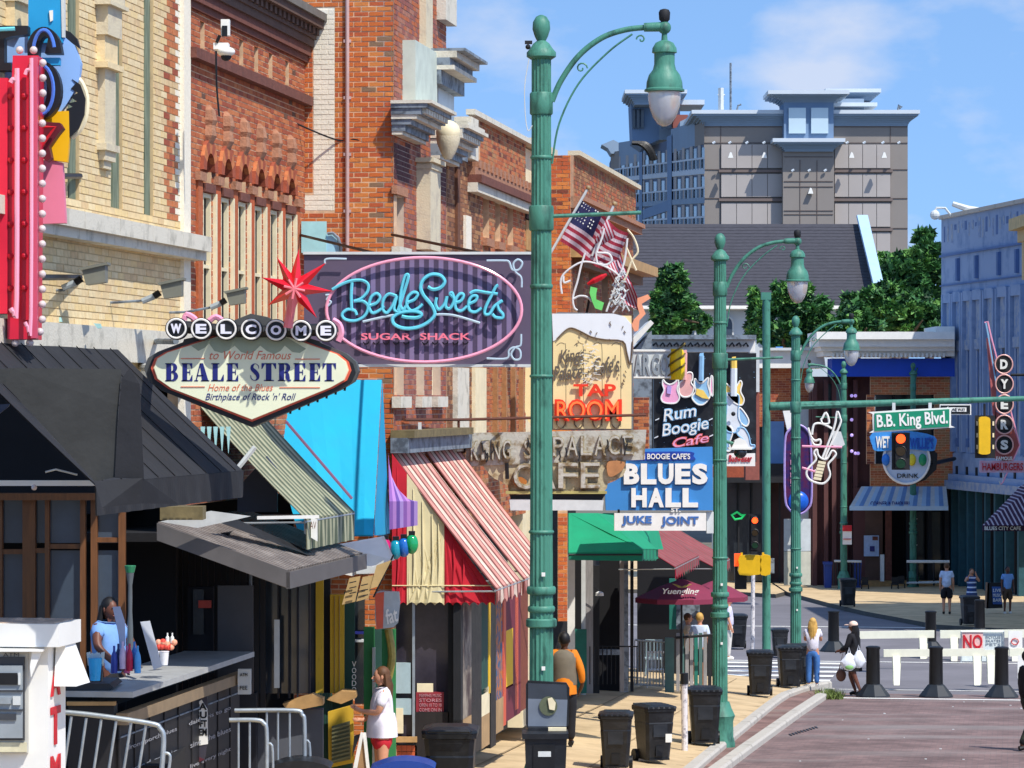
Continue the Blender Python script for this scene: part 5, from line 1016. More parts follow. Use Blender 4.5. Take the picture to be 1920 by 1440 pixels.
# ---- BEER MUG SIGN
YM = 52.5
mg = thing('beer_mug_sign', "cream beer mug shaped sign reading Kings Palace Cafe's with red neon Tap Room", 'sign', W(1100, 806, YM))
mc = mat('mug_cream', '#ecd49c', .5, .06, 2); mw = mat('mug_foam', '#dfe2e4', .5, .05, 2); ln = mat('mug_line', '#6b5a48', .6)
MB().pp([(1035, 590), (1048, 585), (1150, 588), (1172, 592), (1182, 604), (1187, 625), (1187, 806), (1035, 806)], YM, .35).build('cabinet', mat('cabinet_grey', '#6a6d70', .5, .1, 3), mg)
MB().pp([(985, 690), (1036, 690), (1036, 802), (1005, 802), (990, 790), (984, 770)], YM + .02, .25).build('handle', mc, mg)
MB().pr(1037, 592, 1184, 804, YM - .02, .03).build('face', mc, mg)
MB().pp([(1035, 588), (1150, 588), (1172, 594), (1184, 608), (1186, 680), (1180, 682), (1174, 660), (1170, 642), (1155, 640), (1135, 637), (1110, 632), (1090, 622), (1072, 615), (1060, 620), (1044, 636), (1037, 640)], YM - .035, .03).build('foam', mw, mg)
MB().pt([(1044, 636), (1060, 620), (1072, 615), (1090, 622), (1110, 632), (1135, 637), (1168, 640), (1175, 660), (1182, 684), (1186, 640)], YM - .045, .012, 5, smooth=3).build('foam_line', ln, mg)
for x in (1052, 1085, 1120, 1155):
    MB().pt([(x - 8, 648), (x - 2, 643), (x + 6, 645), (x + 9, 660), (x + 9, 800)], YM - .02, .005, 5, smooth=2).build('rib_line', ln, mg); MB().pt([(x - 8, 780), (x - 8, 795), (x, 803), (x + 8, 795), (x + 8, 780)], YM - .035, .010, 5, smooth=2).build('rib_line', ln, mg)
R_ = random.Random(3)
sp_m = MB()
for i in range(34): x, y = R_.uniform(1080, 1176), R_.choice((R_.uniform(600, 640), R_.uniform(680, 720))); sp_m.pt([(x, y), (x + R_.uniform(-3, 3), y + 4)], YM - .05, .009, 4)
sp_m.build('bubbles', ln, mg, kind='stuff')
lt = MB(); put_text(lt, "Kings", (1048, 654, 1096, 686), YM - .05, .02, shear=.4, offset=.012, rot=.12); lt.build('script_lettering', mat('faded_brown', '#5f564c', .6), mg)
lt = MB(); put_text(lt, "Palace", (1036, 684, 1092, 712), YM - .05, .02, shear=.4, offset=.012, rot=.12); lt.build('script_lettering', MATS['faded_brown'], mg)
lt = MB(); put_text(lt, "Cafe's", (1112, 668, 1162, 700), YM - .05, .02, shear=.4, offset=.012, rot=.12); lt.build('script_lettering', MATS['faded_brown'], mg)
no_ = mat('neon_orange', '#ff7038', .4, emit=.35); nr_ = mat('neon_red_wash', '#e83a1c', .5, .1)
lt = MB(); put_text(lt, "TAP", (1075, 720, 1155, 743), YM - .06, .03, offset=.03); lt.build('neon_lettering', nr_, mg)
lt = MB(); put_text(lt, "ROOM", (1040, 748, 1166, 790), YM - .06, .03, offset=.05); lt.build('neon_lettering', nr_, mg); lt = MB(); put_text(lt, "ROOM", (1044, 752, 1160, 786), YM - .10, .02, offset=.0); lt.build('neon_lettering', no_, mg)
wm = MB()
for i in range(60):
    x, y = R_.uniform(1092, 1120), R_.uniform(645, 720); wm.pt([(x, y), (x + R_.uniform(-9, 14), y + R_.uniform(-3, 5))], YM - .07, .006, 4)
wm.build('dead_tube_tangle', M['white'], mg, kind='stuff')
MB().tube([W(758, 787, 45.6), W(860, 787, 49.6), W(1210, 778, YM - .6)], .022, 6).build('brace_bar', mat('rusty_iron', '#5b3526', .8, .2, 5), mg)
MB().pt([(860, 787), (860, 812)], 49.6, .02, 6).build('brace_drop', MATS['rusty_iron'], mg); MB().pr(784, 792, 790, 806, 46.3, .1).build('brace_plate', M['greyw'], mg)
# ---- RUSTED PALACE CAFE SIGN
YR = 50.3
ru_ = mat('rusted_panel', '#b3b0a4', .8, .15, 5, col2='#7f6b4c', thr=(.48, .60), bump=.6, bscale=12); ru2 = mat('rusted_tan', '#b8ab8a', .75, .15, 4, col2='#7a5d38', thr=(.5, .66), bump=.3)
rs = thing('rusty_cafe_sign', 'rusted grey two tier sign of worn letters reading Kings Palace Cafe', 'sign', W(1040, 930, YR))
MB().pp([(874, 812), (1212, 806), (1208, 862), (874, 874)], YR, .3).build('upper_board', ru_, rs)
MB().pp([(905, 873), (1173, 861), (1174, 880), (1168, 893), (1152, 900), (1140, 903), (1138, 915), (1130, 924), (955, 928), (952, 910), (940, 903), (928, 898), (918, 890)], YR + .03, .25).build('lower_board', ru2, rs)
MB().pr(948, 921, 1138, 926, YR - .05, .1).build('lip', mat('yellowed_trim', '#a39a5e', .7, .2), rs)
MB().pp([(955, 926), (1136, 926), (1128, 938), (958, 938)], YR + .1, .3).build('underside', M['black'], rs); MB().pp([(955, 936), (1132, 938), (1130, 957), (957, 957)], YR, .3).build('white_panel', M['greyw'], rs)
mr_ = mat('worn_letter', '#7d725a', .85, .35, 12, col2='#aa9a74', thr=(.42, .58), bump=.6)
for txt, bx in (("KING'S", (880, 826, 1000, 864)), ('PALACE', (1034, 818, 1190, 856)), ('CAFE', (960, 868, 1128, 918))):
    for i, c_ in enumerate(txt):
        w = (bx[2] - bx[0]) / len(txt)
        if c_ == "'": continue
        lt = MB(); put_text(lt, c_, (bx[0] + i * w + 2, bx[1] - i * .6, bx[0] + (i + 1) * w - 2, bx[3] - i * .6), YR, .07, offset=.03); lt.build('letter', mr_, rs)
        lt = MB(); put_text(lt, c_, (bx[0] + i * w + 3, bx[1] - i * .6 + 1.5, bx[0] + (i + 1) * w - 3, bx[3] - i * .6 - 1.5), YR - .07, .02, offset=-.004); lt.build('letter_face', ru_, rs)
MB().pp(roundp([(1140, 866), (1170, 866), (1168, 880), (1150, 893), (1140, 890)]), YR - .04, .05).build('scroll', mat('rust_orange', '#b07a4e', .8, .2), rs); MB().pp(roundp([(962, 900), (975, 894), (988, 902), (982, 912), (968, 912)]), YR - .04, .05).build('rust_bowl', mat('rust_bright', '#a8672c', .8, .2), rs)
MB().pt([(868, 818), (864, 835), (868, 850)], YR + .1, .05, 6).build('conduit_box', M['brownstone'], rs)
MB().pt([(950, 868), (951, 898)], YR - .08, .03, 6).build('hanging_cable', M['black'], rs)
for i in range(14): x = R_.uniform(885, 1195); y = R_.uniform(820, 856); MB().pt([(x, y), (x + 2, y + R_.uniform(6, 14)), (x + R_.uniform(-4, 5), y + 18)], YR - .1, .011, 5).build('broken_tube', M['dark'], rs)
# ---- LAFAYETTE-STYLE LARGO + YELLOW BARREL
YA = 62.0
ag = thing('cabinet_sign', 'white cabinet sign with grey letters ARGO beside a yellow and black barrel', 'sign', W(1235, 712, YA))
MB().pr(1186, 655, 1258, 710, YA, .3).build('cabinet', M['greyw'], ag)
for i, c_ in enumerate('ARGO'): lt = MB(); put_text(lt, c_, (1189 + i * 16.5, 663, 1203.5 + i * 16.5, 704), YA, .04, offset=.03); lt.build('letter', mat('letter_grey', '#8f979c', .5, .1), ag); 
MB().pr(1188, 656, 1256, 659, YA - .03, .04).build('trim', M['white'], ag); MB().pr(1188, 706, 1256, 709, YA - .03, .04).build('trim', M['white'], ag)
bx = W(1268, 683, YA + .1); mb = MB(); mb.lathe([(.12, -.28), (.15, -.2), (.165, 0), (.15, .2), (.12, .28)], bx, 20); mb.build('barrel', mat('barrel_yellow', '#e8c414', .4, .06), ag, smooth=True)
for k in range(3): MB().tube([bx + Vector((-.165 * math.cos(t * .35), -.175 * math.sin(.3 + t * .3), -.26 + k * .18 + t * .035)) for t in range(9)], .018, 5).build('barrel_stripe', mat('barrel_brown', '#6b5a1c', .5), ag)
# ---- RUM BOOGIE CAFE
YB = 76.0
rb = thing('guitar_sign', 'tall black Rum Boogie Cafe sign covered with coloured guitars behind the second street lamp', 'sign', W(1316, 880, YB))
MB().pr(1226, 662, 1418, 866, YB, .5).build('board', mat('board_black', '#131418', .5, .3, 5, col2='#252a30', thr=(.5, .7)), rb)
gp = dict(pink=mat('guitar_pink', '#e8a0c0', .4, .08), lil=mat('guitar_lilac', '#b098d0', .4), skb=mat('guitar_blue', '#8cb8d8', .4, .08), yel=mat('guitar_yellow', '#eec860', .4, .08), wht=mat('guitar_white', '#d6dce0', .35, .06), sal=mat('guitar_salmon', '#e0a8a0', .4, .08))
def gz(pts): return [(1180 + x / 5.54, 640 + y / 5.54) for x, y in pts]
def guitar(label_, body, col, neck, ncol, detail=None, dcol=None, Y=YB - .12, nw=2.0):
    MB().pp(roundp(gz(body), 4), Y, .1).build('guitar_body', gp[col], rb)
    MB().pt(gz(body), Y - .0, .02, 5, closed=True, smooth=4).build('guitar_outline', M['white'] if col != 'wht' else gp['skb'], rb)
    if neck:
        (x0, y0), (x1, y1) = gz(neck); MB().pt([(x0, y0), (x1, y1)], Y - .05, .03 * nw, 6).build('guitar_neck', gp[ncol], rb); MB().pp([(x1 - 5, y1 + 2), (x1 - 3, y1 - 5), (x1 + 4, y1 - 6), (x1 + 4, y1 + 3)], Y - .05, .08).build('guitar_head', gp[ncol], rb)
    if detail: MB().pp(gz(detail), Y - .04, .05).build('pickguard', gp[dcol], rb)
guitar('a', [(350, 400), (375, 430), (420, 450), (470, 430), (505, 395), (510, 440), (495, 500), (520, 580), (490, 635), (425, 645), (350, 630), (330, 580), (360, 510), (345, 450)], 'pink', None, None, [(395, 460), (440, 470), (430, 550), (390, 540)], 'lil')
guitar('b', [(520, 440), (560, 400), (600, 330), (650, 330), (655, 390), (640, 430), (670, 480), (640, 560), (570, 580), (520, 540)], 'sal', [(570, 400), (575, 120)], 'sal')
guitar('c', [(680, 390), (720, 430), (760, 430), (820, 380), (815, 450), (840, 560), (790, 640), (740, 660), (690, 640), (650, 580), (690, 520), (675, 450)], 'skb', [(745, 410), (750, 150)], 'skb', [(700, 490), (770, 510), (830, 600), (760, 590), (690, 550)], 'yel')
guitar('d', [(985, 430), (1010, 440), (1060, 480), (1110, 470), (1150, 410), (1170, 440), (1155, 520), (1190, 600), (1170, 660), (1110, 650), (1050, 600), (1000, 520)], 'yel', [(1085, 460), (1085, 190)], 'yel', nw=2.4)
guitar('e', [(1010, 560), (1040, 540), (1120, 550), (1140, 600), (1130, 780), (1160, 860), (1130, 930), (1080, 950), (1010, 930), (995, 850), (1010, 700)], 'wht', [(1082, 570), (1085, 280)], 'wht', nw=2.6)
guitar('f', [(1140, 690), (1190, 730), (1240, 820), (1220, 880), (1170, 860), (1140, 800)], 'skb', None, None)
guitar('g', [(1000, 880), (1060, 900), (1070, 960), (1040, 1060), (1050, 1130), (1000, 1120)], 'skb', None, None)
guitar('h', [(1130, 900), (1190, 900), (1240, 980), (1260, 1070), (1300, 1080), (1290, 1110), (1230, 1110), (1180, 1020), (1120, 960)], 'wht', None, None)
guitar('i', [(845, 380), (865, 375), (868, 560), (840, 520)], 'pink', None, None)
MB().sph(W(1375, 776, YB - .25), (.05, .03, .05), 12, 8).build('sound_hole', M['black'], rb)
for txt, bx, r_, mt in (('Rum', gz([(335, 660), (700, 830)]), .17, 'skb'), ('Boogie', gz([(325, 800), (830, 1010)]), .17, 'skb'), ('Cafe', gz([(440, 960), (830, 1100)]), .17, 'sal')):
    (x0, y0), (x1, y1) = bx
    lt = MB(); put_text(lt, txt, (x0, y0 + 3, x1, y1 - 3), YB - .08, .05, shear=.25, offset=.05, rot=r_); lt.build('script_lettering', gp[mt] if mt != 'sal' else mat('script_coral', '#e07068', .4), rb)
    lt = MB(); put_text(lt, txt, (x0 + 1.5, y0 + 4.5, x1 - 1.5, y1 - 4.5), YB - .14, .03, shear=.25, offset=-.005, rot=r_); lt.build('neon_lettering', M['white'] if mt != 'sal' else gp['pink'], rb)
for (x, y) in ((290, 800), (280, 985), (845, 800), (850, 970)): MB().pp(gz([(x - 20, y + 15), (x + 20, y - 5), (x + 20, y + 8), (x - 20, y + 25)]), YB - .06, .04).build('dash', gp['wht'], rb)
MB().pr(1360, 850, 1416, 874, YB - .1, .4).build('beer_panel', M['white'], rb); lt = MB(); put_text(lt, 'Budweiser', (1366, 853, 1410, 866), YB - .1, .03, shear=.2, offset=.01); lt.build('lettering', M['red'], rb)
star = MB()
for i in range(70): x, y = R_.uniform(1230, 1414), R_.uniform(668, 860); star.pr(x, y, x + 1, y + 1, YB - .012, .02)
star.build('painted_specks', gp['skb'], rb, kind='stuff')
cm = thing('dome_camera', 'white dome security camera on the second lamp post beside the guitar sign', 'camera', W(1388, 860, 61.3)); Yd = 61.3
MB().pp([(1372, 840), (1378, 826), (1388, 821), (1398, 826), (1404, 840)], Yd, .3).build('housing', M['white'], cm); MB().sph(W(1388, 848, Yd + .1), (.12, .12, .11), 14, 8).build('dome', M['glass'], cm, smooth=True); MB().pr(1366, 839, 1410, 843, Yd - .03, .3).build('flange', M['white'], cm); MB().pt([(1356, 826), (1376, 832)], Yd + .1, .03, 6).build('arm', M['lamp'], cm)
# ---- BLUES HALL
YH2 = 57.2
bh = thing('blues_hall_sign', 'light blue Blues Hall sign with a white Juke Joint strip hanging beneath', 'sign', W(1235, 996, YH2))
MB().pp([(1208, 842), (1336, 838), (1337, 957), (1136, 957), (1134, 915), (1140, 908), (1152, 903), (1168, 893), (1174, 875), (1174, 845)], YH2, .3).build('board', mat('sign_mid_blue', '#3c84c4', .5, .06, 2), bh)
MB().pp(roundp([(1180, 849), (1230, 847), (1296, 847), (1300, 855), (1296, 863), (1200, 864), (1180, 862)], 3), YH2 - .03, .04).build('name_pill', mat('royal_blue', '#1c3f98', .5), bh)
lt = MB(); put_text(lt, "RUM BOOGIE CAFE'S", (1186, 850, 1294, 861), YH2 - .03, .02, offset=.02); lt.build('lettering', M['white'], bh)
for txt, bx in (('BLUES', (1168, 869, 1328, 908)), ('HALL', (1182, 915, 1310, 951))):
    for i, c_ in enumerate(txt):
        w = (bx[2] - bx[0]) / len(txt); lt = MB(); put_text(lt, c_, (bx[0] + i * w + 1.5, bx[1], bx[0] + (i + 1) * w - 1.5, bx[3]), YH2, .06, offset=.05); lt.build('letter', M['white'], bh)
        lt = MB(); put_text(lt, c_, (bx[0] + i * w + 2.5, bx[1] + 1.5, bx[0] + (i + 1) * w - .5, bx[3] + 2.5), YH2, .02, offset=.05); lt.build('letter_shadow_coat', mat('letter_back_blue', '#26508c', .6), bh)
lt = MB(); put_text(lt, "ST.", (1258, 952, 1276, 960), YH2 - .01, .04, offset=.03); lt.build('lettering', M['white'], bh)
MB().pr(1152, 962, 1324, 995, YH2 - .02, .22).build('juke_board', M['white'], bh)
for txt, bx in (('JUKE', (1166, 967, 1222, 986)), ('JOINT', (1240, 968, 1310, 988))):
    lt = MB(); put_text(lt, txt, bx, YH2 - .02, .02, offset=.03); lt.build('lettering', mat('letter_steel_blue', '#3f6cae', .5), bh)
MB().pr(1325, 960, 1338, 1000, YH2 + .1, .1).build('hanger', M['greyw'], bh); MB().pt([(1160, 955), (1160, 963)], YH2, .02, 5).build('hanger', M['black'], bh)
# ---- GUITAR LIGHT SCULPTURE, FLAGS, TUBES ABOVE THE MUG
YF = 54.0
def flag(nm, lbl, pole0, pole1, hoist, fly, canton, wav=.10, seed=1, grp='flags on the lamp side'):
    f = thing(nm, lbl, 'flag', W(pole0[0], pole0[1], YF))
    MB().pt([pole0, pole1], YF, .022, 6).build('pole', M['greyw'], f); MB().sph(W(pole1[0], pole1[1], YF), .04, 10, 6).build('finial', mat('brass', '#c8a878', .3, metal=.6), f)
    mb = MB(); n, m = 20, 13; (hx0, hy0), (hx1, hy1) = hoist; (fx0, fy0), (fx1, fy1) = fly; vs = []
    for i in range(n + 1):
        u = i / n
        for j in range(m + 1):
            w = j / m; x = hx0 + (hx1 - hx0) * w; y = hy0 + (hy1 - hy0) * w; X = fx0 + (fx1 - fx0) * w; Yp = fy0 + (fy1 - fy0) * w
            px = x + (X - x) * u; py = y + (Yp - y) * u + math.sin(u * 9 + w * 1.5 + seed) * 5 * u
            p = W(px, py, YF); p.y += math.sin(u * 11 + w * 2.5 + seed) * wav; vs.append(p)
    for i in range(n):
        for j in range(m): mb.f.append((i * (m + 1) + j, (i + 1) * (m + 1) + j, (i + 1) * (m + 1) + j + 1, i * (m + 1) + j + 1)); mb.m.append(2 if (i < n * canton and j < 7) else (0 if j % 2 == 0 else 1))
    mb.v = vs; o = mb.build('cloth', [mat('flag_red', '#93263a', .8), mat('flag_white', '#bfabb2', .8), mat('flag_navy', '#24254e', .8)], f, smooth=False)
    so_ = o.modifiers.new('thick', 'SOLIDIFY'); so_.thickness = .004
    st = MB()
    for a in range(6):
        for b in range(5):
            i = int(1 + a * n * canton / 6.5); j = b * 6 / 5 + .6; p = vs[i * (m + 1) + int(j)] + Vector((0, -.012, -.02)); st.add([p + Vector((-.013, 0, 0)), p + Vector((0, 0, -.016)), p + Vector((.013, 0, 0)), p + Vector((0, 0, .016))], [(0, 1, 2, 3)])
    if canton > 0: st.build('stars', M['white'], f, kind='stuff')
flag('flag', 'american flag on the pale pole leaning left, its starred corner uppermost', (1030, 478), (1103, 352), ((1090, 374), (1050, 452)), ((1178, 440), (1150, 520)), .42, seed=1)
flag('flag', 'american flag on the right hand pole hanging down over the wire figure', (1110, 480), (1152, 382), ((1140, 406), (1115, 452)), ((1204, 588), (1162, 560)), .0, seed=3, wav=.08)
tg = thing('wire_figure', 'tangle of bare white neon tubes above the beer mug sign', 'neon figure', W(1120, 588, YF))
tw = M['tubewhite']; zf = lambda pts: [(1020 + x / 4.8, 330 + y / 4.8) for x, y in pts]
for pts in ([(160, 1060), (150, 940), (200, 860), (340, 775), (480, 790), (600, 840), (680, 900)], [(370, 690), (330, 820), (300, 950), (260, 1090), (270, 1180), (300, 1210)], [(260, 1110), (320, 1080), (390, 1090), (430, 1130)], [(480, 790), (470, 700), (520, 560), (540, 470)], [(750, 480), (810, 560), (845, 680), (790, 760), (740, 900), (680, 1000)], [(560, 1220), (640, 1000), (720, 780), (750, 560)], [(240, 940), (180, 960), (175, 900)], [(480, 690), (580, 700), (610, 760), (560, 800), (500, 790)], [(740, 640), (790, 760), (830, 850)], [(620, 1230), (700, 1120), (730, 1040), (640, 950), (700, 880)], [(600, 1180), (690, 1060), (620, 1080), (720, 980)]):
    MB().pt(zf(pts), YF - .15, .017, 6, smooth=4).build('tube', tw if pts[0][0] < 700 else M['cream'], tg, smooth=True)
k_ = MB()
for i in range(46): x, y = R_.uniform(630, 740), R_.uniform(850, 1180); k_.pt(zf([(x, y), (x + R_.uniform(-50, 50), y + R_.uniform(-60, 60))]), YF - .18 + ru(-.05, .05), .012, 5)
k_.build('tube_cluster', M['greyw'], tg, kind='stuff')
MB().pp(zf([(420, 990), (440, 1000), (480, 1010), (470, 1060), (470, 1110), (540, 1140), (520, 1210), (460, 1190), (430, 1120), (410, 1050)]), YF - .2, .06).build('green_figure', mat('lime_plastic', '#6fd06a', .4, .06), tg)
MB().pt(zf([(390, 975), (450, 945), (520, 910), (565, 885)]), YF - .2, [.02, .05, .045, .02], 6).build('red_chili', M['red'], tg)
MB().pp(zf([(840, 1100), (935, 1065), (960, 1100), (880, 1150), (915, 1240), (860, 1300), (850, 1390), (815, 1400), (790, 1340), (810, 1290), (860, 1240), (840, 1170)]), YF - .1, .08).build('orange_bolt', mat('peach_plastic', '#f0a078', .4, .06), tg)
MB().tube([W(1100, 588, YF), W(1105, 560, YF)], .02, 5).build('support', M['dark'], tg)
# ---- NEON GUITAR SCULPTURE ON LAMP THREE
YQ = 84.5
ng = thing('guitar_outline', 'white tube outline of a tilted electric guitar hung on the third street lamp', 'neon figure', W(1545, 910, YQ)); gq = lambda pts: [(1440 + x / 5.333, 740 + y / 5.333) for x, y in pts]
for pts, cl in (([(490, 550), (460, 580), (480, 650), (400, 740), (385, 800), (430, 860), (540, 890), (600, 850), (620, 790), (600, 700), (650, 640), (680, 590), (640, 560), (590, 640), (540, 640), (500, 600)], True), ([(540, 640), (660, 330), (690, 170), (720, 230), (720, 300), (600, 560), (570, 640)], False), ([(440, 400), (460, 300), (540, 290), (640, 340)], False), ([(400, 330), (430, 420), (470, 460), (520, 450), (520, 500), (460, 500), (430, 440)], False), ([(540, 240), (580, 180), (610, 280), (550, 290), (530, 250)], True), ([(340, 515), (740, 525)], False), ([(340, 730), (470, 770)], False)):
    MB().pt(gq(pts), YQ, .028, 6, closed=cl, smooth=4 if len(pts) > 2 else 0).build('tube', M['white'] if len(pts) > 2 else M['tubepink'], ng, smooth=True)
for k in range(6): MB().pp(gq([(505 - k * 9, 660 + k * 32), (580 - k * 9, 672 + k * 32), (574 - k * 9, 698 + k * 32), (498 - k * 9, 686 + k * 32)]), YQ - .02, .06).build('pickup_bar', M['cream'], ng)
MB().pp(gq([(650, 360), (730, 370), (770, 500), (700, 540), (640, 500)]), YQ, .2).build('junction_box', M['greyw'], ng)
# ---- PURPLE OVAL SIGN
YO = 125.0
pv = thing('oval_sign', 'tall dark purple rounded sign with a blue ball near its foot behind the third lamp', 'sign', W(1497, 965, YO)); 
MB().pp(roundp([(1472, 830), (1480, 806), (1497, 797), (1513, 806), (1520, 830), (1522, 930), (1514, 955), (1497, 964), (1480, 955), (1472, 930)], 4), YO, .5).build('board', mat('sign_plum', '#561640', .45, .3, 3, col2='#2c1a5a', thr=(.4, .6)), pv)
MB().pt([(1472, 830), (1480, 806), (1497, 797), (1513, 806), (1520, 830), (1522, 930), (1514, 955), (1497, 964), (1480, 955), (1472, 930)], YO - .04, .04, 5, closed=True, smooth=4).build('rim', gp['lil'], pv)
MB().sph(W(1497, 940, YO), (.38, .2, .38), 18, 10).build('ball', mat('ball_blue', '#1f5fc8', .3), pv, smooth=True); lt = MB()
for i, c_ in enumerate('TICKET'): put_text(lt, c_, (1482, 850 + i * 12, 1490, 859 + i * 12), YO - .02, .03, offset=.02)
lt.build('lettering', gp['pink'], pv); MB().pp([(1468, 770), (1484, 768), (1490, 800), (1476, 806)], YO + .3, .2).build('white_hood', M['white'], pv)
# ---- ROUND DRINK SIGN
YJ = 134.0
wv = thing('round_sign', "round white drink sign with blue Wet Willie's banner and coloured dots behind the red signal", 'sign', W(1700, 910, YJ))
MB().pp([(1700 + 44 * math.cos(2 * math.pi * k / 32), 862 + 46 * math.sin(2 * math.pi * k / 32)) for k in range(32)], YJ, .4).build('disc', mat('disc_pale', '#b9c8da', .5, .1, 2), wv)
MB().pt([(1700 + 43 * math.cos(2 * math.pi * k / 32), 862 + 45 * math.sin(2 * math.pi * k / 32)) for k in range(32)], YJ - .05, .05, 5, closed=True).build('rim', M['white'], wv)
MB().pp(roundp([(1636, 812), (1700, 808), (1752, 818), (1754, 838), (1746, 846), (1700, 842), (1646, 846), (1636, 836)], 3), YJ - .15, .15).build('banner', mat('banner_blue', '#3f8fd8', .45), wv)
for txt, bx in (('WET', (1642, 818, 1668, 840)), ("WILLIE'S", (1706, 820, 1750, 842))): lt = MB(); put_text(lt, txt, bx, YJ - .15, .05, offset=.03); lt.build('lettering', M['white'] if txt == 'WET' else mat('royal', '#1f54b0', .5), wv)
for (x, c_) in ((1661, '#2a78d0'), (1685, '#d04030'), (1710, '#d8c830'), (1730, '#1f8a5a')): MB().sph(W(x, 862, YJ - .1), (.16, .1, .24), 12, 8).build('dot', mat('dot' + c_, c_, .4), wv, smooth=True)
MB().pp([(1740, 835), (1758, 850), (1756, 880), (1735, 900), (1708, 910), (1722, 893), (1735, 880), (1745, 860)], YJ + .1, .2).build('black_swoosh', M['black'], wv)
lt = MB(); put_text(lt, 'DRINK', (1682, 888, 1722, 896), YJ - .01, .03, offset=.0); lt.build('lettering', M['dark'], wv); MB().tube([W(1744, 870, YJ), W(1790, 860, YJ + 3)], .08, 6).build('bracket', M['black'], wv)
# ---- DYERS
YD = 121.0
dy = thing('dyers_sign', 'vertical sign of round black discs spelling DYERS on a faded red arrow', 'sign', W(1885, 915, YD))
MB().pp([(1850, 634), (1856, 632), (1868, 690), (1868, 790), (1862, 775)], YD + .05, .15).build('spear', mat('faded_red', '#b8605c', .6, .12), dy); MB().pp([(1866, 770), (1896, 790), (1912, 835), (1896, 868), (1866, 860)], YD + .05, .15).build('arrow', MATS['faded_red'], dy)
MB().pt([(1846, 605), (1852, 603), (1858, 630), (1912, 835), (1880, 905), (1876, 908)], YD - .02, .03, 5).build('outline_tube', M['tubepink'], dy); MB().pt([(1848, 604), (1853, 630), (1868, 720)], YD - .02, .03, 5).build('outline_tube', gp['skb'], dy)
for i, c_ in enumerate('DYERS'):
    x = (1882, 1883, 1883, 1883, 1883)[i]; y = (683, 720, 758, 796, 834)[i]; c = W(x, y, YD - .1); n = 26
    d = MB().prism([c + Vector((math.cos(2 * math.pi * k / n) * .32, 0, math.sin(2 * math.pi * k / n) * .34)) for k in range(n)], Vector((0, .2, 0))).build('disc', M['dark'], dy)
    MB().tube([c + Vector((math.cos(2 * math.pi * k / n) * .31, -.02, math.sin(2 * math.pi * k / n) * .33)) for k in range(n)], .028, 5, closed=True).build('disc_rim', gp['sal'], d)
    lt = MB(); put_text(lt, c_, (x - 7, y - 9, x + 7, y + 9), YD - .11, .05, offset=.05); lt.build('letter', M['white'], d)
MB().pr(1838, 864, 1935, 886, YD - .05, .2).build('name_board', mat('faded_pink', '#d898ac', .6, .1, 3, col2='#c8b4c4', thr=(.4, .6)), dy); lt = MB(); put_text(lt, 'HAMBURGERS', (1842, 868, 1918, 882), YD - .05, .03, offset=.01); lt.build('lettering', M['red'], dy)
lt = MB(); put_text(lt, 'FAMOUS', (1868, 856, 1898, 863), YD - .1, .03, offset=.02); lt.build('lettering', M['white'], dy)
MB().pt([(1882, 886), (1880, 904), (1876, 908), (1874, 902)], YD, .03, 5, smooth=3).build('hook', M['greyw'], dy); MB().tube([W(1895, 703, YD), W(1940, 703, YD)], .05, 6).build('bracket', M['black'], dy)
# ================================================================ AWNINGS
def px_t(px, T): return s_at(px, T)
def awning(lbl, s0, s1, T0, z0, T1, z1, val, m, mend=None, scal=0, sag=.03, frame=True, name='awning', group=None):
    a = thing(name, lbl, 'awning', S(s0, -T1, z1), group); nx, ny = 10, 6; mb = MB(); vs = []
    for i in range(nx + 1):
        for j in range(ny + 1):
            u, w = i / nx, j / ny; vs.append(S(s0 + (s1 - s0) * u, -(T0 + (T1 - T0) * w), z0 + (z1 - z0) * w - sag * math.sin(math.pi * w) * (1 + .4 * math.sin(i * 1.7))))
    up = [v + Z * .012 for v in vs]; n = len(vs); fs = []
    for i in range(nx):
        for j in range(ny): a_, b, c, d = i * (ny + 1) + j, (i + 1) * (ny + 1) + j, (i + 1) * (ny + 1) + j + 1, i * (ny + 1) + j + 1; fs += [(a_, b, c, d), (n + a_, n + d, n + c, n + b)]
    mb.add(vs + up, fs); mb.build('cloth', m, a, smooth=True)
    if val:
        mb = MB(); k = max(2, int((s1 - s0) / .22)); top = []; bot = []
        for i in range(k * 4 + 1):
            s = s0 + (s1 - s0) * i / (k * 4); dz = val - (scal * abs(math.sin(math.pi * i / 4)) if scal else 0)
            top.append(S(s, -T1 + .01, z1 + .01)); bot.append(S(s, -T1 + .015 + .012 * math.sin(i * .8), z1 - dz))
        o = len(top); mb.add(top + bot + [x - V * .01 for x in top + bot], [(i, i + 1, o + i + 1, o + i) for i in range(o - 1)] + [(2 * o + i, 3 * o + i, 3 * o + i + 1, 2 * o + i + 1) for i in range(o - 1)]); mb.build('valance', m, a)
    if frame:
        mb = MB(); mb.tube([S(s0, -T1, z1 - .02), S(s1, -T1, z1 - .02)], .015, 6)
        mb.build('frame_bar', M['steel'], a)
        for s in (s0 + .03, s1 - .03): MB().tube([S(s, -T0, z1 - .05), S(s, -T1, z1 - .03)], .012, 6).build('frame_arm', M['steel'], a)
    return a
def cloth_poly(a, pts, m, th=.012, name='end_panel'): return MB().prism([W(*p) for p in pts], Vector((0, th, 0))).build(name, m, a)
blkc = mat('black_canvas', '#222327', .85, .3, 1.5, bump=1, bscale=3.5); blkc2 = mat('lit_canvas', '#343534', .85, .25, 1.5, bump=1, bscale=3.5)  # second canvas is a paler copy, sunlight painted into the loose flap
pA = W(455, 885, 34.8); sAf = pA.dot(U); TAf = -pA.dot(V); sAn = W(180, 905, 29.2).dot(U)
a1 = awning('large sagging black canvas awning over the open street bar', sAn, sAf, TA, 7.22, TAf, 5.77, .26, blkc, sag=.02, frame=False)
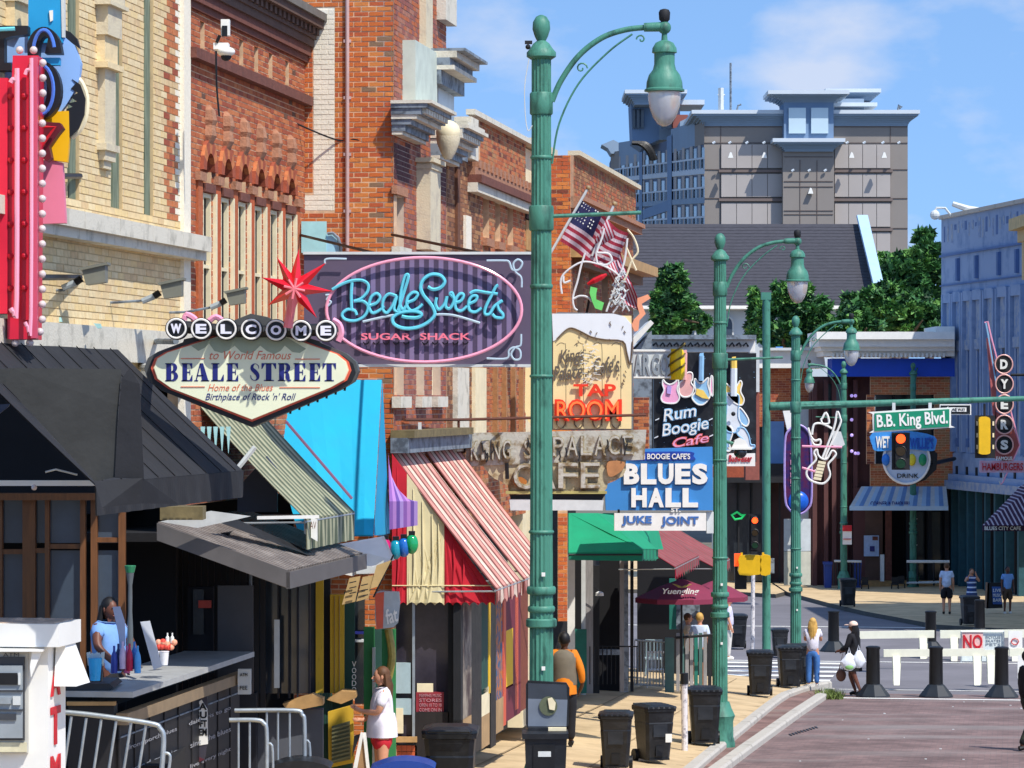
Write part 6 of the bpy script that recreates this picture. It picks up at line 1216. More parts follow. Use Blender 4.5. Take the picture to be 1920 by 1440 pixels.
for k in range(9):
    s = sAn + (sAf - sAn) * (k + .5) / 9; MB().tube([S(s, -TA, 7.24), S(s, -(TA + TAf) / 2, 6.50), S(s, -TAf, 5.79)], .005, 4).build('seam', mat('seam_black', '#0c0c0e', .9), a1)
cloth_poly(a1, [(-40, 696, 27.6), (20, 690, 27.6), (228, 692, 28), (222, 760, 28), (215, 895, 28), (178, 903, 28), (100, 820, 27.8), (10, 722, 27.6), (-40, 700, 27.6)], blkc2, name='loose_flap')
cloth_poly(a1, [(243, 690, 28), (262, 720, 28), (270, 898, 28), (215, 896, 27.98), (222, 780, 27.97), (228, 710, 27.97)], blkc, name='fold')
cloth_poly(a1, [(176, 902, 27.9), (268, 896, 28), (335, 945, 28.6), (262, 944, 28), (192, 952, 27.8)], blkc, name='torn_corner')
MB().pp([(388, 905), (394, 902), (400, 938), (382, 940)], 34.2, .02).build('torn_gap_panel', M['teal'], a1)
for (x, y) in ((106, 600), (180, 612)): MB().pp([(x - 5, y - 6), (x + 8, y - 5), (x + 10, y + 3), (x + 3, y + 4)], 33.6, .06).build('clip', M['teal'], a1)
# grey corrugated shed roof
p1, p2 = W(550, 1072, 37.3), W(665, 1047, 41.7); s1a, s2a = p1.dot(U), p2.dot(U); T1a = 7.85
sh = thing('shed_roof', 'grey corrugated shed roof jutting out over the bar with a thick grey edge', 'roof', S(s1a, -T1a, 4.6)); zt1, zt2 = 5.12, 4.60
mb = MB(); n = 30
for i in range(n):
    u0, u1 = s1a + (s2a - s1a) * i / n, s1a + (s2a - s1a) * (i + .5) / n; u2 = s1a + (s2a - s1a) * (i + 1) / n
    for (a_, b, h) in ((u0, u1, .04), (u1, u2, 0)): mb.add([S(a_, -TA, zt1 + h), S(b, -TA, zt1 + h), S(b, -T1a, zt2 + h), S(a_, -T1a, zt2 + h), S(a_, -TA, zt1 - .04), S(b, -TA, zt1 - .04), S(b, -T1a, zt2 - .04), S(a_, -T1a, zt2 - .04)], [(0, 1, 2, 3), (4, 7, 6, 5), (0, 3, 7, 4), (1, 5, 6, 2)])
cg = mat('corrugated_grey', '#756c66', .6, .2, 3, col2='#938a82', thr=(.45, .65))
mb.build('corrugated_sheet', cg, sh)
MB().add([S(s1a - .01, -TA, zt1 + .03), S(s1a - .01, -T1a, zt2 + .03), S(s1a - .01, -T1a, zt2 - .16), S(s1a - .01, -TA, zt1 - .16), S(s1a - .06, -TA, zt1 + .03), S(s1a - .06, -T1a + .04, zt2 + .03), S(s1a - .06, -T1a + .04, zt2 - .16), S(s1a - .06, -TA, zt1 - .16)], [(0, 1, 2, 3), (7, 6, 5, 4), (0, 4, 5, 1), (3, 2, 6, 7), (1, 5, 6, 2), (0, 3, 7, 4)]).build('end_fascia', mat('fascia_grey', '#5c5856', .6, .15, 3), sh)
MB().add([S(s1a - .06, -T1a, zt2 + .02), S(s2a, -T1a, zt2 + .02), S(s2a, -T1a, zt2 - .16), S(s1a - .06, -T1a, zt2 - .16), S(s1a - .06, -T1a + .04, zt2 + .02), S(s2a, -T1a + .04, zt2 + .02), S(s2a, -T1a + .04, zt2 - .16), S(s1a - .06, -T1a + .04, zt2 - .16)], [(0, 1, 2, 3), (7, 6, 5, 4), (0, 4, 5, 1), (3, 2, 6, 7), (1, 5, 6, 2), (0, 3, 7, 4)]).build('front_fascia', MATS['fascia_grey'], sh)
MB().pp([(300, 978), (395, 958), (470, 968), (440, 975), (370, 990)], 37.2, .03).build('bent_sheet', mat('pale_sheet', '#b9bcbb', .5, .15, 4), sh); MB().add([W(400, 975, 38), W(440, 972, 38.6), W(600, 1042, 39.8), W(575, 1040, 39.2)], [(0, 1, 2, 3)]).build('patch', M['dark'], sh)
# striped cloth
gst = stripes('stripe_sage', [(.42, '#aaa98c'), (.16, '#7f866f'), (.42, '#5d6653')], .22, U); pst = stripes('stripe_cream_red', [(.20, '#80453e'), (.34, '#d99a8c'), (.12, '#8d5048'), (.34, '#e0c8b4')], .62, U)
s3 = W(600, 965, 39.8).dot(U); s4 = W(672, 960, 42.1).dot(U)
awning('sage green and cream striped awning just below the welcome sign', s3 - .55, s4, TA, 6.42, 8.05, 5.12, .34, gst)
cya = mat('cyan_canvas', '#14a6cc', .8, .06, 2); cyb = mat('cyan_canvas_edge', '#1296bf', .8, .06, 2)
ca = thing('awning', 'bright cyan awning panel between the sage striped awning and tall brick wall', 'awning', W(650, 1003, 43.2))
mb = MB(); nn = 8
for i in range(nn):
    for j in range(nn):
        def cp(u, w): 
            x = (480 + (716 - 480) * u) * (1 - w) + (560 + (700 - 560) * u) * w; return W(x, 712 + 291 * w, 44.5 - 1.5 * w + .04 * math.sin(u * 9 + w * 3) * w)
        mb.add([cp(i / nn, j / nn), cp((i + 1) / nn, j / nn), cp((i + 1) / nn, (j + 1) / nn), cp(i / nn, (j + 1) / nn)], [(0, 1, 2, 3)])
mb.build('cloth', cya, ca); cloth_poly(ca, [(717, 712, 44.5), (731, 1000, 44.7), (716, 1004, 43.9), (701, 1004, 43.05)], cyb); MB().tube([W(560, 1003, 43), W(700, 1003, 43)], .02, 6).build('hem_bar', cyb, ca); MB().tube([W(536, 790, 41.9), W(660, 935, 42.0)], .02, 6).build('pink_piping', M['tubepink'], ca)
pa = thing('awning', 'small purple and lilac striped awning beside the cyan one', 'awning', W(755, 990, 44.7))
for i in range(8):
    f0, f1 = i / 8, (i + 1) / 8; x0, x1 = 730 + 53 * f0, 730 + 53 * f1; yt = lambda f: 935 + 5 * f
    cl = ('#8a5aa0', '#b07ab8', '#6a4a94', '#a886c0')[i % 4]; mt = mat('purple' + str(i % 4), cl, .8, .08, 3)
    cloth_poly(pa, [(x0, 940, 44.2), (x1, 940, 44.2), (x1, 992 - 1 * i, 44.2), (x0, 993 - 1 * i, 44.2)], mt, name='valance_strip')
    ya, yb_ = 852 + 88 * f0, 852 + 88 * f1; cloth_poly(pa, [(730, ya, 44.9), (730 + .1, yb_, 44.9), (783 - 53 * (1 - f1), 940, 44.25), (783 - 53 * (1 - f0), 940, 44.25)] if 0 else [(728, 850 + f0 * 80, 44.9), (x0, 940, 44.25), (x1, 940, 44.25), (728 + 1, 850 + f1 * 80, 44.9)], mt, name='roof_strip')
sK0 = W(735, 850, 44.9).dot(U) + .05; zK0, zK1 = 5.78, 4.02; TK = 6.72
sK1 = sK0 + 2.3; sK2 = sK1 + 3.1
ka = awning('large red and cream striped awning with boldly striped red and cream end', sK0, sK1, TC, zK0, TK, zK1, .22, pst, scal=.06, sag=.02)
kb_ = awning('second red and cream striped awning partly hidden behind the first lamp post', sK1 + .25, sK2, TC, zK0, TK, zK1, .22, pst, scal=.06, sag=.02)
Yk = 44.9
rc_, cc_ = mat('red_canvas', '#b81c2c', .85, .12, 4, bump=.3, bscale=5), mat('cream_canvas', '#d8ca9c', .85, .08, 4, bump=.3, bscale=5)
top = lambda x: 850 + (x - 735) * (1112 - 850) / (928 - 735)
xs = [735, 763, 833, 928]
for i, (x0, x1) in enumerate(((735, 763), (763, 833), (833, 928))):
    m_ = rc_ if i != 1 else cc_; n_ = max(2, round((x1 - x0) / 17)); pts = [(x0, top(x0)), (x1, top(x1))]
    bot = [(x1 - (x1 - x0) * k / (n_ * 4), 1131 - 6 * abs(math.sin(math.pi * k / 4)) + 4) for k in range(n_ * 4 + 1)]
    mb = MB(); rows = 8; vs = []
    pts2 = [W(x, y, Yk + .02 * math.sin(x * .35)) for x, y in pts + bot]; mb.prism(pts2, Vector((0, .012, 0))); mb.build('end_panel', m_, ka)
for x in (775, 792, 810, 822, 850, 868, 745): MB().tube([W(x, top(x) + 12, Yk - .005), W(x + 3, 1060, Yk - .012), W(x - 1, 1110, Yk - .004)], [.008, .022, .008], 6, flat=.5).build('cloth_fold', cc_ if 763 < x < 833 else rc_, ka, smooth=True)
MB().tube([W(735, 1098, Yk - .012), W(925, 1098, Yk - .012)], .008, 5).build('seam', cc_, ka)
MB().fbox(TC, s_at(735, TC), s_at(858, TC), zK0 + .02, zK0 + .22, .22, .02).build('awning_box', M['zinc'], ka); MB().fbox(TC, s_at(735, TC), s_at(850, TC), zK0 + .22, zK0 + .32, .3, .02).build('gutter', mat('mossy_gutter', '#6f6344', .9, .3, 8), ka)
# green awnings, red and green one
grn = mat('green_canvas', '#0f8f66', .8, .1, 3); grn2 = mat('green_canvas_deep', '#0c7456', .8, .1, 3)
for k, (x0, x1, Yg) in enumerate(((1066, 1232, 58.2), (1130, 1236, 62.5))):
    g = thing('awning', ('bright green hipped awning nearest the brick pillar', 'second green awning just behind the first green one')[k], 'awning', W(x0, 1055, Yg))
    cloth_poly(g, [(x0, 962, Yg + .9), (x0 + 55, 962, Yg + 1.0), (x1 - 28, 1030, Yg), (x1 - 26, 1036, Yg), (x0, 1036, Yg)], grn); cloth_poly(g, [(x0, 1036, Yg), (x1 - 26, 1036, Yg), (x1 - 30, 1052, Yg), (x0, 1050, Yg)], grn2, name='valance')
    cloth_poly(g, [(x0 + 55, 962, Yg + 1.0), (x0 + 98, 968, Yg + 4), (x1 + (0, 8)[k], 1030, Yg + 3.6), (x1 - 28, 1030, Yg)], grn, name='roof')
    for j in range(8): f = j / 8; xa = x1 - 28 + 26 * f; cloth_poly(g, [(xa, 1029, Yg + 3.4 * f), (xa + 3.3, 1029, Yg + 3.4 * (f + .125)), (xa + 3.3, 1050 - (j % 2) * 3, Yg + 3.4 * (f + .125)), (xa, 1052 - (j % 2) * 3, Yg + 3.4 * f)], grn if j % 2 else grn2, name='valance_strip')
    MB().tube([W(x0, 1040, Yg), W(x1 - 28, 1040, Yg)], .015, 5).build('frame_bar', M['black'], g)
rg = stripes('stripe_red_green', [(.3, '#a8283a'), (.2, '#5d6a5a'), (.25, '#a03a4a'), (.25, '#7a6a66')], .42, U)
g0 = s_at(1175, 7.5); awning('red and green striped awning over the patio, nearer half', 66, 71, 7.6, 4.0, 6.5, 3.25, .25, rg, scal=.08); awning('red and green striped awning over the patio, further half toward the second lamp', 71.2, 75.2, 7.6, 3.8, 6.2, 3.0, .28, rg, scal=.08)
# ================================================================ STREET BAR at lower left
st = thing('street_bar', 'dark open fronted street bar with brown timber windows and a long grey counter', 'bar', W(330, 1440, 37))
MB().pr(-40, 880, 330, 1460, 40.5, .3).build('back_wall', mat('bar_black', '#101013', .8, .3, 2), st)
MB().box(-7.2, -3.2, 38.5, 41.5, 4.9, 5.0).build('ceiling', M['void'], st)
for (x0, y0, x1, y1) in ((-10, 925, 4, 1300), (42, 925, 58, 1300), (58, 925, 66, 1300), (84, 925, 92, 1300), (150, 925, 160, 1300), (170, 925, 182, 1300), (222, 940, 234, 1240)): MB().pr(x0, y0, x1, y1, 37.6, .12).build('window_post', M['wood'], st)
for (x0, x1, y) in ((4, 42, 1030), (92, 150, 1020), (182, 222, 1008), (4, 42, 925), (66, 84, 1028)): MB().pr(x0, y, x1, y + 9, 37.62, .1).build('window_rail', M['wood'], st)
for (x0, x1) in ((4, 42), (66, 84), (92, 150), (182, 222)): MB().pr(x0, 934, x1, 1018, 37.7, .03).build('pane', M['glassb'], st); MB().pr(x0, 1032, x1, 1300, 37.7, .03).build('pane', M['glassb'], st)
MB().pr(-20, 901, 176, 911, 34.2, .1).build('white_rail', M['white'], st); MB().sph(W(64, 914, 34.1), .03, 10, 6).build('bulb', M['bulb'], st)
MB().pr(-20, 925, 235, 938, 37.5, .2).build('lintel', M['wood'], st); MB().pt([(85, 885), (105, 880), (145, 890)], 34, .01, 5).build('wire', M['greyw'], st)
MB().pp([(-20, 760), (18, 757), (16, 762), (-20, 790)], 33, .05).build('hung_panel', mat('steel_blue_panel', '#33405c', .5), st)
# slatted black wall and booth behind the counter
n = 22
for i in range(n): MB().pr(236 + i * 12, 1000, 236 + i * 12 + 9.5, 1350, 41.4, .06).build('slat', mat('slat_black', '#17171b', .7, .3, 3, stretch=(5, 5, .5)), st)
# slats come just before the opening in the red brick building
TB = 9.05
def cz(y, px): return z_at(y, s_at(px, TB), TB)
sb0, sb1 = s_at(213, TB), s_at(446, TB); zc = cz(1226, 446)
ct = mat('zinc_counter', '#a6a7a5', .5, .15, 3, bump=.2)
for i in range(5):
    a, b = sb0 + (sb1 - sb0) * i / 5, sb0 + (sb1 - sb0) * (i + 1) / 5 - .01; MB().obox(S((a + b) / 2, -TB - .22, zc), U * ((b - a) / 2), V * .42, Z * .03).build('counter_top', ct, st)
MB().pp([(110, 1282), (205, 1282), (213, 1290), (205, 1296), (120, 1296)], S(sb0, -TB, 0).y + .1, .8).build('counter_return', mat('counter_dark', '#2c3034', .5), st)
MB().fbox(TB, sb0 + .1, sb1, zc - .32, zc - .2, .12, .0).build('ledge_rail', mat('worn_pale_wood', '#8a765c', .7, .2, 4), st); MB().pr(125, 1316, 216, 1323, S(sb0, -TB, 0).y, .1).build('ledge_rail', M['woodl'], st)
MB().fbox(TB, sb0 + .1, sb1 - .02, zc - .2, zc - .03, -.25, .3).build('counter_gap', M['void'], st)
bf_ = mat('bar_front_black', '#1b1a1d', .6, .3, 3)
MB().fbox(TB, sb0 + .1, sb1, 1.4, zc - .32, .02, .3).build('bar_front', bf_, st); MB().pr(128, 1323, 214, 1460, S(sb0, -TB, 0).y + .05, .3).build('bar_front', bf_, st)
for i in range(9): s = sb0 + .1 + (sb1 - sb0) * i / 9; MB().fbox(TB, s, s + .04, 1.4, zc - .33, .035, 0).build('batten', bf_, st)
MB().fbox(TB, sb0 + .1, sb1, zc - .46, zc - .445, .035, 0).build('chalk_line', M['zinc'], st); MB().fbox(TB, sb0 + 2.2, sb1, 1.62, 1.66, .05, 0).build('foot_rail', M['steel'], st)
chk = mat('chalk_text', '#8f8f94', .8); R2 = random.Random(5)
def fr_T(T, s0, s1, z0, z1, pr): return lambda u, w, d: S(s0 + (s1 - s0) * u, -T + pr + d, z0 + (z1 - z0) * w)
lt = MB()
for r in range(6):
    for c in range(2):
        s = sb0 + .25 + c * (sb1 - sb0) * .46; w = (sb1 - sb0) * .40; z = zc - .62 - r * .24
        put_text(lt, ('FRONT PORCH BLUES', 'GOOD MUSIC', 'COLD DRINKS', 'DAIQUIRIS TO GO', 'SINCE THE BLUES', 'LIVE EVERY NIGHT')[(r + c * 3) % 6].lower(), (0, 0, 1, 1), 1, .004, frame=fr_T(TB, s + R2.uniform(0, .3), s + w, z, z + .06, .036))
lt.build('chalk_writing', chk, st, kind='stuff')
# bottle shaped poster
ys_ = S(s_at(375, TB), -TB, 0).y - .12
bp = thing('bottle_poster', 'white and dark bottle shaped poster on the black bar front', 'poster', W(375, 1434, ys_))
MB().pp([(366, 1296), (384, 1284), (389, 1310), (391, 1350), (389, 1390), (384, 1425), (362, 1436), (357, 1430), (362, 1390), (359, 1350), (362, 1310)], ys_, .02).build('sheet', mat('bottle_grey', '#3c3a44', .5, .2, 6), bp)
MB().pp([(364, 1322), (378, 1312), (389, 1330), (390, 1395), (362, 1400), (360, 1350)], ys_ - .008, .01).build('print', M['white'], bp)
lt = MB()
for i, t_ in enumerate(('PA', 'SU', 'OFT', 'VEM')): put_text(lt, t_, (365, 1318 + i * 16, 388, 1331 + i * 16), ys_ - .008, .006, offset=.04)
lt.build('lettering', M['dark'], bp); MB().pp([(363, 1400), (372, 1402), (370, 1418), (384, 1424), (362, 1434), (358, 1428)], ys_ - .008, .01).build('print', mat('maroon_print', '#5a2630', .5), bp)
# things on the counter
def at_counter(px, back=.25): s = s_at(px, TB); return S(s, -TB - back, zc + .03)
def wmx(x, y, Y): return W(x, y, Y)
yc = S(s_at(290, TB), -TB - .2, 0).y
mbd = lambda nm, lbl, pts, Y, m, cat: (lambda t: MB().pp(pts, Y, .012).build('board', m, t))(thing(nm, lbl, cat, W(pts[-1][0], pts[-1][1], Y)))
mbd('menu_board', 'white tilted menu board in front of the bartender', [(211, 1138), (225, 1137), (234, 1165), (235, 1210), (228, 1216), (220, 1180)], 35.2, mat('menu_blue', '#a8b4d0', .5, .08), 'menu board')
mbd('menu_board', 'tall pale menu board leaning on the counter beside the cups', [(263, 1166), (281, 1164), (304, 1250), (288, 1256)], 35.9, mat('menu_grey', '#c9cdd2', .5, .06), 'menu board')
yd = thing('yard_glass', 'tall thin yard glass with green flared top standing behind the counter', 'yard glass', W(244, 1225, 36.3)); mb = MB(); b0 = W(244, 1225, 36.3)
mb.lathe([(.035, 0), (.03, .3), (.022, .45), (.024, .6), (.022, .72), (.04, .84), (.052, .93)], b0, 14); mb.build('stem', mat('smoky_plastic', '#5b6266', .2, .1, 4), yd, smooth=True)
mb = MB(); mb.lathe([(.045, .86), (.062, .93), (.058, .935)], b0, 14); mb.build('rim', mat('green_plastic', '#2f7f5a', .3), yd)
def cups(nm, lbl, x, y, Y, col, n, w=.035, h=.12, cat='cup'):
    t = thing(nm, lbl, cat, W(x, y, Y)); b = W(x, y, Y)
    for i in range(n):
        mb = MB(); mb.lathe([(w * .75, 0), (w, h), (w * 1.06, h), (w * 1.06, h + .008)], b + Vector(((i % 3 - 1) * w * 1.9, (i // 3) * w * 2, 0)), 12); mb.build('cup', mat('plastic' + col, col, .3, .1), t, smooth=True)
cups('cup', 'turquoise plastic cup at the near end of the counter', 203, 1276, 34.6, '#2aa0e0', 1, .07, .22)
cups('cup_stack', 'pair of small white cups with orange straws on the counter', 308, 1247, 36.3, '#e8e8ea', 2, .05, .14, 'cups')
nk = thing('napkin_caddy', 'stack of pale napkins in a black caddy by the turquoise cup', 'caddy', W(180, 1276, 34.7)); MB().pr(172, 1246, 190, 1278, 34.6, .12).build('caddy', M['black'], nk)
for i in range(7): MB().pp([(162 + i * 4.5, 1224 + (i % 2) * 3), (169 + i * 4.5, 1222 + (i % 3) * 2), (170 + i * 4, 1248), (165 + i * 4, 1248)], 34.6 + i * .01, .02).build('napkin', mat('napkin', '#b9c8ca', .8, .05), nk)
gr = thing('garnish_tray', 'heap of peach and red garnishes with two small bottles on the counter', 'tray', W(312, 1222, 36.4))
for i in range(12): MB().sph(W(297 + R2.uniform(0, 30), 1215 - R2.uniform(0, 12), 36.4), .035, 8, 6).build('fruit', mat('fruit_peach' if i % 2 else 'fruit_red', '#e8a080' if i % 2 else '#d84838', .6), gr)
for x in (314, 323): MB().lathe([(.02, 0), (.02, .06), (.008, .08), (.008, .11)], W(x, 1206, 36.4), 10).build('bottle', M['white'], gr)
bt = thing('bottle_row', 'cluster of coloured mixer bottles beside the turquoise cup', 'bottles', W(235, 1262, 35))
for i, (x, c_) in enumerate(((214, '#2a3f9c'), (222, '#27306a'), (230, '#c8b8d8'), (238, '#e070b0'), (243, '#b01840'), (252, '#3a78c8'), (258, '#4a98d8'))): MB().lathe([(.034, 0), (.036, .12), (.03, .18), (.012, .23), (.012, .28)], W(x, 1262 - (i % 3) * 4, 35 + (i % 2) * .08), 12).build('bottle', mat('btl' + c_, c_, .25), bt, smooth=True)
# booth windows behind the barrier, px 345-590
bo = thing('shopfront', 'dark navy shopfront with narrow panes and worn timber sill behind the barrier', 'shopfront', W(510, 1440, 41)); nv = mat('navy_black', '#12151f', .6, .3, 2)
MB().pr(352, 1100, 400, 1240, 40.8, .1).build('door', nv, bo); MB().pr(362, 1105, 382, 1190, 40.7, .04).build('pane', mat('dim_glass', '#33383a', .2, .3, 3), bo); MB().pr(408, 1098, 475, 1300, 40.5, .05).build('smoked_panel', mat('smoked_panel', '#3c3c40', .35, .2, 2), bo)
MB().pr(446, 1255, 470, 1302, 39.6, .1).build('notice', M['greyw'], bo); lt = MB(); put_text(lt, 'ATM', (450, 1262, 464, 1268), 39.6, .01); put_text(lt, 'FEE', (450, 1286, 464, 1293), 39.6, .01); lt.build('lettering', M['dark'], bo)
MB().pr(372, 1126, 396, 1140, 40.6, .03).build('neon_sign', mat('dim_red_neon', '#7a2a22', .5, emit=.15), bo)
for (x0, x1) in ((478, 520), (522, 540), (542, 556), (558, 580)): MB().pr(x0, 1085, x1, 1300, 42.0 - (x0 - 478) * .004, .08).build('pane', M['glassb'], bo)
for x in (476, 520, 540, 556, 578): MB().pr(x, 1080, x + 3, 1310, 41.6, .12).build('mullion', nv, bo)
MB().pr(514, 1162, 524, 1290, 41.4, .03).build('hanging_paper', M['greyw'], bo); MB().pp([(530, 1320), (585, 1302), (606, 1310), (606, 1322), (540, 1335)], 41.3, .3).build('sill', M['woodl'], bo); MB().pr(470, 1330, 605, 1460, 41.5, .2).build('stall_riser', mat('riser_grey', '#4a4e56', .7, .2, 2), bo)
MB().pr(400, 1300, 480, 1460, 41.0, .3).build('dark_base', nv, bo); MB().pr(440, 1090, 480, 1460, 41.9, .1).build('dark_base', nv, bo)
MB().pt([(470, 1075), (470, 1440)], 41.2, .02, 6).build('post', M['zinc'], bo)
MB().pp([(445, 915), (500, 855), (520, 880), (520, 960), (445, 960)], 40.3, .1).build('blue_board', mat('slate_board', '#3a4452', .6, .1), bo); MB().pp([(570, 965), (595, 975), (595, 1015), (570, 1000)], 39.5, .05).build('paper_sign', M['white'], bo)
MB().pp([(482, 968), (598, 966), (598, 972), (482, 974)], 39.2, .05).build('white_bar', M['white'], bo); lt = MB(); put_text(lt, 'FLAV', (573, 978, 593, 992), 39.4, .01); lt.build('lettering', M['brownstone'], bo)
for i in range(5): MB().pp([(376 + i * 12, 800), (384 + i * 12, 800), (380 + i * 12, 850)], 36, .05).build('teal_fin', M['teal'], bo)
MB().tube([W(412, 880, 36), W(436, 905, 36)], .02, 6).tube([W(440, 885, 36.2), W(478, 838, 36.2)], .03, 6).build('brace', M['greyw'], bo, kind='stuff')
MB().pr(300, 950, 380, 975, 36.6, .4).build('mossy_gutter', MATS['mossy_gutter'], bo)
# yellow and green voodoo-style shop, px 585-750
ys = thing('shopfront', 'narrow green shopfront with weathered yellow window frames and a low yellow hatch', 'shopfront', W(660, 1440, 44)); yw = mat('worn_yellow', '#c9a32c', .75, .18, 6, col2='#8a6f2a', thr=(.6, .75), stretch=(5, 5, .7)); gn = mat('shop_green', '#2f7a44', .7, .15, 3); gdk = mat('deep_green', '#23493f', .7, .2, 3)
for (x0, y0, x1, y1, Y, m) in ((592, 1085, 606, 1320, 43.2, yw), (580, 1085, 592, 1310, 43.3, M['glassb']), (606, 1085, 619, 1310, 43.6, M['dark']), (619, 1115, 645, 1300, 43.4, yw), (645, 1110, 665, 1300, 43.7, gdk), (665, 1110, 684, 1320, 44.2, M['glass']), (682, 1176, 702, 1440, 43.7, gn), (702, 1180, 716, 1440, 44.1, gdk), (716, 1180, 742, 1440, 43.4, gn), (698, 1215, 703, 1440, 43.6, M['greyw'])): MB().pr(x0, y0, x1, y1, Y, .12).build('window_frame' if m is yw else 'panel', m, ys)
for x in (627, 636): MB().pr(x, 1118, x + .8, 1298, 43.38, .03).build('board_joint', MATS['joint_dirt'], ys)
for i in range(11): MB().pr(580 + i * 4, 1300 - 0, 583 + i * 4, 1460, 43.1, .04).build('riser_board', gdk, ys)
MB().pr(578, 1310, 660, 1460, 43.16, .3).build('stall_riser', gdk, ys); MB().pp([(612, 1312), (640, 1296), (666, 1298), (668, 1308), (640, 1320)], 43.0, .4).build('sill', M['woodl'], ys)
MB().pp([(615, 1335), (662, 1322), (664, 1430), (616, 1440)], 42.9, .1).build('hatch', yw, ys); MB().pp([(622, 1362), (656, 1352), (657, 1424), (622, 1432)], 42.85, .04).build('louvre_panel', mat('louvre_olive', '#6c6a48', .7, .2, 8, stretch=(1, 1, 12)), ys)
for i in range(9): MB().pp([(622, 1366 + i * 7.5), (656, 1357 + i * 7.5), (656, 1360 + i * 7.5), (622, 1369 + i * 7.5)], 42.82, .05).build('louvre', MATS['louvre_olive'], ys)
for y in (1185, 1200): MB().pr(664, y, 682, y + 4, 44.0, .2).build('shelf', M['greyw'] if y > 1190 else M['navy'], ys)
MB().pt([(728, 1180), (735, 1230), (727, 1280), (722, 1330)], 43.3, [.05, .05, .04, .02], 8, smooth=4).build('gilded_rope', mat('old_gold', '#9a8840', .5, .3, 12), ys)
lt = MB(); [put_text(lt, c_, (660, 1240 + i * 12, 668, 1250 + i * 12), 43.6, .02) for i, c_ in enumerate('VOODOO')]; lt.build('lettering', M['white'], ys)
# clutter under the awnings
uc = thing('canopy', 'sagging white sheet canopy above taped cardboard price signs', 'canopy', W(650, 1090, 42.6)); MB().prism([W(625, 1022, 42.6), W(720, 1005, 42.8), W(740, 1050, 42.3), (W(705, 1062, 42.3)), W(660, 1080, 42.3), W(640, 1076, 42.3)], Vector((0, .02, 0))).build('sheet', M['white'], uc); MB().pp([(666, 1060), (700, 1062), (720, 1050), (715, 1075), (668, 1076)], 42.25, .02).build('fold', M['greyw'], uc)
cbm = mat('cardboard', '#b79a68', .9, .12, 6); lt = MB()
for i, pts in enumerate(([(655, 1084), (676, 1080), (666, 1128), (641, 1134)], [(680, 1082), (704, 1078), (690, 1122), (668, 1128)], [(706, 1060), (734, 1050), (708, 1100), (694, 1104)])):
    MB().pp(pts, 42.2 - i * .02, .01).build('cardboard_sign', cbm, uc)
for i in range(6): lt.pp([(655 + (i % 2) * 22, 1092 + i * 5), (668 + (i % 2) * 22, 1089 + i * 5), (668 + (i % 2) * 22, 1091 + i * 5), (655 + (i % 2) * 22, 1094 + i * 5)], 42.13, .01)
lt.build('marker_lines', M['dark'], uc, kind='stuff'); MB().tube([W(738, 1040, 42.2), W(700, 1120, 42.2)], .012, 5).build('pole', M['black'], uc)
for (x, y, c_, l_) in ((722, 1028, '#c01860', 'magenta glass ball lantern'), (742, 1030, '#1590a8', 'teal glass ball lantern'), (757, 1026, '#1a64b8', 'blue glass ball lantern'), (772, 1020, '#109858', 'green glass ball lantern')):
    b = thing('lantern', l_ + ' hanging under the purple awning', 'lantern', W(x, y + 18, 43.6), 'glass ball lanterns'); MB().sph(W(x, y, 43.6), (.085, .085, .13), 16, 10).build('globe', mat('glass' + c_, c_, .08, .1, 3, spec=.8), b, smooth=True); MB().pr(x - 6, y - 24, x + 6, y - 17, 43.56, .1).build('cap', M['black'], b)
hs_ = thing('hanging_sign', 'red, silver and white curved hanging sign at the foot of the striped awning', 'sign', W(727, 1180, 43)); MB().pp([(703, 1112), (712, 1108), (748, 1110), (750, 1130), (746, 1168), (738, 1176), (706, 1180), (703, 1160)], 43, .16).build('body', M['steel'], hs_); MB().pp([(703, 1113), (720, 1110), (718, 1178), (706, 1180)], 42.97, .05).build('red_side', M['orange'], hs_); lt = MB(); put_text(lt, 'fat', (722, 1140, 746, 1168), 42.98, .02, shear=.3, offset=.02, rot=.3); lt.build('lettering', M['white'], hs_)
# Main shop under the red and cream awning
ms = thing('shopfront', 'glass corner shopfront with black posts and tan stall risers under the red awning', 'shopfront', W(820, 1400, 45)); Y_ = 45.15; gl = mat('shop_glass', '#3a3640', .12, .35, 1.2, col2='#211f2a', thr=(.4, .62))
for (x0, y0, x1, y1, dy, m, nm) in ((740, 1125, 775, 1395, .1, gl, 'pane'), (777, 1125, 842, 1335, .1, gl, 'pane'), (773, 1125, 778, 1385, 0, M['steel'], 'post'), (840, 1125, 864, 1400, 0, M['dark'], 'post'), (778, 1335, 842, 1445, 0, mat('black_wood', '#211b19', .7, .3, 3, stretch=(6, 6, .6)), 'stall_riser'), (740, 1382, 782, 1392, -.1, M['woodl'], 'sill'), (742, 1243, 770, 1300, .02, mat('notice_blue', '#9fb4b8', .6, .1), 'notice'), (782, 1282, 812, 1298, .04, M['cream'], 'notice'), (780, 1298, 832, 1338, .02, mat('red_notice', '#8a2630', .6, .1), 'notice'), (742, 1310, 772, 1340, .02, MATS['notice_blue'], 'notice'), (742, 1328, 756, 1375, .0, M['cream'], 'notice')): MB().pr(x0, y0, x1, y1, Y_ + dy, .08).build(nm, m, ms)
for r in range(4):
    for c in range(4): MB().pr(744 + c * 9.5, 1398 + r * 12, 753 + c * 9.5, 1409 + r * 12, Y_, .05).build('tile', mat('orange_tile', '#b4552f', .6, .15, 8), ms)
lt = MB(); [put_text(lt, t_, (786, 1301 + i * 9, 828, 1307 + i * 9), Y_ + .02, .01) for i, t_ in enumerate(('MEMPHIS MUSIC', 'STORES', 'OPEN 10 TO 10', 'COME ON IN'))]; lt.build('lettering', mat('faint_pink', '#b8848a', .6), ms)
T7 = 7.2; zk = lambda y, px: z_at(y, s_at(px, T7), T7)
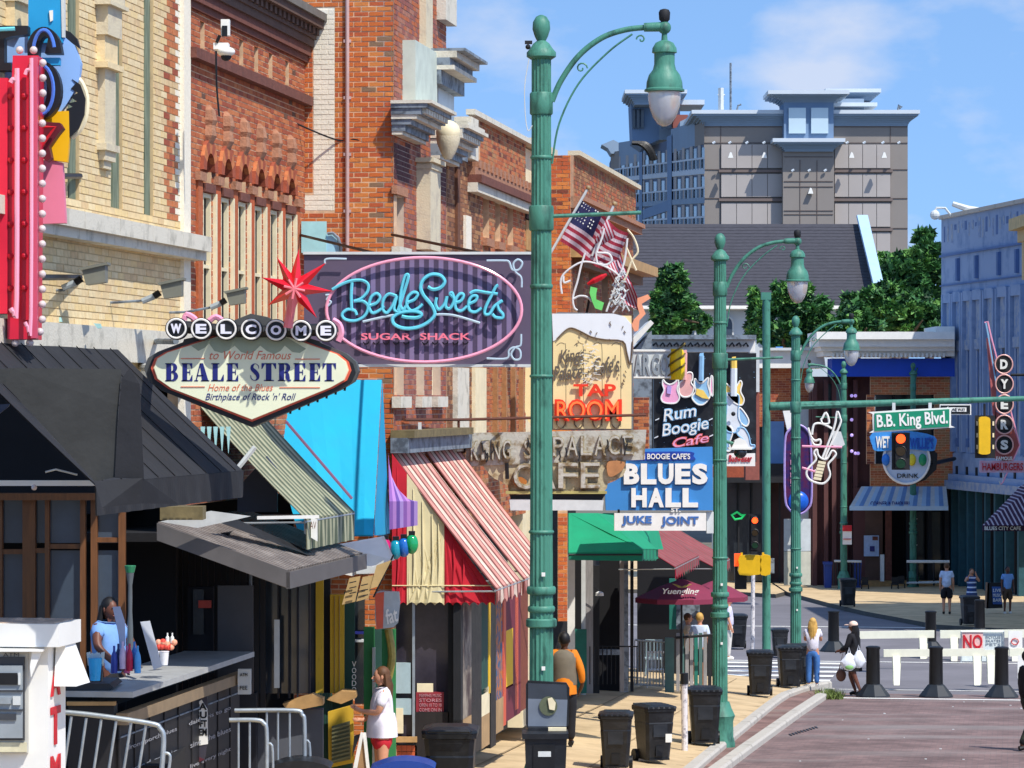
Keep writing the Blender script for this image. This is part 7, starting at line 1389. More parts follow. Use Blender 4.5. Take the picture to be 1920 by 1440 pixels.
def sf(px0, px1, y0, y1, m, nm, pr=0, T=T7, parent=ms): return MB().fbox(T, s_at(px0, T), s_at(px1, T), z_at(y1, s_at((px0 + px1) / 2, T), T), z_at(y0, s_at((px0 + px1) / 2, T), T), pr, .1).build(nm, m, parent)
drape = mat('window_display', '#9a8f80', .7, .35, 2, col2='#4a3c3a', thr=(.4, .6)); tanp = mat('tan_riser', '#a98a62', .8, .2, 2)
for a in ((864, 868, 1120, 1440, M['dark'], 'post'), (868, 884, 1120, 1345, drape, 'pane'), (864, 884, 1345, 1420, tanp, 'stall_riser'), (884, 903, 1120, 1410, M['black'], 'pier'), (885, 893, 1290, 1316, gp['pink'], 'notice'), (903, 915, 1120, 1300, gdk, 'pane'), (903, 918, 1290, 1340, M['cream'], 'notice'), (903, 918, 1340, 1400, tanp, 'stall_riser'), (916, 920, 1120, 1300, mat('bright_yellow', '#e0b41c', .6, .08), 'column'), (920, 930, 1120, 1400, M['black'], 'pier'), (930, 942, 1120, 1310, mat('colour_display', '#b86a30', .6, .3, 9, col2='#3a5a7a', thr=(.45, .55)), 'pane'), (930, 944, 1310, 1372, tanp, 'stall_riser')): sf(*a[:6])
mrn = mat('maroon_shopfront', '#6e2838', .7, .15, 3); T6 = 7.6
f2 = thing('shopfront', 'maroon and yellow painted shopfront left of the first street lamp', 'shopfront', FP(960, 1350, T6))
for a in ((944, 949, 1110, 1360, M['orange'], 'column'), (949, 962, 1095, 1180, mrn, 'panel'), (949, 962, 1180, 1285, MATS['bright_yellow'], 'panel'), (949, 976, 1285, 1345, mrn, 'stall_riser'), (962, 976, 1090, 1285, mrn, 'panel'), (976, 990, 1090, 1330, M['b3'], 'pier'), (966, 972, 1100, 1330, M['orange'], 'column')): sf(*a[:6], T=T6, parent=f2)
# pillar and doors right of lamp 1
pf = thing('shopfront', 'dark grey timber doorway with orange brick pier under the green awning', 'shopfront', W(1130, 1285, 61)); gp_ = mat('grey_timber', '#8d8a88', .7, .25, 4, stretch=(5, 5, .6)); 
frontal(pf, 1046, 1064, 958, 1165, 57.9, [M['o1'], M['o3'], M['o2']], M['mortar'])
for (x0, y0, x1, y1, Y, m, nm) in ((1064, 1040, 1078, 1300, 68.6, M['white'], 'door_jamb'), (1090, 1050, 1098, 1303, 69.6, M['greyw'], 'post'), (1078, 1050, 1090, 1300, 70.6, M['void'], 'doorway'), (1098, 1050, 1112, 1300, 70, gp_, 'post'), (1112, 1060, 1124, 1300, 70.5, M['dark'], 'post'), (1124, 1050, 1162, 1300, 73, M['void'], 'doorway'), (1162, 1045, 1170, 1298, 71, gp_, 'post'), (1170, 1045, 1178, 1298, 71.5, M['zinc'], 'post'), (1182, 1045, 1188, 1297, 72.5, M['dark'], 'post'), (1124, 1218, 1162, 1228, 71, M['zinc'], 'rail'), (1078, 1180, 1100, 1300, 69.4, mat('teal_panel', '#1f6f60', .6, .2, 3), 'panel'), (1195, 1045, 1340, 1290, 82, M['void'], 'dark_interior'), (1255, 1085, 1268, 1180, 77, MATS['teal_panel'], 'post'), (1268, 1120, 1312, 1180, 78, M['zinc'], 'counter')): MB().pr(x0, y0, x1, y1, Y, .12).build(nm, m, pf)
for i in range(13): MB().pt([(1098 + i * 8, 1212), (1098 + i * 8, 1283)], 69.5 + i * .25, .012, 5).build('bar', M['dark'], pf)
MB().pt([(1096, 1212), (1196, 1212)], 71, .015, 5).build('rail', M['dark'], pf)
ll = thing('wall_lantern', 'small white bell lantern on the grey timber doorway', 'lantern', W(1124, 1118, 69.8)); MB().lathe([(.09, 0), (.08, .06), (.03, .09)], W(1124, 1117, 69.7), 12).build('shade', M['white'], ll); MB().pt([(1124, 1108), (1112, 1100)], 69.8, .012, 5).build('arm', M['black'], ll)
# patio fence of grey and green boards
pf2 = thing('patio_fence', 'grey metal railing and green board fence round the umbrella patio', 'fence', W(1260, 1285, 66))
R3 = random.Random(9)
for (x0, x1, Y0, Y1) in ((1190, 1248, 73.2, 73.2),):
    MB().pt([(x0, 1200), (x1, 1204)], Y0, .02, 6).build('top_rail', M['steelp'], pf2); MB().pt([(x0, 1283), (x1, 1287)], Y0, .016, 6).build('bottom_rail', M['steelp'], pf2)
    for i in range(11): x = x0 + (x1 - x0) * i / 10; MB().pt([(x, 1201), (x, 1286)], Y0, .012, 5).build('baluster', M['steelp'], pf2)
MB().pr(1247, 1196, 1264, 1298, 73, .1).build('board', mat('slate_green', '#4a6a66', .7, .15, 4), pf2)
for i in range(9): x = 1268 + i * 8.5; MB().pr(x, 1190 - R3.uniform(0, 6), x + 6.5, 1296 - i * .8, 73.6 + i * .08, .06).build('board', (MATS['teal_panel'], MATS['slate_green'], gp_, M['dark'])[i % 4 if i % 3 else 2], pf2)
MB().pt([(1266, 1196), (1345, 1190)], 73.5, .03, 6).build('top_rail', M['dark'], pf2)
def chair_p(x, y, Y, lbl, m):
    c = thing('patio_chair', lbl, 'chair', W(x, y, Y)); 
    MB().pr(x - 16, y - 34, x + 16, y - 31, Y, .4).build('seat', m, c)
    for i in range(5): MB().pr(x - 15 + i * 6.6, y - 66, x - 12 + i * 6.6, y - 34, Y + .38, .02).build('back_slat', m, c)
    MB().pr(x - 16, y - 69, x + 16, y - 65, Y + .37, .03).build('top_rail', m, c)
    for a in (-14, 14): MB().pt([(x + a, y - 32), (x + a * 1.15, y)], Y + .02, .016, 6).build('leg', m, c); MB().pt([(x + a, y - 32), (x + a * 1.1, y - 3)], Y + .38, .016, 6).build('leg', m, c)
chair_p(1229, 1290, 74.5, 'white patio chair behind the grey railing', M['white']); chair_p(1226, 1268, 77, 'light blue patio chair further back behind the railing', MATS['notice_blue'])
def umbrella(x, yt, yb, Y, R, lbl, txt=None, fx=0):
    u = thing('patio_umbrella', lbl, 'umbrella', W(x, yb + 130, Y)); mm_ = mat('umbrella_maroon', '#7c2c44', .8, .1, 3); c = W(x, yb, Y); h = (yb - yt) * Y / F; n = 8
    for k in range(n):
        a0, a1 = 2 * math.pi * k / n + .2, 2 * math.pi * (k + 1) / n + .2; p = [c + Vector((math.cos(a) * R * f, math.sin(a) * R * f, h * (1 - f ** 1.25))) for f in (.02, .5, 1) for a in (a0, a1)]
        MB().add(p + [p[4] - Z * .1, p[5] - Z * .1], [(0, 1, 3, 2), (2, 3, 5, 4), (4, 5, 7, 6)]).build('panel', mm_, u)
        MB().tube([c + Z * h, c + Vector((math.cos(a0) * R * .5, math.sin(a0) * R * .5, h * .55 - .02)), c + Vector((math.cos(a0) * R, math.sin(a0) * R, -.02))], .008, 4).build('rib', M['black'], u)
    MB().tube([c + Z * (h + .06), Vector((c.x, c.y, zs(c.dot(U)) ))], .022, 8).build('pole', M['black'], u)
    if txt: lt = MB(); put_text(lt, txt, (x - 36, yb - 17, x + 33, yb - 3), Y - R * .92, .03, shear=.25, offset=.02); lt.build('lettering', M['white'], u); lt = MB(); lt.pp([(x - 18, yb - 26), (x - 6, yb - 23), (x, yb - 20), (x + 8, yb - 23), (x + 20, yb - 25), (x + 6, yb - 18), (x - 6, yb - 18)], Y - R * .8, .02); lt.build('eagle_mark', MATS['old_gold'], u)
    return u
umbrella(1278, 1085, 1120, 71.5, 1.0, 'maroon patio umbrella with white script left of the second lamp', 'Yuengling'); umbrella(1338, 1088, 1118, 77, .8, 'maroon patio umbrella behind the second street lamp')
# ================================================================ STREET LAMPS (built once in local metres, then copied)
def lamp_proto():
    t = thing('street_lamp', '-', 'street lamp', (0, 0, 0), 'green fluted street lamps with curved arms'); g = M['lamp']
    MB().lathe([(.27, 0), (.27, .12), (.24, .22), (.235, .5), (.27, .6), (.2, .75), (.17, .85)], seg=16).build('base', g, t, smooth=True)
    MB().lathe([(.138, .85), (.132, 2.4), (.122, 4.5), (.115, 6.6), (.110, 8.0), (.110, 8.75)], seg=32, flute=.10).build('pole', g, t)
    for z, r, h in ((2.35, .185, .10), (2.52, .165, .07), (2.72, .175, .09), (3.4, .155, .04), (5.15, .145, .035), (6.15, .14, .05), (6.8, .15, .28), (7.6, .135, .04), (8.1, .14, .25)): r *= .93; MB().lathe([(r * .92, z), (r, z + .015), (r, z + h - .015), (r * .92, z + h)], seg=20).build('collar', g, t, smooth=True)
    MB().lathe([(.12, 8.72), (.165, 8.75), (.165, 8.80), (.13, 8.84), (.09, 8.90), (.05, 8.93), (.075, 8.98), (.10, 9.06), (.095, 9.14), (.06, 9.20), (.02, 9.22)], seg=18).build('finial', g, t, smooth=True)
    m = MB().tube(catmull([(.12, 0, 8.25), (.22, 0, 8.48), (.42, 0, 8.76), (.68, 0, 8.96), (.95, 0, 9.05), (1.2, 0, 9.075)], 6), .032, 10); m.build('arm', g, t, smooth=True)
    MB().tube(catmull([(.12, 0, 7.55), (.2, 0, 8.0), (.42, 0, 8.45), (.75, 0, 8.80), (1.02, 0, 9.0)], 6), .012, 6).build('brace', g, t)
    for (cx_, cz_, r, fl) in ((.45, 8.62, .07, 1), (1.12, 8.94, .055, -1)): MB().tube([(cx_ + fl * r * (1 - a / 14) * math.cos(a * .55), 0, cz_ + r * (1 - a / 14) * math.sin(a * .55)) for a in range(13)], .010, 5).build('scroll', g, t)
    MB().tube([(1.15, 0, 9.075), (1.36, 0, 9.08)], [.05, .055], 12).sph((1.38, 0, 9.07), .075, 12, 8).build('arm_knuckle', g, t, smooth=True)
    MB().lathe([(.025, 9.12), (.06, 9.16), (.065, 9.24), (.05, 9.27), (.02, 9.28)], (1.38, 0, 0), 12).build('photocell', M['dark'], t, smooth=True)
    MB().lathe([(.03, 9.0), (.035, 8.93), (.10, 8.90), (.135, 8.84), (.14, 8.79), (.115, 8.78), (.115, 8.66), (.13, 8.60), (.175, 8.54), (.20, 8.46), (.205, 8.39), (.225, 8.375), (.225, 8.355), (.19, 8.35)], (1.38, 0, 0), 22).build('lantern_hood', g, t, smooth=True)
    MB().lathe([(.18, 8.36), (.185, 8.30), (.17, 8.18), (.13, 8.07), (.075, 7.99), (.02, 7.965)], (1.38, 0, 0), 20).build('lantern_globe', M['globe'], t, smooth=True)
    MB().tube([(.1, 0, 6.96), (1.12, 0, 7.0)], .022, 8).build('banner_arm', g, t)
    for z in (2.95, 1.9): MB().obox((.03, -.150, z), Vector((.02, 0, 0)), Vector((0, .006, 0)), Vector((0, 0, .022))).build('sticker', M['white'], t)
    return t
lp = lamp_proto()
def place_lamp(root, px, Y, ztop, rz, label, first=False):
    loc = Vector(((px - 960) / F * Y, Y, ztop - 9.22)); l = root if first else dup(root, loc, math.radians(rz), label)
    if first: l.location = loc; l['label'] = label; l.rotation_euler = (0, 0, math.radians(rz))
    return l
place_lamp(lp, 1015, 38.3, 10.82, -3, 'largest nearest green street lamp, in front of the candy shop sign', True)
place_lamp(lp, 1350, 61, 9.48, -3, 'second green street lamp, standing between the Juke Joint sign and the orange hand signal')
place_lamp(lp, 1492, 85, 8.6, -3, 'third green street lamp, carrying the white guitar outline')
place_lamp(lp, 1582, 136, 8.05, 183, 'far green street lamp, arm to the left, red and white notice on its pole')
place_lamp(lp, 1712, 137, 8.0, 70, 'far green street lamp behind the street name sign, arm pointing away')
# small extras fixed to the first lamp
cz1 = thing('lamp_camera', 'small dark camera on the left side of the nearest lamp top', 'camera', W(990, 95, 38.2)); MB().pr(984, 76, 998, 82, 38.2, .06).build('bracket', M['dark'], cz1); MB().sph(W(990, 88, 38.2), .03, 10, 6).build('dome', M['black'], cz1); MB().pt([(992, 110), (984, 160), (985, 215), (990, 245), (998, 235)], 38.2, .006, 5, smooth=4).build('loose_wire', M['greyw'], cz1)
nt_s = thing('street_notice', 'red topped white notice strapped to the far lamp with the left arm', 'sign', W(1588, 1020, 135.6)); MB().pr(1580, 985, 1597, 1021, 135.6, .05).build('plate', M['white'], nt_s); MB().pr(1580, 985, 1597, 996, 135.56, .03).build('red_band', M['red'], nt_s); MB().pr(1581, 1010, 1596, 1011.5, 135.56, .03).build('rule', M['red'], nt_s)
wb = thing('blank_sign', 'tall white sign board seen from behind on the third street lamp', 'sign', W(1494, 1097, 85.4)); MB().pr(1470, 973, 1520, 1033, 85.4, .04).build('panel', M['greyw'], wb); MB().pr(1470, 1034, 1520, 1097, 85.4, .04).build('panel', mat('sign_back_tan', '#c4c0ac', .5, .15, 3), wb)
# ================================================================ TRAFFIC SIGNAL POLE AND MAST ARM
Yt = 88.0; zb_ = zg(87) + .14
tp = thing('traffic_signal', 'straight green traffic signal pole with a long mast arm reaching right', 'traffic signal', Vector(((1437 - 960) / F * Yt, Yt, zb_))); g = M['lamp']
MB().lathe([(.13, 0), (.11, .3), (.10, 9.6), (.10, 9.66)], W(1437, 0, Yt) * 1 - Z * W(1437, 0, Yt).z + Z * (zb_ - .02), 16).build('pole', g, tp, smooth=True)
MB().tube([W(1444, 762, Yt), W(1620, 757, Yt - .2), W(1960, 746, Yt - .6)], [.115, .09, .065], 12).build('mast_arm', g, tp, smooth=True); MB().tube([W(1462, 762, Yt), W(1488, 761, Yt)], .12, 12).build('arm_sleeve', M['dark'], tp); MB().pr(1428, 548, 1446, 562, Yt - .1, .25).build('cap', g, tp)
def signal(x0, y0, x1, y1, Y, lbl, lit, name='signal_head', parent=None):
    s = thing('signal_head', lbl, 'traffic signal', W((x0 + x1) / 2, y1, Y)); w = x1 - x0; h = (y1 - y0) / 3; hb_ = mat('signal_black', '#1d1b1a', .5, .2, 5)
    MB().pr(x0, y0, x1, y1, Y, .03).build('backplate', hb_, s); MB().pr(x0 + w * .22, y0 + 3, x1 - w * .22, y1 - 3, Y - .15, .16).build('housing', hb_, s)
    for i in range(3):
        c = W((x0 + x1) / 2, y0 + h * (i + .5), Y - .17); r = w * .26 * Y / F; on = i == lit
        MB().prism([c + Vector((math.cos(a * math.pi / 8) * r, 0, math.sin(a * math.pi / 8) * r)) for a in range(16)], Vector((0, .03, 0))).build('lens', mat('lens_red_on', '#ff4a18', .3, emit=2.2) if on else mat('lens_off' + str(i), ('#3a1410', '#33260e', '#10331c')[i], .2), s)
        MB().tube([c + Vector((math.cos(a * math.pi / 8) * r * 1.12, -.0, math.sin(a * math.pi / 8) * r * 1.12)) for a in range(0, 9)], .015, 5).build('visor', hb_, s)
    return s
signal(1672, 811, 1706, 881, 87.0, 'black traffic signal showing red under the street name sign', 0)
s2 = signal(1404, 964, 1427, 1034, 87.4, 'black traffic signal glowing red low on the green signal pole', 0)
sy = thing('signal_head', 'traffic signal seen from behind with a yellow housing and black backplate', 'traffic signal', W(1846, 858, 87)); MB().pr(1828, 779, 1866, 859, 87.1, .03).build('backplate', MATS['signal_black'], sy); MB().pp(roundp([(1837, 783), (1855, 783), (1857, 800), (1857, 840), (1855, 851), (1837, 851), (1836, 840), (1836, 800)], 3), 86.85, .22).build('housing', M['yellow'], sy); MB().pt([(1846, 757), (1846, 782)], 87, .03, 6).build('hanger', M['dark'], sy)
for y in (790, 812, 834):
    for x in (1831, 1861): MB().pr(x, y, x + 3, y + 8, 87.08, .02).build('louvre', M['cream'], sy)
bk = thing('street_name_sign', 'green and white B.B. King Blvd. street name sign hung from the mast arm', 'sign', W(1710, 812, 86.6))
MB().pp(roundp([(1637, 772), (1781, 764), (1783, 768), (1783, 798), (1781, 802), (1640, 811), (1637, 807), (1636, 776)], 2), 86.6, .05).build('plate', M['white'], bk); MB().pp([(1640, 775), (1780, 767), (1780, 800), (1640, 808)], 86.57, .04).build('green_face', mat('sign_green', '#128562', .45, .04), bk)
lt = MB(); put_text(lt, 'B.B. King Blvd.', (1644, 774, 1777, 805), 86.57, .015, offset=.022, rot=.058); lt.build('lettering', M['white'], bk)
for x in (1676, 1744): MB().pr(x - 3, 755, x + 3, 771, 86.7, .05).build('clamp', M['greyw'], bk)
ow_ = thing('one_way_sign', 'small black and white ONE WAY sign behind the street name sign', 'sign', W(1790, 778, 87.3)); MB().pr(1762, 758, 1821, 778, 87.3, .04).build('plate', M['white'], ow_); MB().pp([(1764, 760), (1819, 760), (1819, 776), (1764, 776)], 87.28, .03).build('black_face', M['black'], ow_); MB().pp([(1770, 768), (1778, 762), (1778, 764), (1812, 764), (1812, 772), (1778, 772), (1778, 774)], 87.26, .03).build('arrow', M['white'], ow_); lt = MB(); put_text(lt, 'ONE WAY', (1782, 765, 1810, 771), 87.26, .01, offset=.01); lt.build('lettering', M['black'], ow_)
for (x0, x1, l_) in ((1387, 1425, 'wide yellow pedestrian signal box with orange hand left of the signal pole'), (1427, 1444, 'narrow yellow pedestrian signal box on the signal pole')):
    p_ = thing('pedestrian_signal', l_, 'signal', W(x0, 1078, 87.6)); MB().pp(roundp([(x0, 1042), (x1, 1042), (x1 + 1, 1058), (x1, 1077), (x0, 1078), (x0 - 1, 1060)], 2), 87.4, .3).build('housing', M['yellow'], p_); MB().pr(x0 + 2, 1036, x0 + 6, 1043, 87.5, .1).build('bracket', M['yellow'], p_)
    if x0 < 1400: MB().pr(1377, 1038, 1389, 1062, 87.5, .1).build('hand_face', mat('hand_glow', '#e85018', .4, emit=.8), p_); MB().pr(1378, 1062, 1400, 1105, 87.9, .12).build('lower_box', M['black'], p_)
MB().pr(1444, 1047, 1452, 1075, 87.6, .1).build('side_box', M['zinc'], tp)
wp = thing('sticker_post', 'thin white post plastered with stickers left of the signal pole', 'post', W(1412, 1232, 90)); MB().tube([W(1412, 1078, 90), W(1411, 1236, 90)], .055, 10).build('pipe', mat('sticker_white', '#d8d2d0', .6, .2, 12, col2='#8c8890', thr=(.5, .62)), wp)
w2 = thing('sticker_post', 'short white post with peeling stickers left of the bin by the second lamp', 'post', W(1283, 1425, 58.5)); MB().tube([W(1283, 1278, 58.5), W(1284, 1424, 58.5)], .055, 12).build('pipe', MATS['sticker_white'], w2); MB().tube([W(1283, 1262, 58.5), W(1283, 1282, 58.5)], .07, 12).build('cap', M['black'], w2)
# ================================================================ WHEELED BINS
def bin_proto():
    t = thing('wheeled_bin', '-', 'bin', (0, 0, 0), 'black wheeled bins along the kerb'); b = M['bin']
    def ring(z, w, d0, d1, r=.05): return [Vector((x, y, z)) for x, y in ((-w + r, -d0), (w - r, -d0), (w, -d0 + r), (w, d1 - r), (w - r, d1), (-w + r, d1), (-w, d1 - r), (-w, -d0 + r))]
    mb = MB(); rs_ = [ring(.06, .22, .22, .24), ring(.3, .235, .25, .27), ring(.70, .262, .30, .31), ring(.72, .258, .294, .305), ring(.90, .275, .32, .33), ring(.91, .295, .34, .35), ring(.96, .30, .345, .355)]
    vs = [v for r in rs_ for v in r]; fs = [(i * 8 + k, i * 8 + (k + 1) % 8, (i + 1) * 8 + (k + 1) % 8, (i + 1) * 8 + k) for i in range(len(rs_) - 1) for k in range(8)] + [tuple(reversed(range(8))), tuple((len(rs_) - 1) * 8 + k for k in range(8))]
    mb.add(vs, fs).build('body', b, t)
    mb = MB(); l0, l1, l2 = ring(.965, .305, .36, .34), ring(.995, .30, .35, .335), ring(1.03, .2, .22, .22); vs = l0 + l1 + l2; mb.add(vs, [(k, (k + 1) % 8, 8 + (k + 1) % 8, 8 + k) for k in range(8)] + [(8 + k, 8 + (k + 1) % 8, 16 + (k + 1) % 8, 16 + k) for k in range(8)] + [tuple(16 + k for k in range(8)), tuple(reversed(range(8)))]).build('lid', b, t)
    MB().tube([(-.22, .38, .99), (-.22, .42, 1.0), (.22, .42, 1.0), (.22, .38, .99)], .016, 6).build('handle', b, t)
    for i in range(5): MB().obox((-.2 + i * .1, -.352, .985), Vector((.03, 0, 0)), Vector((0, .012, 0)), Vector((0, 0, .012))).build('lid_rib', b, t)
    for x in (-.25, .25): MB().tube([(x - .03, .26, .11), (x + .03, .26, .11)], .115, 16).build('wheel', M['black'], t)
    MB().tube([(-.24, .26, .11), (.24, .26, .11)], .015, 6).build('axle', M['steel'], t)
    MB().obox((0, -.245, .22), Vector((.07, 0, 0)), Vector((0, .02, 0)), Vector((0, 0, .09))).build('foot_recess', M['black'], t); MB().obox((0, -.24, .075), Vector((.19, 0, 0)), Vector((0, .02, 0)), Vector((0, 0, .015))).build('foot_bar', M['black'], t)
    MB().obox((0, -.292, .58), Vector((.13, 0, 0)), Vector((0, .008, .0)), Vector((0, 0, .11))).build('embossed_panel', mat('worn_plastic', '#24272b', .45, .3, 8), t)
    return t
bp_ = bin_proto()
BINS = [(1321, 60, 0, 1.0, 'black bin close beside the foot of the second street lamp'), (1155, 53.5, -4, .90, 'black wheeled bin left of a pair at the bottom centre'), (1226, 55.5, 20, .93, 'black wheeled bin right of the pair, white label on its side'), (1425, 75.5, -3, 1.0, 'black wheeled bin alone in front of the green signal pole'),
        (1480, 80, 2, .98, 'black wheeled bin in front of the third lamp, left of the pair there'), (1504, 82, 25, .95, 'black wheeled bin behind the other at the third lamp, beside the blonde pedestrian'), (1382, 100, 0, 1.0, 'black bin standing alone past the corner, left of the sticker post'), (1590, 122, 0, 1.0, 'black litter bin on the far corner below the far lamp'), (1818, 110, 5, .95, 'black litter bin right of the distant pedestrian with raised arms'),
        (845, 40.3, 178, 1.08, 'large black bin at the bottom edge before the tan stall risers'), (1462, 96, 0, .8, 'small dark bin seen between the signal pole and third lamp')]
for i, (px, Y, rz, sc, lbl) in enumerate(BINS):
    x = (px - 960) / F * Y; s_, t_ = x * SA + Y * CA, x * CA - Y * SA; z = (zs(s_, -t_) if s_ < 83.4 and t_ < ik(s_) else zg(s_)) + (.155 if s_ > 104 else .008)
    if i == 0: bp_.location = (x, Y, z); bp_.rotation_euler = (0, 0, math.radians(rz)); bp_['label'] = lbl
    else: dup(bp_, (x, Y, z), math.radians(rz), lbl, (sc, sc, sc))
lab = thing('bin_label', 'white sticker on the side of the right bin of the bottom pair', 'sticker', W(1254, 1390, 55)); MB().pr(1248, 1376, 1260, 1392, 55.1, .004).build('paper', M['white'], lab)
# open lidded bin in the middle
ob = thing('wheeled_bin', 'black bin with its grey lid standing open and a round hole in it', 'bin', W(1022, 1560, 37.3), 'black wheeled bins along the kerb'); Yo = 37.3
MB().pp([(984, 1385), (1063, 1385), (1055, 1572), (990, 1572)], Yo, .45).build('body', M['bin'], ob); MB().pr(979, 1376, 1066, 1386, Yo - .04, .52).build('rim', M['bin'], ob); MB().pr(1000, 1396, 1040, 1440, Yo - .02, .03).build('recess', M['black'], ob); lt = MB(); lt.pr(1009, 1409, 1033, 1419, Yo - .03, .01); lt.build('label', M['greyw'], ob)
lg = mat('lid_grey', '#6b7480', .35, .12, 3)
MB().pp([(990, 1276), (1062, 1280), (1068, 1290), (1066, 1360), (1060, 1365), (990, 1365), (986, 1358), (986, 1284)], Yo + .42, .05).build('open_lid', M['bin'], ob); MB().pp([(990, 1310), (1064, 1312), (1062, 1362), (990, 1362)], Yo + .41, .02).build('lid_face', lg, ob); MB().pp([(990, 1281), (1062, 1284), (1064, 1312), (990, 1310)], Yo + .41, .02).build('lid_face', mat('lid_grey_dark', '#343a42', .4, .15, 3), ob)
c = W(1028, 1324, Yo + .39); MB().prism([c + Vector((math.cos(a * math.pi / 10) * .1, 0, math.sin(a * math.pi / 10) * .105)) for a in range(20)], Vector((0, .02, 0))).build('hole', mat('hole_olive', '#59604a', .8, .2), ob); MB().pp([(1027, 1310), (1035, 1308), (1042, 1318), (1040, 1332), (1030, 1330)], Yo + .37, .02).build('torn_card', M['cream'], ob)
MB().pr(990, 1365, 1028, 1378, Yo + .3, .2).build('hinge', M['bin'], ob); MB().pr(1028, 1365, 1062, 1377, Yo + .3, .1).build('inner_wall', M['cream'], ob)
for (px, Y, m_, l_, rz) in ((756, 38, 'blue', 'bin with a rounded blue lid at the bottom edge left of the large black bin', 0), (560, 37, 'bin', 'dark bin lid just showing at the bottom edge under the barrier', 0)):
    b = thing('lidded_bin', l_, 'bin', W(px, 1460, Y)); MB().pp([(px - 50, 1440), (px + 50, 1440), (px + 44, 1560), (px - 44, 1560)], Y, .5).build('body', M['bin'], b); MB().pp(roundp([(px - 50, 1437), (px - 20, 1428), (px + 15, 1427), (px + 48, 1434), (px + 52, 1444), (px - 54, 1444)], 3), Y - .04, .6).build('lid', MATS['blue_plastic'] if m_ == 'blue' else M['bin'], b)
# ================================================================ BOLLARDS
bo_ = thing('bollard', '-', 'bollard', (0, 0, 0), 'black bollards across the street'); mb = MB(); mb.lathe([(.165, .26), (.155, 1.10), (.17, 1.12), (.17, 1.16), (.12, 1.18)], seg=20); mb.build('post', M['black'], bo_, smooth=True)
MB().lathe([(.40, 0), (.39, .04), (.20, .28), (.17, .30)], seg=8).build('foot', mat('bollard_foot', '#20262c', .5, .2, 4), bo_)
for i, (px, Y, l_) in enumerate(((1637, 79.5, 'black bollard right beside the pedestrian with carrier bags'), (1755, 79.5, 'middle black bollard of the front row'), (1878, 79.5, 'right black bollard of the front row, before the NO sign'), (1563, 99, 'black bollard of the rear row between the two left pedestrians'), (1745, 99, 'black bollard of the rear row behind the barricade beam'), (1837, 106, 'black bollard of the rear row by the litter bin'))):
    loc = (W(px, 0, Y).x, Y, zg(W(px, 0, Y).dot(U)) + .005)
    if i == 0: bo_.location = loc; bo_['label'] = l_
    else: dup(bo_, loc, 0, l_)
# ================================================================ WHITE BARRICADES AND SIGNS
bw_ = mat('barricade_white', '#e4e2cc', .6, .06, 4)
def barricade(x0, x1, y0, y1, Y, legs, yb, lbl):
    b = thing('barricade', lbl, 'barricade', W(x0, yb, Y), 'white timber barricades'); MB().pp([(x0, y0), (x1, y0 - 2), (x1, y1 - 2), (x0, y1)], Y, .09).build('beam', bw_, b)
    for x in legs: sg = 1 if x > (x0 + x1) / 2 else -1; MB().pp([(x - 8, y1 - 2), (x + 9, y1 - 2), (x + 7 - sg * -1, yb), (x - 5 + sg, yb)], Y + .09, .08).build('leg', bw_, b); MB().prism([W(x - 7, y1 - 2, Y - .08), W(x + 7, y1 - 2, Y - .08), W(x + 6, yb + 2, Y - .35), W(x - 5, yb + 2, Y - .35)], Vector((0, .06, 0))).build('leg', bw_, b)
barricade(1657, 1846, 1218, 1232, 83, (1681, 1832), 1283, 'front white barricade beam between the first two front bollards'); barricade(1893, 1960, 1216, 1231, 83, (1940,), 1281, 'white barricade cut off by the right edge'); barricade(1612, 1752, 1184, 1198, 96, (1731,), 1240, 'rear white barricade right of the pedestrian with bags'); barricade(1763, 1960, 1182, 1197, 95, (1789, 1903), 1242, 'rear white barricade carrying the NO sign'); barricade(1846, 1900, 1219, 1231, 84.5, (1858,), 1280, 'short white barricade beam under the NO sign')
no = thing('no_sign', 'white sign in a metal frame starting with a big red NO', 'sign', W(1841, 1245, 94)); MB().pr(1803, 1184, 1881, 1240, 94, .04).build('plate', mat('sign_pale', '#ccd4d0', .5, .1), no); MB().pr(1804, 1186, 1843, 1226, 93.97, .02).build('pink_field', mat('pink_field', '#e0b4ac', .5), no); lt = MB(); put_text(lt, 'NO', (1806, 1190, 1842, 1216), 93.97, .02, offset=.02); lt.build('lettering', M['red'], no)
lt = MB(); [put_text(lt, t_, (1848, 1192 + i * 7, 1876, 1197 + i * 7), 94, .01) for i, t_ in enumerate(('BICYCLES', 'SKATES', 'PETS'))]; lt.build('lettering', M['zinc'], no)
for pts in ([(1802, 1184), (1882, 1184)], [(1802, 1184), (1802, 1244)], [(1882, 1184), (1882, 1244)], [(1802, 1244), (1882, 1244)]): MB().pt(pts, 93.95, .02, 5).build('frame', M['steel'], no)
sm = thing('small_sign', 'small white notice with a red symbol right of the NO sign', 'sign', W(1905, 1215, 93.8)); MB().pr(1891, 1183, 1917, 1216, 93.8, .04).build('plate', M['white'], sm); MB().pt([(1903 + 7 * math.cos(a), 1203 + 6 * math.sin(a)) for a in [k * .8 for k in range(8)]], 93.77, .015, 5, closed=True).build('symbol', M['red'], sm)
psn = thing('paper_sign', 'white paper sign on the right edge barricade', 'sign', W(1914, 1278, 82.6)); MB().pr(1908, 1229, 1935, 1272, 82.6, .02).build('sheet', M['white'], psn)
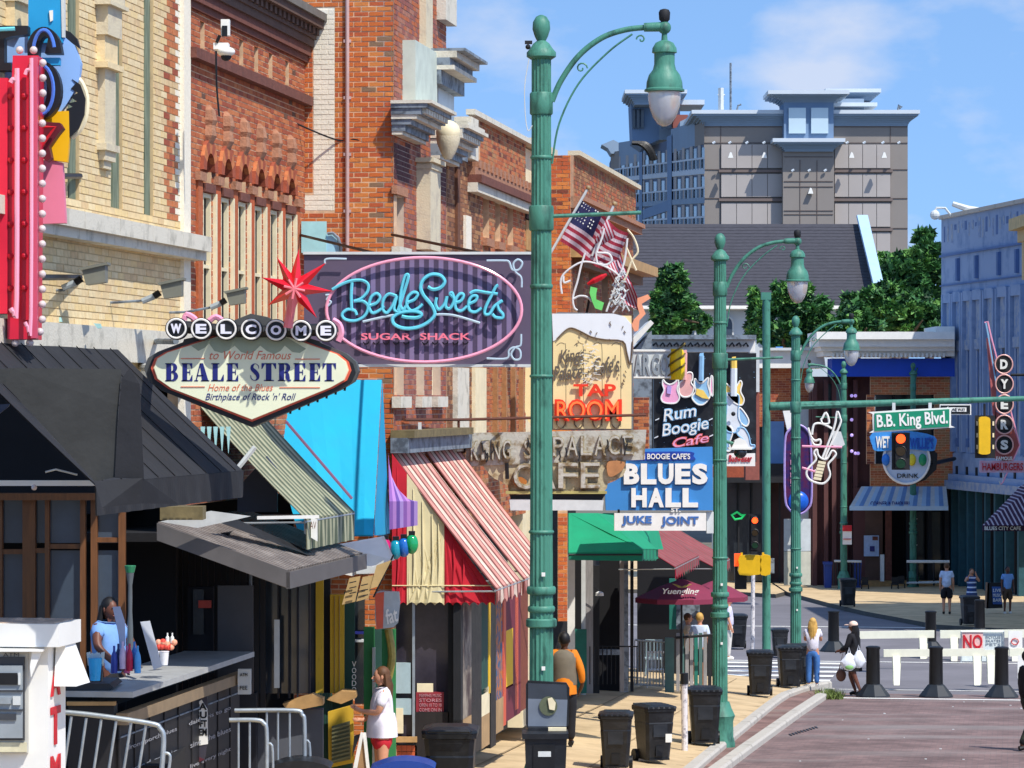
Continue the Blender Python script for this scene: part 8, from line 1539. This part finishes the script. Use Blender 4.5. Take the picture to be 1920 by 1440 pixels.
ab = thing('a_frame_sign', 'dark A-frame board with blue and white writing beside the distant right pedestrian', 'sign', W(1868, 1140, 117)); MB().pp([(1852, 1093), (1876, 1092), (1880, 1140), (1850, 1141)], 117, .06).build('board', M['dark'], ab); MB().pp([(1860, 1100), (1876, 1100), (1879, 1133), (1862, 1133)], 116.95, .04).build('face', mat('aframe_blue', '#33589c', .5), ab); lt = MB(); [put_text(lt, t_, (1862, 1104 + i * 9, 1877, 1110 + i * 9), 116.9, .02) for i, t_ in enumerate(('LIVE', 'MUSIC', 'BAR'))]; lt.build('lettering', M['white'], ab); MB().prism([W(1850, 1141, 117), W(1853, 1141, 117), W(1855, 1093, 117), W(1852, 1093, 117)], Vector((0, .5, 0))).build('rear_leg', M['wood'], ab)
sp_ = thing('a_frame_sign', 'white framed sandwich board beside the woman in red shorts', 'sign', W(677, 1440, 42)); MB().pp([(676, 1374), (682, 1374), (668, 1450), (660, 1450)], 42, .04).build('frame', M['white'], sp_); MB().pp([(680, 1374), (686, 1374), (694, 1450), (688, 1450)], 42.02, .04).build('frame', M['white'], sp_); MB().pp([(680, 1380), (690, 1450), (668, 1450)], 42.05, .03).build('board', mat('board_tan', '#9c7a54', .7, .2), sp_); MB().pp([(664, 1380), (676, 1376), (660, 1420)], 42.3, .03).build('rear_board', M['dark'], sp_)
# ================================================================ CROWD BARRIERS, ATM KIOSK
def barrier(pts, bars, Y, lbl, r=.024, foot=None):
    b = thing('crowd_barrier', lbl, 'barrier', W(pts[0][0], 1440, Y), 'galvanised crowd barriers'); MB().pt(pts, Y, r, 10, smooth=5).build('frame', M['steel'], b, smooth=True)
    for (x0, y0, x1, y1) in bars: MB().pt([(x0, y0), (x1, y1)], Y + .01, r * .55, 8).build('bar', M['steel'], b, smooth=True)
    if foot: MB().pt(foot, Y, r * .6, 8, smooth=3).build('hook', M['steel'], b)
barrier([(100, 1334), (170, 1340), (280, 1356), (300, 1366), (307, 1390), (300, 1480)], [(x, 1342 + (x - 120) * .1, x - 18, 1470) for x in (134, 162, 190, 218, 246, 274)], 31.8, 'nearest galvanised crowd barrier in front of the black bar', foot=[(306, 1412), (316, 1413), (319, 1425), (312, 1470)])
barrier([(430, 1350), (480, 1350), (494, 1356), (500, 1375), (500, 1480)], [(468, 1352, 468, 1480), (447, 1352, 447, 1480)], 36.5, 'left of the two crowd barriers by the navy shopfront', foot=[(500, 1395), (510, 1398), (512, 1440)])
barrier([(440, 1332), (550, 1332), (566, 1340), (571, 1360), (571, 1480)], [(x, 1334, x, 1480) for x in (500, 521, 543)], 37.5, 'right of the two crowd barriers by the navy shopfront', foot=[(570, 1390), (580, 1393), (582, 1440)])
Yk_ = 30.0; ak = thing('atm_kiosk', 'white ATM kiosk with a grey machine and red letters down its side, bottom left', 'kiosk', W(45, 1440, Yk_)); kw = mat('kiosk_white', '#e9e8e2', .45, .05, 2); c0 = W(90, 0, Yk_); c0.z = 0
zt_ = W(0, 1212, Yk_).z
MB().obox(c0 - V * .65 + U * .28 + Z * (zt_ / 2 + .4), V * .65, U * .28, Z * (zt_ / 2 - .4)).build('body', kw, ak); MB().obox(c0 - V * .60 + U * .28 + Z * (zt_ + .10), V * .72, U * .36, Z * .10).build('roof', kw, ak)
MB().obox(c0 - V * .60 + U * .28 + Z * (zt_ + .205), V * .66, U * .30, Z * .006).build('roof_felt', mat('roof_gravel', '#b9a08c', .9, .3, 9), ak)
for i in range(7): MB().sph(W(10 + i * 13, 1168 - (i % 3) * 3, Yk_ + .3), (.05, .05, .02), 8, 5).build('gravel_lump', MATS['roof_gravel'], ak)
MB().pp([(60, 1222), (78, 1222), (58, 1270), (56, 1250)], Yk_ - .12, .05).build('bracket', kw, ak); MB().pr(-10, 1218, 80, 1222, Yk_ - .16, .15).build('canopy_lip', kw, ak)
gm = mat('atm_grey', '#8f979c', .4, .1, 4); gd = mat('atm_dark', '#3a3d42', .4, .2, 4)
for (x0, y0, x1, y1, dy, m, nm) in ((-20, 1222, 52, 1412, -.03, mat('atm_frame', '#b9b8b0', .5, .06), 'surround'), (-20, 1232, 46, 1388, -.06, gd, 'recess'), (-20, 1248, 42, 1384, -.09, gm, 'machine'), (-20, 1262, 32, 1284, -.11, M['black'], 'screen'), (-20, 1308, 20, 1320, -.12, M['steel'], 'slot'), (24, 1306, 38, 1322, -.11, M['greyw'], 'card_reader'), (-20, 1338, 30, 1350, -.11, gd, 'cash_slot'), (-20, 1294, 42, 1297, -.11, gd, 'shadow_gap'), (-20, 1330, 42, 1333, -.11, gd, 'shadow_gap'), (34, 1262, 38, 1284, -.115, M['greyw'], 'keys'), (-20, 1392, 50, 1410, -.045, mat('atm_sticker', '#cfc8a8', .6), 'sticker')): MB().pr(x0, y0, x1, y1, Yk_ + dy, .05).build(nm, m, ak)
lt = MB(); put_text(lt, 'ATM', (6, 1224, 36, 1231), Yk_ - .06, .01); lt.build('lettering', gd, ak)
for ch_, y0, y1 in (('A', 1254, 1308), ('T', 1328, 1400), ('M', 1420, 1470)):
    z0, z1 = W(0, y1, Yk_).z, W(0, y0, Yk_).z; lt = MB(); put_text(lt, ch_, (0, 0, 1, 1), 1, .01, offset=.03, frame=lambda u, w, d: c0 + U * (.06 + .3 * u) + V * (.005 + d) + Z * (z0 + (z1 - z0) * w)); lt.build('letter', M['red'], ak)
MB().add([c0 + V * .02 + U * (.18 + a) + Z * z for a, z in ((.0, zt_), (.34, zt_), (.40, zt_ - .36), (-.06, zt_ - .36))] + [c0 + V * b + U * (.18 + a) + Z * z for b, a, z in ((.10, 0, zt_), (.10, .34, zt_), (.22, .40, zt_ - .36), (.22, -.06, zt_ - .36))], [(0, 1, 2, 3), (4, 7, 6, 5), (0, 4, 5, 1), (1, 5, 6, 2), (2, 6, 7, 3), (3, 7, 4, 0)]).build('lamp_shade', kw, ak)
# ================================================================ PEOPLE
J0 = dict(pel=(0, 0, .93, .125), wai=(0, 0, 1.08, .11), che=(0, 0, 1.28, .13), nkb=(0, 0, 1.43, .06), nek=(0, 0, 1.49, .045), hed=(0, -.01, 1.575, .085), top=(0, 0, 1.66, .07),
          shL=(-.165, 0, 1.39, .055), elL=(-.21, .02, 1.12, .040), wrL=(-.22, -.06, .88, .027), haL=(-.22, -.08, .81, .030), shR=(.165, 0, 1.39, .055), elR=(.21, .02, 1.12, .040), wrR=(.22, -.06, .88, .027), haR=(.22, -.08, .81, .030),
          hiL=(-.09, 0, .86, .088), knL=(-.10, -.01, .48, .056), anL=(-.10, .02, .09, .036), toL=(-.10, -.13, .035, .034), hiR=(.09, 0, .86, .088), knR=(.10, -.01, .48, .056), anR=(.10, .02, .09, .036), toR=(.10, -.13, .035, .034))
E0 = [('pel', 'wai'), ('wai', 'che'), ('che', 'nkb'), ('nkb', 'nek'), ('nek', 'hed'), ('hed', 'top'), ('che', 'shL'), ('shL', 'elL'), ('elL', 'wrL'), ('wrL', 'haL'), ('che', 'shR'), ('shR', 'elR'), ('elR', 'wrR'), ('wrR', 'haR'), ('pel', 'hiL'), ('hiL', 'knL'), ('knL', 'anL'), ('anL', 'toL'), ('pel', 'hiR'), ('hiR', 'knR'), ('knR', 'anR'), ('anR', 'toR')]
def skin(name, J, E, m, parent, root='pel', sub=1):
    ks = [k for k in J if any(k in e for e in E)]; ks.sort(key=lambda k: k != root); me = bpy.data.meshes.new(name); me.from_pydata([J[k][:3] for k in ks], [(ks.index(a), ks.index(b)) for a, b in E], [])
    o = bpy.data.objects.new(name, me); COL.objects.link(o); o.modifiers.new('s', 'SKIN'); o.modifiers.new('b', 'SUBSURF').levels = sub + 0; o.modifiers['b'].render_levels = sub
    for i, k in enumerate(ks): me.skin_vertices[0].data[i].radius = (J[k][3], J[k][3] * (J[k][4] if len(J[k]) > 4 else 1))
    me.skin_vertices[0].data[0].use_root = True
    dg = bpy.context.evaluated_depsgraph_get(); dg.update(); nm = bpy.data.meshes.new_from_object(o.evaluated_get(dg)); o.modifiers.clear(); o.data = nm; nm.materials.clear(); nm.materials.append(m)
    nm.polygons.foreach_set('use_smooth', [True] * len(nm.polygons)); o.parent = parent; LOC[o.name] = Vector(); return o
def lerpj(a, b, f, r): return tuple(a[i] + (b[i] - a[i]) * f for i in range(3)) + (r,)
def person(lbl, loc, rz, h, sk, hair, pose=(), shirt=None, sleeve=.5, hem=0, legs=None, leglen=1.0, shoes=None, hairlen=0, build_=1.0, cap=None, skirt=None, vest=None):
    p = thing('person', lbl, 'person', (0, 0, 0)); J = dict(J0); J.update(dict(pose)); J = {k: v[:3] + ((v[3] if len(v) > 3 else J0[k][3]) * (build_ if k not in ('hed', 'top', 'nek', 'haL', 'haR', 'toL', 'toR', 'anL', 'anR') else 1),) for k, v in J.items()}
    for k in ('che', 'wai', 'pel'): pass
    E = list(E0)
    for sd_ in 'LR':
        a, b = Vector(J['wr' + sd_][:3]), Vector(J['ha' + sd_][:3]); d = (b - a).normalized(); sx = d.orthogonal().normalized(); sx = Vector((0, 1, 0)).cross(d).normalized() if abs(d.y) < .9 else sx; sd2 = d.cross(sx)
        for f, (off, ln) in enumerate(((-.024, .075), (-.009, .085), (.007, .08), (.022, .062))):
            q = b + sd2 * off; J['f%d%s' % (f, sd_)] = tuple(q + d * ln * .5) + (.0085,); J['g%d%s' % (f, sd_)] = tuple(q + d * ln + sx * .015) + (.007,); E += [('ha' + sd_, 'f%d%s' % (f, sd_)), ('f%d%s' % (f, sd_), 'g%d%s' % (f, sd_))]
        q = b - d * .02 + sd2 * -.04; J['t' + sd_] = tuple(q + d * .03) + (.009,); E.append(('ha' + sd_, 't' + sd_))
    skin('body', J, E, sk, p)
    H = Vector(J['hed'][:3]); MB().sph(H + Vector((0, 0, .015)), (.077, .095, .115), 14, 10).build('head', sk, p, smooth=True)
    fc = MB(); fc.tube([H + Vector((0, -.09, .02)), H + Vector((0, -.115, -.015))], [.01, .016], 6); fc.build('nose', sk, p)
    for x in (-.03, .03): MB().sph(H + Vector((x, -.088, .03)), (.012, .008, .007), 8, 5).build('eye', M['dark'], p); 
    for x in (-.08, .08): MB().sph(H + Vector((x, .0, .01)), (.012, .02, .03), 8, 5).build('ear', sk, p)
    MB().tube([H + Vector((-.025, -.088, -.05)), H + Vector((0, -.095, -.052)), H + Vector((.025, -.088, -.05))], .006, 5).build('mouth', mat('lips', '#8a4038', .5), p)
    hr = MB(); hr.sph(H + Vector((0, .022, .045)), (.09, .098, .105), 14, 10)
    if hairlen:
        for k in range(9): a = -1.3 + k * .325; hr.tube([H + Vector((math.sin(a) * .075, .055 * abs(math.cos(a)) + .03, .05)), H + Vector((math.sin(a) * .10, .10 * math.cos(a) + .03, -.1)), H + Vector((math.sin(a) * .11, .11 * math.cos(a) + .02, -.1 - hairlen * ru(.7, 1)))], [.03, .032, .012], 6)
    hr.build('hair', hair, p, smooth=True)
    if cap: MB().sph(H + Vector((0, .01, .07)), (.10, .11, .085), 14, 8).build('cap', cap, p, smooth=True); MB().obox(H + Vector((0, -.13, .06)), Vector((.06, 0, 0)), Vector((0, .06, 0)), Vector((0, 0, .008))).build('cap_brim', cap, p)
    def G(k, e): v = J[k]; return v[:3] + (v[3] + e,)
    if legs:
        Q = {'pel': G('pel', .03), 'wai': lerpj(J['pel'], J['wai'], .5, J['pel'][3] + .012)}; EE = [('pel', 'wai')]
        for s_ in 'LR':
            Q['hi' + s_] = G('hi' + s_, .035); EE.append(('pel', 'hi' + s_))
            if leglen > 1: Q['kn' + s_] = G('kn' + s_, .022); Q['an' + s_] = G('an' + s_, .03); EE += [('hi' + s_, 'kn' + s_), ('kn' + s_, 'an' + s_)]
            else: Q['kn' + s_] = lerpj(J['hi' + s_], J['kn' + s_], leglen + .12, J['kn' + s_][3] + .055); EE.append(('hi' + s_, 'kn' + s_))
        skin('trousers' if leglen > 1 else 'shorts', Q, EE, legs, p)
    if shirt:
        Q = {'pel': (J['pel'][0], J['pel'][1], J['pel'][2] - .08 - hem, J['pel'][3] + .05), 'wai': G('wai', .04), 'che': G('che', .03), 'nkb': G('nkb', .02)}; EE = [('pel', 'wai'), ('wai', 'che'), ('che', 'nkb')]
        for s_ in 'LR':
            Q['sh' + s_] = G('sh' + s_, .016); EE.append(('che', 'sh' + s_))
            if sleeve <= 1: Q['el' + s_] = lerpj(J['sh' + s_], J['el' + s_], sleeve, J['el' + s_][3] + .028); EE.append(('sh' + s_, 'el' + s_))
            else: Q['el' + s_] = G('el' + s_, .02); Q['wr' + s_] = lerpj(J['el' + s_], J['wr' + s_], .9, J['wr' + s_][3] + .02); EE += [('sh' + s_, 'el' + s_), ('el' + s_, 'wr' + s_)]
        skin('shirt', Q, EE, shirt, p, 'pel')
        if hem: r_ = J['pel'][3] + .03; MB().lathe([(r_ - .015, 1.12), (r_ + .01, 1.0), (r_ + .02, .95 - hem), (r_, .95 - hem)], seg=18).build('shirt_tail', shirt, p, smooth=True)
    if vest: mb = MB().lathe([(.195, .93), (.20, 1.05), (.19, 1.18), (.205, 1.32), (.17, 1.40), (.08, 1.455)], seg=18); [setattr(v, 'y', v.y * .86) for v in mb.v]; mb.build('vest', vest, p, smooth=True)
    if skirt:
        m_, z0, z1, r0, r1 = skirt; MB().lathe([(r1, z1), ((r0 + r1) / 2, (z0 + z1) / 2), (r0, z0), (r0 - .01, z0 + .005), (r0 * .9, z0 + .05)], (0, 0, 0), 18).build('skirt', m_, p, smooth=True)
    if shoes:
        for s_ in 'LR': a, t_ = Vector(J['an' + s_][:3]), Vector(J['to' + s_][:3]); MB().tube([a + Vector((0, .04, -.045)), (a + t_) / 2 + Z * -.0, t_ + Z * .003], [.042, .045, .036], 8).build('shoe', shoes, p, smooth=True)
    k = h / 1.69; p.location = loc; p.rotation_euler = (0, 0, math.radians(rz)); p.scale = (k, k, k); LOC[p.name] = Vector(loc); return p
def gloc(px, Y, extra=0.0, walk=True):
    x = (px - 960) / F * Y; s_, t_ = x * SA + Y * CA, x * CA - Y * SA; return (x, Y, (zs(s_, -t_) if walk else zg(s_)) + extra)
hb_ = mat('hair_black', '#120f10', .6, .3); hbr = mat('hair_brown', '#5a3a20', .6, .3, 12); hbl = mat('hair_blonde', '#c49a50', .6, .25, 12); wsh = mat('cloth_white', '#e4dfe8', .85, .06, 5, bump=.4, bscale=10); rsh = mat('cloth_red', '#c02030', .85, .12); blj = mat('denim_blue', '#3f6fae', .85, .15, 10); bkc = mat('cloth_black', '#16161b', .85, .3, 8); org = mat('cloth_orange', '#d87a10', .8, .12, 6); grv = mat('cloth_olive_grey', '#6f6656', .85, .15, 6); lbs = mat('cloth_light_blue', '#7aa4dc', .85, .12, 7); shw = mat('shoe_white', '#d8d4cc', .6, .1); shb = mat('shoe_black', '#131314', .5, .2)
S_ = stripes('dress_stripe', [(.3, '#d4dcf0'), (.7, '#33487c')], .17, (0, 0, 1))
person('woman in white shirt and red shorts in profile by the green shopfront', gloc(716, 42.8), -78, 1.66, M['skin2'], hbr, pose=dict(elR=(.2, -.08, 1.14), wrR=(.12, -.28, 1.16), haR=(.1, -.35, 1.2), elL=(-.2, -.05, 1.12), wrL=(-.14, -.22, 1.02), haL=(-.12, -.28, 1.03)), shirt=wsh, sleeve=.75, hem=.13, legs=rsh, leglen=.55, shoes=shw, hairlen=.35, build_=1.22)
person('man in orange shirt and olive vest walking away right of the nearest lamp', gloc(1058, 57), 175, 1.88, M['skin3'], hb_, pose=dict(elL=(-.26, .04, 1.14), elR=(.26, .06, 1.14), wrL=(-.27, -.02, .92), wrR=(.24, -.12, .95)), shirt=org, sleeve=1.5, hem=.16, legs=bkc, leglen=2, shoes=shb, build_=1.12, vest=grv)
bl_ = gloc(1600, 79.8, 0, False)
pb = person('woman in pink cap and black dress carrying two white carrier bags', bl_, -120, 1.72, M['skin1'], hb_, pose=dict(elL=(-.22, -.08, 1.12), wrL=(-.16, -.28, 1.02), haL=(-.15, -.34, 1.0), elR=(.22, -.06, 1.14), wrR=(.18, -.26, 1.05), haR=(.17, -.32, 1.03), knL=(-.09, -.12, .48), anL=(-.09, .02, .10), toL=(-.09, -.12, .04), knR=(.1, .06, .5), anR=(.1, .22, .14), toR=(.1, .12, .04)), shirt=bkc, sleeve=1.2, hem=.05, shoes=shb, hairlen=.4, build_=1.15, cap=mat('cap_pink', '#eacbb8', .7), skirt=(bkc, .58, 1.05, .21, .17))
for (dx, dy, rz, w, l_, gr_) in ((1592, 1255, 0, 16, 'white plastic carrier bag with green groceries, left of the pair', 1), (1610, 1250, 0, 13, 'white plastic carrier bag, right of the pair', 0)):
    Yb_ = 79.3; b = thing('carrier_bag', l_, 'bag', W(dx, dy, Yb_)); c = W(dx, dy - 14, Yb_); R4 = random.Random(dx); mb = MB(); mb.sph(c, (w / 80.7, .10, .21), 16, 10)
    for i, v in enumerate(mb.v): k = 1 - max(0, (v.z - c.z)) / .21 * .55; v.x = c.x + (v.x - c.x) * k + math.sin(v.z * 31 + v.x * 17) * .012; v.y = c.y + (v.y - c.y) * k
    mb.build('bag', mat('bag_white', '#dfe3ea', .4, .08, 6, bump=.5, bscale=9), b, smooth=True); MB().tube([c + Z * .17 + Vector((-.04, 0, 0)), c + Z * .33, c + Z * .17 + Vector((.04, 0, 0))], .012, 6).build('handle', MATS['bag_white'], b)
    if gr_: MB().sph(c + Vector((0, -.07, -.12)), (.10, .04, .06), 10, 6).build('groceries', mat('lettuce', '#7fb06a', .6), b, smooth=True)
tb_ = thing('tote_bag', 'brown handbag hanging low behind the woman in the pink cap', 'bag', W(1577, 1277, 80)); MB().sph(W(1577, 1266, 80), (.12, .07, .15), 12, 8).build('bag', mat('bag_brown', '#74503f', .6, .15), tb_, smooth=True); MB().tube([W(1573, 1256, 80), W(1580, 1225, 79.9), W(1582, 1256, 80)], .012, 5).build('strap', MATS['bag_brown'], tb_)
person('blonde woman in white top and blue jeans standing at the kerb end', gloc(1524, 80.6, .0), 170, 1.62, M['skin2'], hbl, pose=dict(elL=(-.2, -.1, 1.15), wrL=(-.1, -.26, 1.22), haL=(-.08, -.3, 1.27), elR=(.2, -.1, 1.15), wrR=(.1, -.26, 1.22), haR=(.08, -.3, 1.27)), shirt=wsh, sleeve=.6, legs=blj, leglen=2, shoes=shw, hairlen=.3)
person('distant man in white shirt and black shorts, left of the three on the far pavement', gloc(1775, 117, .16, False), 170, 1.73, M['skin2'], hbr, shirt=mat('cloth_white_blue', '#c4d0e8', .8, .3, 5), sleeve=.7, legs=bkc, leglen=.85, shoes=shb, build_=1.15)
person('distant woman in a blue and white striped dress raising both hands', gloc(1822, 115.5, .16, False), 5, 1.6, M['skin2'], hbr, pose=dict(elL=(-.26, -.1, 1.25), wrL=(-.12, -.18, 1.48), haL=(-.1, -.2, 1.54), elR=(.26, -.1, 1.25), wrR=(.12, -.18, 1.48), haR=(.1, -.2, 1.54)), shirt=S_, sleeve=.2, shoes=shw, skirt=(S_, .35, 1.1, .25, .16), build_=1.1)
person('distant person in light blue shirt walking beside the A-frame board', gloc(1889, 117, .16, False), 8, 1.62, M['skin1'], hb_, shirt=lbs, sleeve=.6, legs=mat('cloth_brown', '#4b3a2c', .8), leglen=.85, shoes=shw)
person('person in a pale shirt standing behind the patio umbrella', gloc(1312, 76.2, .0), 160, 1.68, M['skin2'], hbl, shirt=mat('cloth_pale_blue', '#c8d4e6', .8, .1), sleeve=.8, legs=bkc, leglen=.6, shoes=shw)
person('person in patterned pale shirt seated side on at the patio table', gloc(1290, 77.5, .0), 90, 1.6, M['skin2'], hbr, shirt=mat('cloth_beige', '#d4bda0', .8, .3, 20), sleeve=.8, legs=bkc, leglen=2, shoes=shw)
person('person in white shirt and pale trousers just right of the second lamp', gloc(1366, 95, .0, False), 90, 1.75, M['skin2'], hbr, shirt=mat('cloth_lilac_white', '#cfcbe0', .8, .08), sleeve=.9, legs=mat('cloth_offwhite', '#c9c4bc', .8, .1), leglen=2, shoes=shw)
cam_t = mat('camouflage', '#33372c', .85, .3, 14, col2='#17191a', thr=(.45, .55))
person('person in dark camouflage trousers cut off by the right edge', gloc(1927, 61.5, .0, False), 110, 1.78, M['skin3'], hb_, pose=dict(anR=(.1, -.30, .12), toR=(.1, -.47, .05), knR=(.1, -.2, .5), anL=(-.1, .18, .10), toL=(-.1, .05, .04)), shirt=bkc, sleeve=1.5, legs=cam_t, leglen=2, shoes=shb, build_=1.1)
zbt_ = W(0, 1127, 36.6).z - 1.66
person('bartender with black hair and light blue shirt leaning over the counter', (W(206, 0, 36.5).x, 36.5, zbt_), 40, 1.68, M['skin1'], hb_, pose=dict(elL=(-.24, -.12, 1.2), wrL=(-.12, -.34, 1.0), haL=(-.08, -.4, .96), elR=(.24, -.10, 1.15), wrR=(.14, -.34, 1.02), haR=(.1, -.40, .98)), shirt=lbs, sleeve=.6, legs=bkc, leglen=2, shoes=shb, hairlen=.2, build_=1.25)
MB().box(-6.3, -3.6, 35.6, 37.6, 1.0, zbt_).build('raised_floor', M['void'], st)
# ================================================================ GROUND DETAILS
dg_ = thing('storm_drain', 'dark slotted storm drain in the gutter of the brick street', 'drain', W(1500, 1372, 66))
for i in range(10):
    x = 1482 + i * 5.4; Yd_ = 65.2 + i * .25; px_ = W(x, 0, Yd_).x; z = zg(px_ * SA + Yd_ * CA) + .012; MB().add([(px_, Yd_, z), (px_ + .035, Yd_, z), (px_ + .035, Yd_ + .42, z - .01), (px_, Yd_ + .42, z - .01), (px_, Yd_, z - .02), (px_ + .035, Yd_, z - .02), (px_ + .035, Yd_ + .42, z - .03), (px_, Yd_ + .42, z - .03)], [(0, 1, 2, 3), (4, 7, 6, 5), (0, 4, 5, 1), (2, 6, 7, 3)]).build('slot', M['black'], dg_)
R5 = random.Random(11); wd_ = MB(); cw = gloc(1556, 78.6, 0, False)
for i in range(420):
    a = R5.uniform(0, 6.28); r = R5.uniform(0, .32); b = Vector((cw[0] + math.cos(a) * r, cw[1] + math.sin(a) * r * 1.6, cw[2])); d = Vector((R5.gauss(0, .09), R5.gauss(0, .09), R5.uniform(.08, .26))); w = Vector((R5.uniform(-1, 1), R5.uniform(-1, 1), 0)).normalized() * .014
    wd_.add([b - w, b + w, b + d * .6 + w * .7, b + d, b + d * .6 - w * .7], [(0, 1, 2, 3, 4)])
wd_.build('weeds', mat('weed_green', '#66763a', .8, .3, 8), kind='stuff')
lit = MB()
for i in range(16):
    px_, Y_l = R5.uniform(1420, 1915), R5.uniform(58, 78); l_ = gloc(px_, Y_l, .006, False); s_ = R5.uniform(.01, .024); lit.obox(l_, Vector((s_, 0, 0)), Vector((0, s_ * R5.uniform(.5, 2), 0)), Vector((0, 0, .006)))
lit.build('litter', M['greyw'], kind='stuff')
